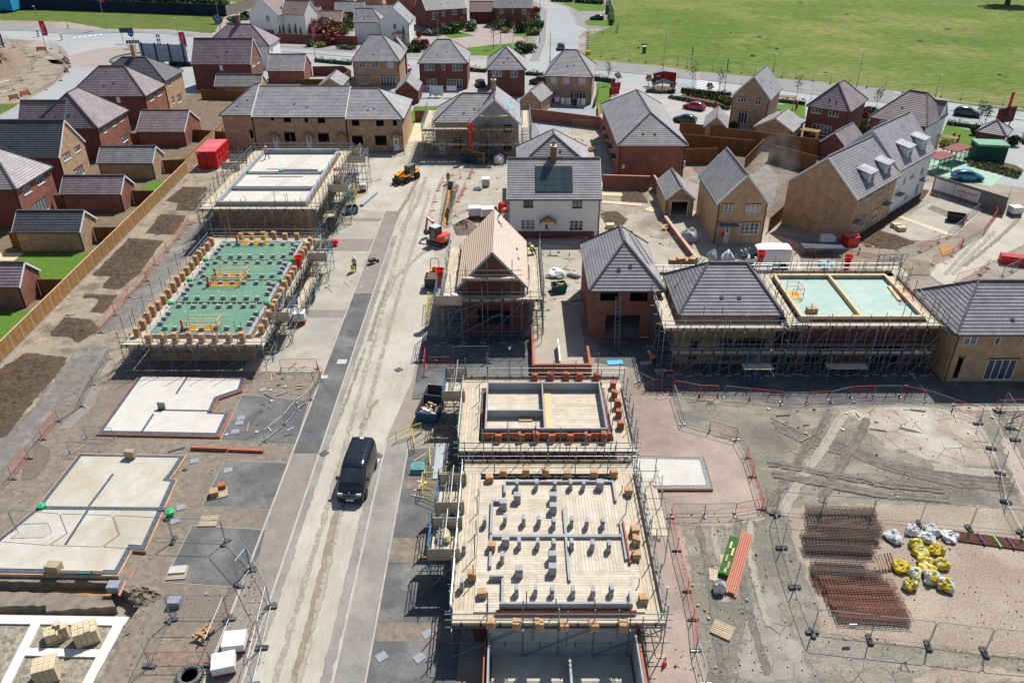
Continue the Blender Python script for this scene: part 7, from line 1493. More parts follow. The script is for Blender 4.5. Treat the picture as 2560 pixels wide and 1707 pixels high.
# mini excavator
REDX=paint("machine_red",(.62,.05,.02),.35)
EX=thing("mini_excavator","orange red mini excavator working on the clay service trench","excavator",s(1,1,1680,690)+V((0,.6,0)),R(139));EX.scale=(1.05,)*3
for y in (-1,1):
    b=MB();pts=[(-1.0,.12),(-.85,.0),(.85,0),(1.0,.12),(1.0,.38),(.85,.5),(-.85,.5),(-1.0,.38)]
    for i in range(8):q,w_=pts[i],pts[(i+1) % 8];b.poly([(q[0],y*.7-.2,q[1]),(q[0],y*.7+.2,q[1]),(w_[0],y*.7+.2,w_[1]),(w_[0],y*.7-.2,w_[1])],RUBB)
    for sd in (-.2,.2):b.poly([(q[0],y*.7+sd,q[1]) for q in pts],FOOTC)
    b.build("track",parent=EX)
b=MB();b.box(1.1,-.9,.05,1.2,.9,.45,FOOTC);b.bar((.3,-.4,.3),(1.1,-.4,.25),.1,.12,FOOTC);b.bar((.3,.4,.3),(1.1,.4,.25),.1,.12,FOOTC);b.build("dozer_blade",parent=EX)
b=MB();b.lathe([(.6,.5),(.6,.62)],14,BLACK);b.prism([(-1.15,-.4),(-.95,-.75),(.6,-.8),(.7,.8),(-.95,.75),(-1.15,.4)],.62,.8,REDX);b.prism([(-1.2,-.4),(-1.0,-.78),(-.3,-.8),(-.3,.8),(-1.0,.78),(-1.2,.4)],.8,1.35,REDX);hs=b.build("house",parent=EX)
b=MB();b.box(-1.235,-.28,.95,-1.205,.28,1.22,WHITE);b.build("maker_mark",parent=hs)
b=MB();b.box(-.3,-.1,.8,.65,.78,2.15,GLASS)
for x in (-.3,.65):
    for y in (-.1,.78):b.box(x-.05,y-.05,.8,x+.05,y+.05,2.15,BLACK)
cb=b.build("cab",parent=EX);b=MB();b.box(-.38,-.16,2.15,.72,.84,2.24,M("cab_roof_grey",(.42,.47,.48)));b.build("cab_roof",parent=cb)
b=MB();b.bar((.7,-.35,.9),(1.3,-.35,2.2),.2,.26,REDX);b.bar((1.3,-.35,2.2),(2.1,-.35,2.5),.18,.22,REDX);b.build("boom",parent=EX);b=MB();b.bar((2.1,-.35,2.55),(2.5,-.35,1.0),.16,.18,REDX);b.build("dipper",parent=EX);b=MB();b.prism([(2.1,-.65),(2.6,-.65),(2.6,-.05),(2.1,-.05)],.45,.95,FOOTC);b.build("bucket",parent=EX)
# dumper
DU=thing("site_dumper","small site dumper with a black roll bar beside the red chute","dumper",s(1,1,1630,1080)+V((0,1.0,0)),R(-92))
b=MB();b.box(-1.6,-.6,.45,.6,.6,.85,FOOTC);b.box(-1.6,-.55,.85,-.6,.55,1.25,YP_);b.build("chassis",parent=DU)
b=MB();b.prism([(.1,-.75),(1.6,-.8),(1.6,.8),(.1,.75)],.8,1.3,FOOTC);b.box(.05,-.8,1.3,1.7,.8,1.42,M("dumper_skip_brown",(.10,.075,.05)));b.build("skip",parent=DU);b=MB();b.box(-.7,-.25,1.2,-.2,.25,1.3,BLACK);b.box(-.8,-.25,1.3,-.7,.25,1.7,YP_);b.build("seat",parent=DU)
b=MB();b.path([(-1.0,-.45,.9),(-1.0,-.45,2.3),(-1.0,-.3,2.55),(-1.0,.3,2.55),(-1.0,.45,2.3),(-1.0,.45,.9)],.04,6,BLACK);b.build("roll_bar",parent=DU)
for x in (-1.1,.8):
    for y in (-1,1):wheel(DU,x,y*.72,.42,.3,YP_)
# container, skips, cabins
CT=thing("shipping_container","bright red shipping container standing against the long brick wall","container",(-46.35,113.1,.15),R(1));w,d,h=2.75,6.3,2.55
b=MB();n=40;REDF=M("container_red",(.60,.02,.022),(.50,.015,.02),sc=1.5,rough=.5)
for y0,inv in ((0,1),(d,-1)):
    for i in range(18):x0,x1=w*i/18,w*(i+1)/18;dd=.03*(i % 2);b.poly([(x0,y0-dd,0),(x1,y0-dd,0),(x1,y0-dd,h),(x0,y0-dd,h)][::inv],REDF)
for x0,sg in ((0,-1),(w,1)):
    for i in range(n):y0,y1=d*i/n,d*(i+1)/n;dd=.02*(i % 2)*sg;b.poly([(x0+dd,y0,0),(x0+dd,y1,0),(x0+dd,y1,h),(x0+dd,y0,h)][::sg],REDF)
b.build("corrugated_wall",parent=CT);b=MB();b.box(-.03,-.04,h,w+.03,d+.03,h+.06,M("faded_red_roof",(.62,.10,.12),(.55,.06,.08),sc=1,c3=(.68,.25,.27),sc3=.4,lo3=.5,hi3=.75));b.build("roof",parent=CT)
for j in range(4):
    for i in range(3):b=MB();y0=.15+j*1.55;z0=.15+i*.8;b.path([(w+.05,y0,z0),(w+.05,y0+1.3,z0),(w+.05,y0+1.3,z0+.65),(w+.05,y0,z0+.65),(w+.05,y0,z0)],.035,4,REDP);b.build("side_frame",parent=CT)
b=MB();b.box(w*.47,-.06,.1,w*.5,-.03,h-.1,BLACK);b.build("door_seam",parent=CT);b=MB();b.box(.12,-.06,h-.3,.4,-.04,h-.15,WHITE);b.build("plate",parent=CT)
for x in (.2,w-.2):
    for y in (.3,d-.3):b=MB();b.box(x-.2,y-.2,-.15,x+.2,y+.2,0,CONCP);b.build("foot_block",parent=CT)
def skip(label,p,rz,L,W,H,m,fill=None,z=0,cat="skip"):
    t=thing("waste_skip",label,cat,V((p.x,p.y,z+.04)),rz);b=MB();k=.8;th=.05
    lo=[(-L/2*k,-W/2*.95),(L/2*k,-W/2*.95),(L/2*k,W/2*.95),(-L/2*k,W/2*.95)];hi=[(-L/2,-W/2),(L/2,-W/2),(L/2,W/2),(-L/2,W/2)]
    for i in range(4):
        j=(i+1) % 4;q=[(*lo[i],0),(*lo[j],0),(*hi[j],H),(*hi[i],H)];b.poly(q,m);f=.93;b.poly([(x*f,y*f,zz+.02) for x,y,zz in q[::-1]],M("skip_inside",(.12,.085,.065),(.08,.07,.065),sc=2));b.poly([(*hi[i],H),(*hi[j],H),(hi[j][0]*f,hi[j][1]*f,H),(hi[i][0]*f,hi[i][1]*f,H)],m)
    b.poly([(x,y,.03) for x,y in lo],MATS["skip_inside"]);b.build("body",parent=t);b=MB()
    for x in (-L*.3,0,L*.3):
        for y in (-1,1):b=MB();b.bar((x,y*W/2*.97,.1),(x,y*W/2*1.02,H*.95),.08,.06,m);b.build("rib",parent=t)
    if fill:
        for i in range(16):b=MB();b.bar((rnd.uniform(-L,L)*.38,rnd.uniform(-W,W)*.38,H*rnd.uniform(.4,.8)),(rnd.uniform(-L,L)*.38,rnd.uniform(-W,W)*.38,H*rnd.uniform(.6,1.05)),.14,.05,rnd.choice([PINE,CARD,TOE,WHITE]));b.build("offcut",parent=t)
    return t
SKB=M("skip_blue",(.035,.10,.19),(.025,.07,.13),sc=3,rough=.6)
skip("blue skip heaped with timber offcuts beside the grey block walls",s(1,2,1600,680),R(80),2.6,1.7,1.1,SKB,True);skip("brown lined open skip behind the heaped blue skip",s(1,2,1640,545),R(80),2.0,1.6,.9,SKB)
skip("blue grey tipping skip of timber under the red chute of the green deck",s(1,1,470,1185),R(10),1.9,1.5,.9,M("blue_grey_skip",(.12,.20,.26),(.09,.15,.2),sc=3),True);skip("small blue tipping skip below the white decked block",s(1,1,880,390),R(25),1.6,1.2,.9,MATS["blue_grey_skip"])
skip("teal tipping skip with cuttings beside the red brick house with the garage hole",s(2,1,430,1105),R(15),1.5,1.2,.85,M("teal_skip",(.03,.16,.17),(.02,.12,.13),sc=3),True);skip("black tipping skip on the pale driveway slab",s(3,1,1715,465),R(-25),2.2,1.4,.95,M("black_skip",(.03,.035,.04)))
skip("dark blue skip left of the pair below the grey scaffolded house",s(1,0,1958,1490),0,2.4,1.5,1.1,M("deep_blue_skip",(.02,.05,.11)));skip("dark blue skip right of the pair below the grey scaffolded house",s(1,0,2055,1500),0,2.6,1.5,1.1,MATS["deep_blue_skip"])
def yframe(label,q,H,m=YEL,cat="guard rail"):
    P=[s(*p) for p in q];t=thing("guard_frame",label,cat,P[0])
    for a,e in zip(P,P[1:]):
        a,e=a-P[0],e-P[0];b=MB();b.path([a,a+V((0,0,H)),e+V((0,0,H)),e],.03,5,m);b.tube(a+V((0,0,H*.5)),e+V((0,0,H*.5)),.02,5,m);b.tube(a+V((0,0,.12)),e+V((0,0,.12)),.02,5,m);b.build("rail_frame",parent=t)
        if m is YEL:
            b=MB();k=int((e-a).length/.14)
            for i in range(1,k):b.tube(a.lerp(e,i/k),a.lerp(e,i/k)+V((0,0,H)),.006,3,m,caps=False)
            b.build("mesh_bars",parent=t)
yframe("yellow tubular guard frame beside the blue skip at the kerb bend",[(1,2,1290,920),(1,2,1520,840)],1.0);yframe("yellow post frame standing by the kerb bend",[(1,2,1455,1020),(1,2,1435,870)],.9);yframe("yellow barrier between the tubes and the teal tray",[(1,2,1605,1225),(1,2,1598,1050)],.9);yframe("yellow enclosure in front of the nearest grey loading bay",[(1,2,1690,1500),(1,2,1525,1430),(1,2,1535,1310),(1,2,1920,1310)],1.1)
yframe("yellow mesh gate beside the blue grey tipping skip",[(1,1,525,1075),(1,1,575,930)],1.9);yframe("yellow mesh gate under the white decked block's bays",[(1,1,905,310),(1,1,940,200)],1.9);yframe("yellow frame in front of the grey house's red chute",[(1,0,1895,1480),(1,0,2095,1530)],2.0);yframe("yellow tubular rail beside the boarded bay by the site dumper",[(1,1,1570,1400),(1,1,1585,1210),(1,1,1680,1260)],1.2)
yframe("blue tubular trestle frame below the buff gable fronted house",[(2,1,1890,745),(2,1,2215,745)],1.2,SBLUE,"trestle")
t=thing("mesh_table","blue framed mesh table beside the white wrapped pack","trestle",s(3,1,480,760));b=MB();b.box(-2.2,-.8,1.0,2.2,.8,1.03,M("dark_mesh",(.05,.06,.08)))
b.build("mesh_top",parent=t);b=MB();b.path([(-2.25,-.85,1.03),(2.25,-.85,1.03),(2.25,.85,1.03),(-2.25,.85,1.03),(-2.25,-.85,1.03)],.04,5,SBLUE)
for x in (-2.2,2.2):
    for y in (-.8,.8):b.tube((x,y,0),(x,y,1),.04,5,SBLUE)
b.build("frame",parent=t)
t=thing("tool_box","red steel tool box with an open lid beside the terrace's buff end","tool box",s(3,1,745,680),R(25));b=MB();b.box(-.9,-.6,0,.9,.6,1.1,REDP);b.build("box",parent=t);b=MB();b.bar((-.9,.2,1.25),(.9,.2,1.25),1.1,.12,M("faded_red_lid",(.6,.16,.16)));b.build("lid",parent=t)
for lab,q,n,dx in (("stack of red plastic barriers beside the haul road at the right",(3,1,2235,850),9,2.6),("stack of red plastic barriers in the shade beside the white house",(1,1,2290,360),6,1.6)):
    t=thing("barrier_stack",lab,"barriers",s(*q),R(-20))
    for k in range(n):b=MB();b.box(-dx/2,-.6+k*.13,0.05,dx/2,-.53+k*.13,1.0,REDP);b.build("barrier_panel",parent=t)
for k,x in enumerate((2120,2160,2190)):b=MB();b.lathe([(.35,0),(.35,.5),(.28,.5),(.28,.1)],14,BLACK);tag(b.build("pipe_ring",loc=s(1,1,x,360+k*6)),"black plastic chamber ring behind the wrapped pallets, %s from the trench" % ORD[k],"ring","black chamber rings")
KI=thing("equipment_cabinet","large green steel cabinet with a pale green lid beside the substation","cabinet",s(3,0,1895,1480),R(-8));b=MB();b.box(0,0,0,4.3,3.0,2.3,M("dark_green_steel",(.01,.07,.045),(.012,.055,.04),sc=2));b.build("cabinet",parent=KI);b=MB();b.box(-.1,-.1,2.3,4.4,3.1,2.6,M("pale_green_lid",(.16,.34,.24),(.13,.3,.2),sc=1));b.build("lid",parent=KI)
for lab,q in (("green mesh gas cage with a rusty red roof, nearer the terrace",(3,0,1545,1600)),("green mesh gas cage with a rusty red roof, farther from the terrace",(3,0,1700,1520))):
    t=thing("gas_cage",lab,"cage",s(*q),R(35));b=MB();b.box(-.08,-.08,2.1,4.3,2.2,2.16,M("rust_red_roof",(.22,.065,.05),(.17,.05,.04),sc=2));b.build("roof",parent=t);b=MB();GS=M("green_steel",(.02,.19,.12))
    for x in (0,1.4,2.8,4.2):
        for y in (0,2.1):b.tube((x,y,0),(x,y,2.1),.05,5,GS)
    for zz in (.1,1.0,2.0):b.path([(0,0,zz),(4.2,0,zz),(4.2,2.1,zz),(0,2.1,zz),(0,0,zz)],.035,5,GS)
    for i in range(1,21):b.tube((.2*i,0,0),(.2*i,0,2.1),.012,4,GS)
    b.build("cage",parent=t)
SC_=thing("blue_cabin","bright blue site cabin trailer at the top left corner","cabin",s(0,0,80,130)+V((-9,2,0)),R(6));b=MB();b.box(-6,0,.5,9,7,4.4,M("bright_blue_panel",(.01,.27,.50),(.01,.22,.42),sc=.8));b.build("body",parent=SC_)
for x in (4.6,6.2):b=MB();b.lathe([(.0,-.1),(.55,-.1),(.55,.1),(0,.1)],12,RUBB,Matrix.Translation((x,-.1,.55)) @ Matrix.Rotation(math.pi/2,4,'X'));b.build("wheel",parent=SC_)
for lab,q,sz,m in (("green portable cabinet by the black saloon",(2,0,870,130),(.9,.9,2.6),M("bin_green",(.02,.16,.09))),("small green bin standing alone in the grass field",(2,0,1212,488),(.8,.7,1.5),MATS["bin_green"]),("yellow grit bin at the corner of the works pad",(2,0,695,505),(1.2,.7,.8),YEL)):
    t=thing("storage_bin",lab,"bin",s(*q));w,d,h=sz;b=MB();b.box(-w/2,-d/2,0,w/2,d/2,h,m);b.build("body",parent=t);b=MB();b.box(-w/2-.05,-d/2-.05,h,w/2+.05,d/2+.05,h+.12,WHITE if "bin stand" in lab else m);b.build("lid",parent=t)
t=thing("wheelbarrow","dark wheelbarrow left on the tarmac footway","wheelbarrow",s(1,1,1070,855),.6);b=MB();b.prism([(-.4,-.3),(.4,-.2),(.4,.2),(-.4,.3)],.3,.6,RUBB);b.build("tray",parent=t);wheel(t,.65,0,.2,.1);b=MB();b.path([(.6,-.05,.25),(-.3,-.28,.35),(-1.0,-.3,.6)],.02,5,FOOTC);b.build("handle",parent=t);b=MB();b.path([(.6,.05,.25),(-.3,.28,.35),(-1.0,.3,.6)],.02,5,FOOTC);b.build("handle",parent=t)
b=MB();b.lathe([(.42,0),(.25,.5),(.22,.55)],12,REDC,Matrix.Rotation(R(70),4,'Y'));tag(b.build("chute_funnel",loc=s(1,1,715,690)+V((0,0,.4))),"single red chute funnel lying on the planting strip","chute")
b=MB();b.bar(V((0,0,.05)),s(1,2,1135,1065)-s(1,2,1085,1170)+V((0,0,.05)),.09,.05,WHITE);tag(b.build("plastic_pipe",loc=s(1,2,1085,1170)),"short white pipe lying on the road beside the black van","pipe")
def ladder(label,a,e,w=.42,m=GALV,n=12):
    a,e=V(a),V(e);d=(e-a).normalized();u=d.cross(V((0,0,1))).normalized()*w/2 if abs(d.z) < .98 else V((w/2,0,0));t=thing("ladder",label,"ladder",a)
    for sg in (-1,1):b=MB();b.bar(u*sg,e-a+u*sg,.05,.07,m);b.build("stile",parent=t)
    for i in range(n):b=MB();c=(e-a)*((i+.5)/n);b.tube(c-u,c+u,.02,5,m);b.build("rung",parent=t)
ladder("blue grey ladder leaning in front of the open garage hole",(9.6,61.6,0),(9.6,63.1,4.6),m=M("blue_alu",(.2,.3,.38)));ladder("roof ladder laid on the far slope of the plum hipped roof",(12.9,66.6,6.25),(11.4,70,7.9),m=FOOTC);ladder("roof ladder across the left hip of the slate grey roof",(14.7,63.0,5.45),(17.2,64.6,7.7),m=FOOTC);ladder("dark ladder leaning on the teal decked block",s(3,2,440,370),s(3,2,440,370)+V((.1,1.4,3.2)),m=FOOTC);ladder("wooden ladder beside the stair tower of the nearest timber deck",s(2,3,1330,270),s(2,3,1330,270)+V((.4,3.2,2.9)),m=TOE)
t=thing("scaffold_tower","narrow stair tower of tubes beside the nearest timber deck","scaffold",(8.5,35.5,0));b=MB();planks(b,0,0,1.1,5.4,2.3);b.build("boards",parent=t)
for y in (0,2.7,5.4):
    for x in (0,1.1):stick("standard",(x,y,0),(x,y,3.8+rnd.uniform(-.3,.5)),.026,GALV2,t)
for zz in (1.1,2.2,3.3):
    for x in (0,1.1):stick("ledger",(x,-.2,zz),(x,5.6,zz),.024,GALV2,t)
for y in (0,2.7,5.4):stick("transom",(-.3,y,2.9),(1.4,y,2.9),.024,GALV2,t)
for lab,q,w_,m in (("pale blue sheet on the ground by the low garden wall",(2,2,945,195),.7,M("sky_blue_sheet",(.10,.42,.60))),("pale board lying beside the worker in the orange vest",(2,2,1230,200),.55,M("grey_sheet",(.40,.44,.46))),("small grey sheet beside the tall red barrier gate",(2,2,1360,270),.5,MATS["grey_sheet"]),("white plastic scrap on the topsoil strip",(0,1,1250,708),.35,WHITE)):
    b=MB();b.box(-w_,-w_*.5,0,w_,w_*.5,.03,m);tag(b.build("loose_sheet",loc=s(*q)+V((0,0,.05)),rz=.1),lab,"sheet")
t=thing("hop_up","blue adjustable work platform in front of the slate grey roofed house","trestle",s(2,2,2190,380));b=MB();b.box(-.9,-.4,1.6,1.6,.5,1.66,BOARD);b.build("boards",parent=t)
for x in (-.6,.3):b=MB();b.bar((x,0,0),(x,.1,3.2),.07,.07,M("bright_blue_steel",(.02,.18,.42)));b.build("mast",parent=t)
t=thing("hop_up","dark work platform with a ladder in front of the teal decked block","trestle",s(3,2,700,400));b=MB();b.box(-1.6,.2,1.5,1.8,1.0,1.56,BOARD);b.build("boards",parent=t)
for x in (-1.5,1.7):
    for y in (.2,1.0):stick("leg",(x,y,0),(x,y,2.6),.03,GALV2,t)

# ---------------------------------------------------------------- people
def skinned(name,verts,edges,radii,m,parent,root=0,lv=1):
    me=bpy.data.meshes.new(name);me.from_pydata(verts,edges,[]);me.materials.append(m);o=place(name,me,parent)
    md=o.modifiers.new("Skin",'SKIN');md.use_smooth_shade=True
    for i,r in enumerate(radii):me.skin_vertices[0].data[i].radius=(r,r);me.skin_vertices[0].data[i].use_root=(i == root)
    sb=o.modifiers.new("Sub",'SUBSURF');sb.levels=lv;sb.render_levels=lv;return o
def person(label,p,rz,top,leg,hat=None,lean=0,step=.25,arms=((.25,.1),(-.1,.1)),crouch=0,held=None,hair=None,bare=False,sc=1.0):
    """facing +y; lean bends the trunk forward; arms = forward swing and bend per arm; crouch lowers the hips"""
    t=thing("person",label,"person",p,rz);t.scale=(sc,)*3;hz=.95-crouch*.5
    L=Matrix.Rotation(-lean,3,'X');up=lambda x,y,z:V((0,0,hz))+L @ V((x,y,z-.95))
    Vb,Eb,Rb=[],[],[]
    def add(v,r,par=None):Vb.append(tuple(v));Rb.append(r);(Eb.append((par,len(Vb)-1)) if par is not None else None);return len(Vb)-1
    pel=add((0,0,hz),.125);sp=add(up(0,0,1.17),.115,pel);ch=add(up(0,.01,1.38),.135,sp);nk=add(up(0,.015,1.53),.055,ch);hd=add(up(0,.03,1.64),.085,nk);add(up(0,.02,1.75),.075,hd);add(up(0,.12,1.65),.014,hd)
    W_={};K_={}
    for sx,st in ((-1,step),(1,-step)):
        kn=V((sx*.11,st*.6+crouch*.42,max(.3,.5-crouch*.12)));an=V((sx*.11,st-crouch*.05,.09));h_=add((sx*.09,0,hz-.06),.09,pel);k=add(kn,.062,h_);a_=add(an,.045,k);add(an+V((0,.17,-.04)),.035,a_);K_[sx]=(kn,an)
    for sx,(sw,bd) in ((-1,arms[0]),(1,arms[1])):
        sh=up(sx*.19,0,1.42);dv=L @ V((sx*.12,math.sin(sw),-math.cos(sw))).normalized();el=sh+dv*.28;d2=L @ V((0,math.sin(sw+bd),-math.cos(sw+bd))).normalized();wr=el+d2*.25;i0=add(sh,.06,ch);i1=add(el,.047,i0);i2=add(wr,.033,i1);i3=add(wr+d2*.07,.036,i2);W_[sx]=(sh,el,wr,d2)
        sd=d2.cross(V((1,0,0))).normalized()*-1
        for f in range(4):q=wr+d2*.1+V((.024*(f-1.5),0,0));j=add(q+d2*(.035+.008*(f in (1,2))),.010,i3);add(q+d2*.06+sd*.02,.009,j)
        j=add(wr+d2*.05+V((-sx*.045,0,0)),.011,i3);add(wr+d2*.09+V((-sx*.055,0,0)),.009,j)
    skinned("body",Vb,Eb,Rb,SKIN,t)
    if not bare:
        v=[up(0,0,.98),up(0,0,1.18),up(0,.01,1.38),up(0,.01,1.47)];e=[(0,1),(1,2),(2,3)];r=[.145,.135,.155,.07]
        for sx in (-1,1):sh,el,wr,d2=W_[sx];k=len(v);v += [sh,el,el.lerp(wr,.85)];e += [(2,k),(k,k+1),(k+1,k+2)];r += [.075,.06,.048]
        skinned("jacket",[tuple(q) for q in v],e,r,top,t)
    v=[V((0,0,hz+.06)),V((0,0,hz-.02))];e=[(0,1)];r=[.145,.13]
    for sx in (-1,1):kn,an=K_[sx];k=len(v);v += [V((sx*.09,0,hz-.1)),kn,kn.lerp(an,.88)];e += [(1,k),(k,k+1),(k+1,k+2)];r += [.105,.078,.065]
    skinned("trousers",[tuple(q) for q in v],e,r,leg,t,1)
    for sx in (-1,1):kn,an=K_[sx];skinned("boot",[tuple(an+V((0,-.03,.02))),tuple(an+V((0,.06,-.03))),tuple(an+V((0,.18,-.04)))],[(0,1),(1,2)],[.06,.055,.045],FOOTC,t)
    c=up(0,.02,1.70);b=MB();Tm=Matrix.Translation(c) @ L.to_4x4()
    if hat is not None:b.lathe([(.165,-.01),(.13,.02),(.125,.06),(.09,.12),(.0,.145)],14,hat,Tm);b.build("helmet",parent=t,smooth=True)
    else:b.lathe([(.1,-.06),(.108,0),(.095,.07),(.0,.105)],12,hair or BARK,Matrix.Translation(c+V((0,-.02,0))));b.build("hair",parent=t,smooth=True)
    if held:held(t,W_)
    return t
HV,HO=M("hi_vis_yellow",(.42,.65,.05),rough=.7),M("hi_vis_orange",(.85,.16,.07),rough=.7);GT,DT,NT=M("grey_top",(.33,.34,.34)),M("dark_trousers",(.035,.035,.04)),M("navy_top",(.03,.035,.05));HW,HG=M("white_helmet",(.8,.8,.8),rough=.35),M("grey_helmet",(.4,.4,.42),rough=.4)
def bag(t,W_):b=MB();c=W_[1][2];b.box(c.x-.18,c.y-.12,c.z-.65,c.x+.2,c.y+.16,c.z-.05,HV);b.build("carried_vest",parent=t)
person("worker in a white helmet and reddish vest striding over the white precast deck",s(1,0,105,1462,4.5),R(100),M("reddish_vest",(.45,.12,.09)),M("brown_trousers",(.09,.065,.05)),HW,step=.3)
person("white helmeted worker carrying a yellow green vest across the dusty plot",s(1,1,910,925,.04),R(185),GT,DT,HW,held=bag,step=.12)
person("dark clothed worker standing at the far end of the clay trench",s(1,1,1765,118,.04),R(200),NT,DT,HG,lean=.25,step=.1);person("worker in hi vis trousers steering beside the site dumper",s(1,1,1578,1075,.04),R(-70),M("khaki_top",(.25,.22,.14)),HV,None,arms=((1.2,.2),(1.1,.3)),step=.15)
person("roofer in orange bending over the ridge of the battened roof",V((-1.1,73.0,8.25)),R(-100),HO,M("brown_trousers",(.09,.065,.05)),None,lean=1.15,crouch=.35,arms=((.5,.1),(.6,.1)),step=.3);person("roofer in a yellow green vest kneeling on the scaffold beside the battened roof",s(2,1,205,765,4.32),R(60),HV,DT,HG,lean=.8,crouch=.9,arms=((.9,.6),(.9,.6)),step=.12)
person("roofer in a red shirt standing at the front corner of the battened roof",s(2,1,70,1045,4.32),R(150),M("red_shirt",(.42,.08,.07)),M("red_brown_trousers",(.3,.08,.06)),None,lean=.4,step=.1);person("worker in an orange vest bending over a board in the shade",s(2,2,1300,235,.04),R(75),HO,DT,HG,lean=.75,step=.15,arms=((.6,.3),(.7,.3)))
person("pedestrian in white walking along the verge by the roundabout",s(0,0,628,268,.02),R(-90),M("white_shirt",(.7,.7,.7)),M("grey_trousers",(.16,.16,.17)),None,step=.35,sc=1.6 if False else 1.0)
# ---------------------------------------------------------------- plants
def leafmesh(n,rx,ry,rz,m,size=.12,seed=0,base=0,shell=.45,mats=None):
    """leaf clumps scattered through a rounded, uneven volume"""
    r=random.Random(seed);b=MB();lob=[(V((r.uniform(-1,1),r.uniform(-1,1),r.uniform(-.8,1))).normalized(),r.uniform(.1,.35)) for _ in range(6)]
    for k in range(n):
        d=V((r.gauss(0,1),r.gauss(0,1),r.gauss(0,1))).normalized();f=(shell+(1-shell)*r.random())*(1+sum(w*max(0,d.dot(l)) ** 3 for l,w in lob)-.15)
        c=V((d.x*rx*f,d.y*ry*f,base+rz+d.z*rz*f))
        if c.z < .02:c.z=r.uniform(.02,.2)
        u=V((r.gauss(0,1),r.gauss(0,1),r.gauss(0,1))).normalized();v=u.orthogonal().normalized();v.rotate(__import__('mathutils').Quaternion(u,r.uniform(0,6)));q=size*r.uniform(.6,1.5)
        b.poly([c-u*q,c+v*q*.55,c+u*q,c-v*q*.55],(mats or [m])[r.randrange(len(mats))] if mats else m)
    return b.mesh("foliage")
_bush={}
def bush(label,p,r,h,mi,group=None,name="shrub",z=0,mats=None):
    k=(mi if mats is None else str(mats),rnd.randrange(3))
    if k not in _bush:_bush[k]=leafmesh(420,1,1,.5,LEAF[mi],.16,hash(str(k)) % 99,0,.4,[LEAF[i] for i in mats] if mats else None)
    o=place(name,_bush[k],None,V((p.x,p.y,z)),rnd.uniform(0,6));o.scale=(r,r,h);return tag(o,label,"shrub" if name == "shrub" else name,group)
def hedge(label,pts,w,h,mats,dens=40,size=.16):
    P=[s(*p) for p in pts];t=thing("hedge",label,"hedge",P[0]);b=MB();r=rnd;c=MB()
    for a,e in zip(P,P[1:]):
        L=(e-a).length;d=(e-a).normalized();n_=V((-d.y,d.x,0))
        for k in range(int(L*dens)):
            f=r.random();hh=h*(.75+.35*math.sin(f*L*.9) ** 2);ang=r.uniform(-.2,math.pi+.2);q=V((0,0,0));cc=a.lerp(e,f)+n_*math.cos(ang)*w/2*r.uniform(.6,1.1);cc.z=max(.05,(.35+.65*abs(math.sin(ang)))*hh*r.uniform(.3,1.05))
            u=V((r.gauss(0,1),r.gauss(0,1),r.gauss(0,1))).normalized();v=u.orthogonal().normalized();sz=size*r.uniform(.6,1.5);cc=cc-P[0]
            b.poly([cc-u*sz,cc+v*sz*.6,cc+u*sz,cc-v*sz*.6],LEAF[r.choice(mats)])
        c.bar(a-P[0]+V((0,0,h*.3)),e-P[0]+V((0,0,h*.3)),w*.4,h*.55,LEAF[0])
    b.build("foliage",parent=t);c.build("core",parent=t);return t
def tree(label,p,h,cr,mats,trunk=.1,base=.45,n=500,size=.16,name="tree",group=None):
    t=thing(name,label,"tree",p,rnd.uniform(0,6),group);b=MB();zt=h*.92;pr=V((0,0,-.05));k=5
    for i in range(k):q=V((rnd.uniform(-.04,.04)*h*.3,rnd.uniform(-.04,.04)*h*.3,zt*(i+1)/k));b.tube(pr,q,trunk*(1-i/k*.8),6,BARK,trunk*(1-(i+1)/k*.8));pr=q
    for i in range(9):z=h*(base+(1-base)*i/10);a=i*2.4;b.tube((0,0,z),(math.cos(a)*cr*.7,math.sin(a)*cr*.7,z+cr*.5),trunk*.3,4,BARK,trunk*.08)
    b.build("trunk",parent=t);place("crown",leafmesh(n,cr,cr,h*(1-base)/2,None,size,rnd.randrange(999),h*base,.25,[LEAF[i] for i in mats]),t);return t
def conifer(label,p,h,r,group=None):
    t=thing("conifer",label,"tree",p,rnd.uniform(0,6),group);b=MB();b.tube((0,0,0),(0,0,h*.9),.12,6,BARK,.03);b.build("trunk",parent=t);b=MB()
    for k in range(520):
        f=rnd.random() ** 1.3;a=rnd.uniform(0,6.28);q=r*(1-f)*rnd.uniform(.35,1.1);c=V((math.cos(a)*q,math.sin(a)*q,.2+f*h));u=V((math.cos(a),math.sin(a),-.35));v=V((-math.sin(a),math.cos(a),0));sz=rnd.uniform(.12,.3)
        b.poly([c-u*sz,c+v*sz*.5,c+u*sz,c-v*sz*.5],LEAF[0 if rnd.random() < .75 else 1])
    b.build("crown",parent=t)
for i,(x,y,h,r) in enumerate(((265,300,6.8,1.9),(235,375,3.6,1.0),(268,380,3.8,1.0),(325,382,4.2,1.1),(380,384,4.3,1.2),(425,386,3.4,1.3),(1365,440,5.2,1.2))):conifer(("tall open blue green conifer against the white painted house","dark conifer at the grey wall, first from the white house corner","dark conifer at the grey wall, second from the white house corner","dark conifer at the grey wall, third from the white house corner","dark conifer at the grey wall, fourth from the white house corner","short broad conifer at the end of the grey wall","slim dark conifer at the bay window of the cream house")[i],s(1,0,x,y),h,r,"conifers by the estate houses" if 0 < i < 5 else None)
GB="garden shrubs on the estate"
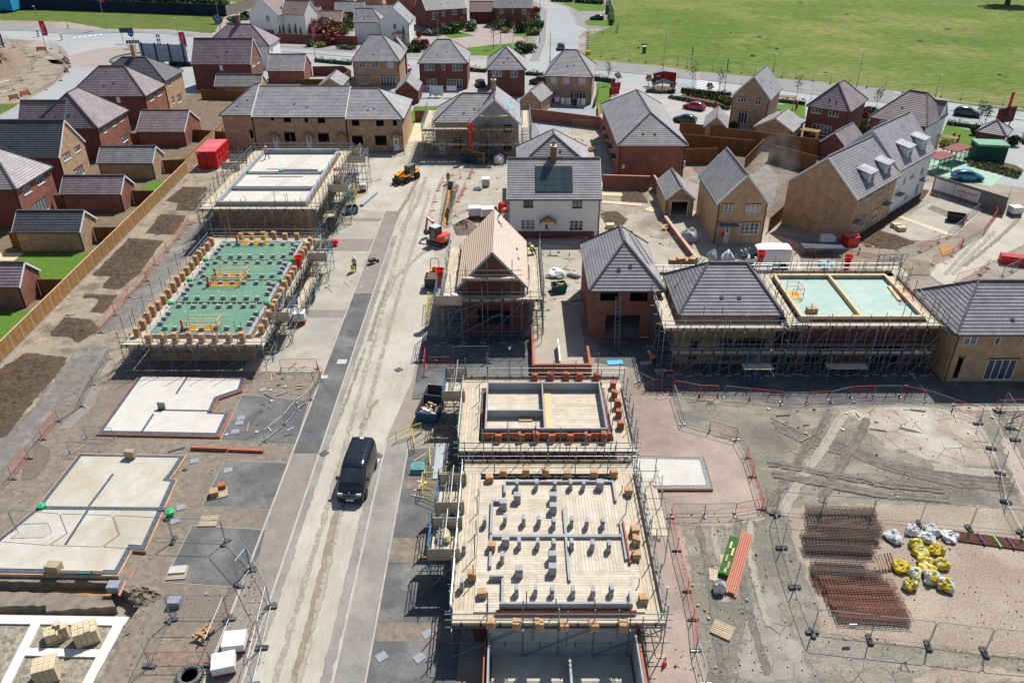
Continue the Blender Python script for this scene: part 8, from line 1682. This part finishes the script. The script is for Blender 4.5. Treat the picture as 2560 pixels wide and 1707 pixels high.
for i,(x,y,r,h,m) in enumerate(((490,300,2.2,3.2,6),(560,310,2.3,2.8,6),(640,300,2.6,3.4,6),(710,260,2.8,4.2,6),(690,310,2.0,2.6,3),(745,320,1.8,2.0,5),(800,310,2.2,2.6,4),(860,280,2.0,3.4,4),(900,250,1.8,3.8,2),(955,150,2.0,4.4,4),(915,170,2.4,4.2,3),(860,195,1.6,2.2,3),(700,400,3.0,3.2,3),(650,420,1.6,2.2,3),(750,390,2.0,2.6,3),(495,430,1.4,1.8,2),(595,435,1.5,1.4,5),(800,450,1.6,1.0,1),(870,455,1.4,.9,2),(1040,300,1.6,2.6,4),(1370,480,1.4,1.3,1),(1430,475,1.7,2.0,2),(1490,480,1.2,1.6,0),(1530,450,1.6,2.4,3),(1500,350,.9,1.8,3),(1470,420,1.6,1.6,2),(1560,430,1.0,1.8,0),(1665,325,1.5,1.6,1),(1745,310,1.8,1.8,1),(1830,300,2.6,2.8,1),(1965,285,1.9,1.8,1),(2225,270,1.8,2.2,0),(2290,300,1.5,1.5,5),(2340,260,1.4,2.6,0))):
    bush(("%s %s shrub by the estate houses at the top" % (ORD[i % 20] if i < 20 else "further "+ORD[i-20],("dark green","green","olive","red","pale","yellow","pinkish")[m])),s(1,0,x,y),r,h,m,GB)
for i,(x,y,r,h,m) in enumerate(((120,290,2.2,2.6,0),(155,300,1.6,1.4,1),(200,320,2.2,2.0,4),(70,300,2.0,2.2,0),(235,280,2.0,3.0,1),(210,190,1.6,2.4,4),(220,130,1.6,2.0,3),(70,450,1.5,1.8,6),(135,480,2.4,1.9,0),(100,465,1.3,1.2,2),(60,500,1.2,1.0,1))):bush("%s %s shrub along the side road" % (ORD[i],("dark green","green","olive","red","pale","yellow","pinkish")[m]),s(2,0,x,y),r,h,m,"shrubs along the side road")
BD=[]
for k in range(15):BD.append((2,0,1570+k*30,850+k*6,.55,.9,(1,2,0)[k % 3]))
for k in range(14):BD.append((2,0,1460+k*40,905+k*8,.6,.7,(2,4,1,0)[k % 4]))
for k in range(10):BD.append((2,0,1620+k*42,880+k*7,.5,.6,(2,3,1)[k % 3]))
for k in range(8):BD.append((2,0,1870+k*18,905+k*9,.7,1.0,(5,2,1)[k % 3]))
for k in range(7):BD.append((2,0,1250+k*38,860-abs(k-3)*3,.55,.6,(1,2)[k % 2]))
for i,(c,r_,x,y,r,h,m) in enumerate(BD):bush("small %s shrub planted in the beds by the red sign and parked cars" % ("dark","green","olive","red","pale","yellow")[m],s(c,r_,x,y),r,h,m,"small shrubs in the planted beds, "+("dark","green","olive","red","pale","yellow")[m])
for i,(c,r_,x,y,r,h,m,lab) in enumerate(((3,0,880,1080,1.1,1.6,3,"red tipped shrub beside the two toned show home"),(3,0,930,1060,1.2,1.5,1,"green shrub beside the two toned show home"),(3,0,860,1170,1.0,1.4,4,"pale feathery shrub on the sandy bed"),(3,0,870,1260,1.2,2.0,4,"tall pale shrub behind the dark red garage"),(3,0,1615,1350,.9,1.2,5,"yellow flowering shrub under the pergola"),(3,0,255,1280,.5,1.4,3,"small red shrub beside the garden pergola"),(3,0,2240,1340,1.0,1.7,0,"dark clipped shrub right of the substation"),(3,0,1900,1240,1.0,1.6,0,"dark shrub left of the substation"),(2,0,2020,1220,1.0,2.0,0,"dark shrub behind the buff garage by the patio doors"),(0,0,2010,220,1.4,2.2,6,"pinkish shrub at the end of the roundabout path"),(0,0,2160,210,2.2,2.0,1,"green shrub at the white house drive"),(0,0,2260,180,2.0,2.4,0,"round clipped shrub near the brick chimney"))):bush(lab,s(c,r_,x,y),r,h,m)
for k in range(22):bush("low %s plant in the bed behind the gas cages" % ("green","olive","pale")[k % 3],s(3,0,1830+k*22,1470+k*6+(k % 3)*22),.55,.5,(1,2,4)[k % 3],"low plants in the bed behind the gas cages, "+("green","olive","pale")[k % 3])
for k in range(12):bush("low shrub at the foot of the roundabout board",s(0,0,1580+k*16,600+(k % 3)*5),.7,.9,(0,1)[k % 2],"low shrubs under the roundabout board")
hedge("low dark hedge along the estate road behind the curved wall",T(1,0,545,570,760,590,880,600),1.2,1.3,(0,0,2));hedge("low hedge between the two red hipped houses on the estate road",T(1,0,1955,655,2115,668),1.1,1.3,(0,2));hedge("low hedge left of the pink blinds house",T(2,0,125,690,285,700),1.0,1.2,(0,2));hedge("low hedge behind the show home lawn",T(2,0,750,740,945,765),1.0,1.5,(0,1));hedge("clipped hedge along the far planted bed",T(2,0,1560,835,2010,880),.7,.9,(0,1,2));hedge("clipped hedge by the show home gardens",T(3,0,90,940,340,965),.9,1.1,(0,2));hedge("clipped hedge between the two toned show home and the road",T(3,0,870,1025,1010,1045),.9,1.2,(0,2));hedge("long clipped hedge by the dark people carrier",T(3,0,1640,1145,1960,1190),.9,1.1,(0,2,4))
hedge("left clipped hedge at the top behind the side road lawn",T(2,0,360,15,560,22),3,2.2,(0,1),30,.3);hedge("right clipped hedge at the top behind the side road lawn",T(2,0,575,25,835,42),3,2.2,(0,1),30,.3);hedge("tall thin hedge between the black saloon and the grass field",T(2,0,880,60,905,150,915,235),1.6,3.0,(1,2),40,.2)
hedge("long ragged hedge behind the navy hoarding",T(0,0,430,55,800,62,1200,75,1600,90,2070,110),7,6,(0,1,2,0),60,.5);hedge("bushy hedge top behind the hoarding near the trees",T(0,0,1150,20,1600,25),8,6,(1,0,2),40,.6)
for lab,q,h,cr,ms,tr,n in (("sapling beside the show home lawn",(2,0,880,785),5.2,.8,(2,4),.05,130),("sapling by the zebra crossing",(2,0,1650,810),5.4,.9,(2,4),.05,130),("sapling right of the zebra crossing",(2,0,1900,860),5.4,.9,(2,4),.05,130),("sapling by the pergola next to the buff gabled show home",(3,0,262,905),4.6,1.0,(2,4),.05,130),("sapling between the two plum roofs",(3,0,985,1015),4.6,.9,(2,4),.05,130),("left sapling of the pair near the dark people carrier",(3,0,1925,1160),4.8,.9,(2,1),.06,220),("right sapling of the pair near the dark people carrier",(3,0,1985,1165),4.2,.8,(2,1),.06,220),("sapling in front of the burgundy sign board",(3,0,2140,1170),4.0,.9,(2,1),.06,200),("leafy sapling in front of the dark buff garage",(3,0,135,1260),3.4,.8,(2,1),.05,120),("sapling in front of the dark red garage",(3,0,690,1400),3.8,.8,(2,4),.05,100),("sapling on the lawn by the paved turning",(1,0,2180,450),7,1.5,(2,4),.08,160),("taller sapling on the lawn by the paved turning",(1,0,2245,400),8,1.6,(2,4),.08,160),("thin sapling by the side road shrubs",(2,0,160,330),6.5,1.3,(6,4),.07,140),("thin sapling on the pink path by the side road",(2,0,10,400),7,1.2,(4,6),.07,120),("bare sapling beside the roundabout board",(0,0,1705,590),6.5,1.2,(2,4),.06,110),("second sapling by the side road lawn",(2,0,140,380),4.0,1.0,(4,2),.05,110)):
    tree("slender "+lab if "thin" not in lab and "bare" not in lab and "leafy" not in lab else lab,s(*q),h,cr,ms,tr,.3,n,.14,"sapling")
for lab,q,m in (("pinkish lollipop tree at the end of the red panels",(2,0,970,765),6),("red lollipop tree left of the red entrance sign",(2,0,1252,790),3),("small red lollipop tree under the red entrance sign",(2,0,1305,815),3),("red lollipop tree right of the red entrance sign",(2,0,1470,850),3),("broad red lollipop tree in the long planted bed",(2,0,1808,865),3)):
    t=thing("lollipop_tree",lab,"tree",s(*q));b=MB();b.tube((0,0,0),(0,0,1.1),.05,6,BARK);b.build("trunk",parent=t);place("crown",leafmesh(240,.75,.75,.65,LEAF[m],.14,len(lab),.9,.5,[LEAF[m],LEAF[2],LEAF[m]]),t)
p=s(3,0,2195,45);tree("large dark tree whose trunk and shadow show at the top right of the grass field",p,17,8.5,(0,1,0),.9,.2,2600,.8)
for k in range(14):
    c,x,y=rnd.choice(((2,rnd.uniform(1000,2340),rnd.uniform(30,520)),(3,rnd.uniform(0,2340),rnd.uniform(20,700))));p=s(c,0,x,y);bush("dark tussock scattered in the grass field",p,rnd.uniform(.25,.6)*(1+p.y/400),rnd.uniform(.12,.3),0 if k % 2 else 2,"tussocks in the grass field","tussock")
# ---------------------------------------------------------------- lamps, flags, signs
def topz(base,r_):return CAMH+r_.z*base.y/r_.y
def lamp(label,q,tq,arm=0,m=GALV,name="street_lamp",flag=None,thick=.07,head=True):
    p=s(*q);h=topz(p,ray(*tq));tx=ray(*tq);xt=tx.x*p.y/tx.y-p.x;t=thing(name,label,"street lamp" if name == "street_lamp" else "pole",p)
    b=MB();b.tube((0,0,0),(0,0,1.2),thick*1.5,8,m);b.tube((0,0,1.2),(0,0,h),thick,8,m,thick*.7);b.build("pole",parent=t)
    if head:b=MB();b.bar((0,-.1,h),(0,-.75,h+.08),.28,.1,WHITE if name == "street_lamp" else m);b.build("lamp_head",parent=t)
    if flag:
        z0,z1,w_=flag;b=MB();N_=10
        for i in range(N_):
            f0,f1=i/N_,(i+1)/N_;y0,y1=.12*math.sin(f0*5),.12*math.sin(f1*5);b.poly([(.08,y0,z0+(z1-z0)*f0),(.08+w_,y0*2,z0+(z1-z0)*f0+.1),(.08+w_,y1*2,z0+(z1-z0)*f1+.1),(.08,y1,z0+(z1-z0)*f1)],FLAG)
        fl=b.build("flag",parent=t);b=MB()
        for i in range(5):zz=z0+(z1-z0)*(.2+.13*i);b.box(.08+w_*.3,-.2,zz,.08+w_*.7,-.16,zz+.12,M("flag_print",(.75,.55,.56)))
        b.build("flag_print",parent=fl)
    return t
FLAG=M("red_flag",(.55,.02,.07),(.48,.015,.06),sc=2,rough=.7)
lamp("street lamp with a red banner beside the roadworks trench",(0,0,437,497),(0,0,325,60),flag=(4.2,7.6,1.3));lamp("tall flagpole lamp with a red banner on the grass verge",(0,0,978,270),(0,0,880,-90),flag=(7,10.5,1.1));lamp("street lamp with a burgundy banner behind the roundabout board",(0,0,1695,600),(0,0,1612,165),flag=(4.0,7.2,1.3));lamp("street lamp with a small blue sign by the grey timber fence",(0,0,2025,270),(0,0,1975,-60));lamp("flagpole with a narrow red flag on the estate road",(1,0,545,550),(1,0,528,250),name="flagpole",head=False,flag=(4.8,8.0,.7));lamp("street lamp in front of the long red semi",(1,0,1675,355),(1,0,1668,120));lamp("tall dark lamp at the corner of the side road",(2,0,250,400),(2,0,268,-40),m=FOOTC);lamp("thin black post standing behind the pink blinds roof",(2,0,348,570),(2,0,355,305),m=BLACK,name="post",head=False);lamp("street lamp behind the red entrance sign",(2,0,1387,635),(2,0,1427,262));lamp("tall lamp over the footpath beside the grass field fence",(3,0,812,800),(3,0,890,450));lamp("short lamp between the two plum roofed show homes",(3,0,1530,905),(3,0,1585,690));lamp("grey lamp behind the buff gabled show home",(3,0,45,670),(3,0,70,500));lamp("thin white post on the pavement left of the plum pyramid roof",(3,0,395,910),(3,0,425,730),name="post",m=WHITE,thick=.05,head=False);lamp("white crossing post beside the zebra crossing",(2,0,1672,800),(2,0,1690,605),name="post",m=WHITE,thick=.05,head=False);lamp("thin post near the fence on the pavement",(2,0,2105,775),(2,0,2122,650),name="post",m=WHITE,thick=.05,head=False)
for lab,q,tq in (("left black and white banded crossing pole",(2,0,1640,640),(2,0,1665,430)),("right black and white banded crossing pole",(2,0,1948,840),(2,0,1983,545))):
    p=s(*q);h=topz(p,ray(*tq));t=thing("crossing_pole",lab,"pole",p,0,"banded crossing poles");
    for k in range(10):b=MB();b.tube((0,0,h*k/10),(0,0,h*(k+1)/10),.09,8,WHITE if (k % 2 and k < 7) else BLACK);b.build("band",parent=t)
RS_=M("deep_red_sign",(.30,.008,.02),(.26,.008,.018),sc=1,rough=.5)
def text(parent,body,size,loc,rx=math.pi/2,rz=0,m=WHITE):
    cu=bpy.data.curves.new("lettering",'FONT');cu.body=body;cu.size=size;cu.align_x='CENTER';cu.extrude=.004;cu.materials.append(m);o=bpy.data.objects.new("lettering",cu);COL.objects.link(o);o.parent=parent;o.location=loc;o.rotation_euler=(rx,0,rz);return o
t=thing("entrance_sign","tall V shaped deep red entrance sign with small white lettering in its island bed","sign",s(2,0,1378,825),R(8));hgt_=topz(s(2,0,1378,825),ray(2,0,1385,655))
for sg in (-1,1):
    a,e=V((0,0,0)),V((sg*2.3,-.9,0));b=MB();b.poly([a+V((0,0,1.3)),e+V((0,0,1.0)),e+V((0,0,hgt_-.2)),a+V((0,0,hgt_))][::sg],RS_);b.poly([(q+V((0,.08,0))) for q in [a+V((0,0,1.3)),e+V((0,0,1.0)),e+V((0,0,hgt_-.2)),a+V((0,0,hgt_))]][::-sg],RS_);b.build("sign_face",parent=t);b=MB();b.poly([a+V((0,-.02,1.32)),e+V((0,-.02,1.02)),e+V((0,-.02,1.5)),a+V((0,-.02,2.3))][::sg],M("grey_roof_emblem",(.42,.43,.45)));b.build("emblem",parent=t);b=MB();b.tube(e,e+V((0,0,hgt_-.3)),.1,6,BLACK);b.build("post",parent=t)
b=MB();b.tube((0,.05,0),(0,.05,1.5),.1,6,BLACK);b.build("post",parent=t)
for k,w_ in enumerate((.9,.7,.6)):b=MB();z=hgt_-.8-k*.35-(k > 0)*.6;b.box(-1.7,-.72,z,-1.7+w_,-.70,z+.1,WHITE);b.build("lettering",parent=t)
t=thing("sign_board","burgundy sign board with its back turned, by the substation","sign",s(3,0,2150,1170),R(25));b=MB();b.prism([(-2.3,-.06),(2.3,-.06),(2.3,.06),(-2.3,.06)],.8,3.4,M("burgundy_board",(.12,.012,.025)));b.prism([(-.2,-.05),(.5,-.05),(.5,.05),(-.2,.05)],3.4,6.0,FLAG);b.build("board",parent=t)
for x in (-1.9,1.9):b=MB();b.box(x-.08,.07,0,x+.08,.2,3.3,BLACK);b.build("post",parent=t)
for i,(c,x,y,lab) in enumerate(((2,918,800,"beside the show home lawn, farthest"),(2,905,880,"beside the show home lawn, nearer"),(2,955,830,"on the paved edge, farthest"),(2,945,880,"on the paved edge, nearer"),(3,258,1010,"on the lawn behind the buff garage"),(3,1690,1305,"on the lawn near the gas cages, left"),(3,1735,1320,"on the lawn near the gas cages, right"),(2,1860,1010,"at the end of the planted bed by the red car"))):
    t=thing("marker_sign","small red panel sign "+lab,"sign",s(c,0,x,y),R(35));w_=2.2 if "paved" in lab else .7;b=MB();b.box(-w_/2,-.04,.2,w_/2,.04,1.5,RS_);b.build("panel",parent=t);b=MB();b.box(-.05,.05,0,.05,.12,1.3,BLACK);b.build("post",parent=t)
RB=thing("advert_board","large advert board with grey blue squares and four black posts by the roundabout","sign",s(0,0,1525,600),R(-12));hb=topz(s(0,0,1525,600),ray(0,0,1530,405));b=MB();b.box(-6,-.08,hb-3.9,6,.0,hb,Mbrick("blue_grey_board_back",(.23,.28,.37),(.19,.24,.33),(.34,.38,.45),1.5,1.3,.05,off=0,noise=.1));b.build("board",parent=RB)
for x in (-5.2,-1.8,1.7,5.2):b=MB();b.box(x-.14,-.3,0,x+.14,-.1,hb+.2,BLACK);b.build("post",parent=RB)
t=thing("advert_board","white and lilac advert board cut off by the left edge","sign",s(0,0,20,430)+V((-2,0,0)),R(-20));b=MB();b.box(-4,-.1,.3,3.2,.0,5,M("lilac_board",(.62,.58,.75),(.7,.68,.78),sc=.4));b.build("board",parent=t);b=MB();b.box(3.2,-.15,0,3.45,.1,5.1,BLACK);b.build("post",parent=t)
for lab,x,y,w_,h,m in (("left black chevron board on the roundabout",1215,455,2.2,.8,BLACK),("right black chevron board on the roundabout",1265,455,1.6,.8,BLACK),("grey direction sign on the roundabout",1185,400,3.4,1.2,M("dark_grey_sign",(.06,.08,.08)))):
    t=thing("road_sign",lab,"sign",s(0,0,x,y),R(10));z0=1.4 if "chevron" in lab else 2.6;b=MB();b.box(-w_/2,-.05,z0,w_/2,.05,z0+h,m);b.build("sign_face",parent=t)
    for e in (-.4,.4):b=MB();b.tube((w_*e,.08,0),(w_*e,.08,z0+h),.06,5,GALV);b.build("post",parent=t)
    if "chevron" in lab:
        for k in range(2):b=MB();x0=-w_*.3+k*w_*.4;b.bar((x0,-.06,z0+.08),(x0+.3,-.06,z0+.4),.02,.16,WHITE);b.bar((x0+.3,-.06,z0+.4),(x0,-.06,z0+.72),.02,.16,WHITE);b.build("chevron",parent=t)
for lab,q,h,m in (("round blue arrow sign on the roundabout",(0,0,1228,440),3.4,M("sign_blue",(.01,.10,.42))),("round blue sign on the lamp by the grey timber fence",(0,0,2018,285),3.0,M("sign_blue",(.01,.10,.42)))):
    t=thing("road_sign",lab,"sign",s(*q));b=MB();b.lathe([(0,-.03),(.75,-.03),(.75,.03),(0,.03)],20,m,Matrix.Translation((0,0,h)) @ Matrix.Rotation(math.pi/2,4,'X'));b.build("sign_face",parent=t);b=MB();b.bar((-.4,-.05,h+.05),(.35,-.05,h-.15),.02,.16,WHITE);b.build("arrow",parent=t);b=MB();b.tube((0,.06,0),(0,.06,h),.05,6,GALV);b.build("post",parent=t)
for lab,x,y,m in (("yellow keep left bollard on the splitter island",573,372,YEL),("purple keep left bollard on the splitter island",355,340,M("purple_bollard",(.16,.08,.16))),("left black and white striped bollard by the roundabout",1455,415,BLACK),("right black and white striped bollard by the roundabout",1475,415,BLACK)):
    t=thing("bollard",lab,"bollard",s(0,0,x,y));h=2.0 if m is not BLACK else 3.0
    for k in range(6):b=MB();b.tube((0,0,h*k/6),(0,0,h*(k+1)/6),.3 if m is not BLACK else .2,8,WHITE if k % 2 else m);b.build("band",parent=t)
sheet("traffic_island",T(0,0,330,348,600,384,612,376,560,352,340,342),KERB)
kerb([(-88.5+7.5*math.cos(t*.2618),197.5+8.1*math.sin(t*.2618)) for t in range(25)],.5,.25,M("dark_island_kerb",(.09,.1,.1)))
for q in (T(2,0,760,642,1640,727,2350,802),T(3,0,110,828,350,861,900,928,1150,953,1700,1020,2350,1110),T(1,0,215,475,870,525,1500,548),T(0,0,0,283,330,290,680,318,1150,301,1500,312,1780,337),T(2,0,280,80,322,130,312,390,252,565),T(2,0,430,32,520,77,600,228,700,263),T(0,0,0,1068,200,962,480,792,652,640)):kerb(q,.25,.12)
for q in (T(2,0,690,265,605,345,605,455),):kerb(q,.25,.12)
ribbon("verge_strip",T(3,0,1600,925,1900,968,2350,1020),1.6,VERGE,.2)
for lab,q,rz,w_ in (("timber garden pergola behind the plum pyramid show home",(3,0,365,1325),R(-36),2.4),("timber pergola by the gas cages",(3,0,1610,1390),R(-40),2.4),("low timber pergola on the lawn behind the buff garage",(3,0,150,1000),R(-20),3.0)):
    t=thing("pergola",lab,"pergola",s(*q),rz)
    for x in (-w_/2,w_/2):
        for y in (-.5,.5):b=MB();b.box(x-.07,y-.07,0,x+.07,y+.07,2.2,PINE);b.build("post",parent=t)
    for k in range(5):b=MB();y=-.7+k*.35;b.box(-w_/2-.3,y-.04,2.2,w_/2+.3,y+.04,2.35,PINE);b.build("beam",parent=t)
def cloth(parent,x0,x1,ztop,h,m,y=0,seed=0):
    b=MB();n=10;r=random.Random(seed)
    yy=[y+.08*math.sin(i*1.1+seed) for i in range(n+1)];zb=[ztop-h*r.uniform(.85,1.05) for _ in range(n+1)]
    for i in range(n):a,e=x0+(x1-x0)*i/n,x0+(x1-x0)*(i+1)/n;b.poly([(a,yy[i]*1.6,zb[i]),(e,yy[i+1]*1.6,zb[i+1]),(e,yy[i+1]*.3,ztop),(a,yy[i]*.3,ztop)],m);b.poly([(e,yy[i+1]*1.6+.01,zb[i+1]),(a,yy[i]*1.6+.01,zb[i]),(a,yy[i]*.3+.01,ztop),(e,yy[i+1]*.3+.01,ztop)],m)
    return b.build("washing",parent=parent)
WS,PK,PU=M("white_linen",(.68,.70,.75)),M("pale_pink_linen",(.60,.48,.45)),M("lilac_linen",(.40,.32,.48))
t=thing("washing_line","washing line of white sheets and lilac clothes behind the scaffolded grey house","washing line",s(1,0,1660,895));b=MB();b.tube((-3.2,0,2.3),(4.0,0,2.1),.012,4,WHITE);b.build("line",parent=t)
for x in (-3.2,4.0):b=MB();b.tube((x,0,0),(x,0,2.3),.04,6,GALV);b.build("post",parent=t)
for i,(a,e,h,m) in enumerate(((-2.9,-2.2,.9,PU),(-2.1,-1.7,1.0,PU),(-1.5,1.3,2.0,WS),(2.0,3.9,1.0,WS))):cloth(t,a,e,2.22,h,m,0,i)
t=thing("washing_line","clothes airer lines of pinkish laundry on the grey patio","washing line",s(2,0,480,985),R(-8));b=MB();b.tube((-4,0,1.7),(4.2,0,1.7),.012,4,WHITE);b.build("line",parent=t)
for x in (-4,.2,4.2):b=MB();b.tube((x,0,0),(x,0,1.7),.03,6,GALV);b.build("post",parent=t)
for i,(a,e,h,m) in enumerate(((-3.9,-2.7,1.3,PK),(-2.4,-1.9,.9,NT),(-1.8,-1.0,.8,PK),(-.6,.0,1.2,WS),(.2,1.2,1.4,PK),(1.6,2.2,1.5,NT),(2.4,3.0,1.6,PK),(3.2,3.9,1.3,WS))):cloth(t,a,e,1.68,h,m,0,i+9)
# thin smoke drifting from a small fire between the buff gable and the terrace
b=MB();b.lathe([(1.0,0),(2.0,1.5),(2.8,3.2),(3.2,5.2),(2.6,7.5),(.6,9)],16);o=b.build("smoke",loc=s(3,1,40,260)+V((0,.5,.2)));o["kind"]="stuff"
m,nt,bs,N,L=nodes("thin_smoke");nt.nodes.remove(bs);pv=N("VolumePrincipled");pv.inputs["Color"].default_value=(.93,.96,1,1);tc=N("TexCoord");nz=N("TexNoise");nz.inputs["Scale"].default_value=.6;nz.inputs["Detail"].default_value=3;L(tc.outputs["Object"],nz.inputs["Vector"]);mr=N("MapRange");mr.inputs[1].default_value=.42;mr.inputs[2].default_value=.8;mr.inputs[4].default_value=.05;L(nz.outputs[0],mr.inputs[0]);L(mr.outputs[0],pv.inputs["Density"]);L(pv.outputs[0],nt.nodes["Material Output"].inputs["Volume"]);o.data.materials.append(m)
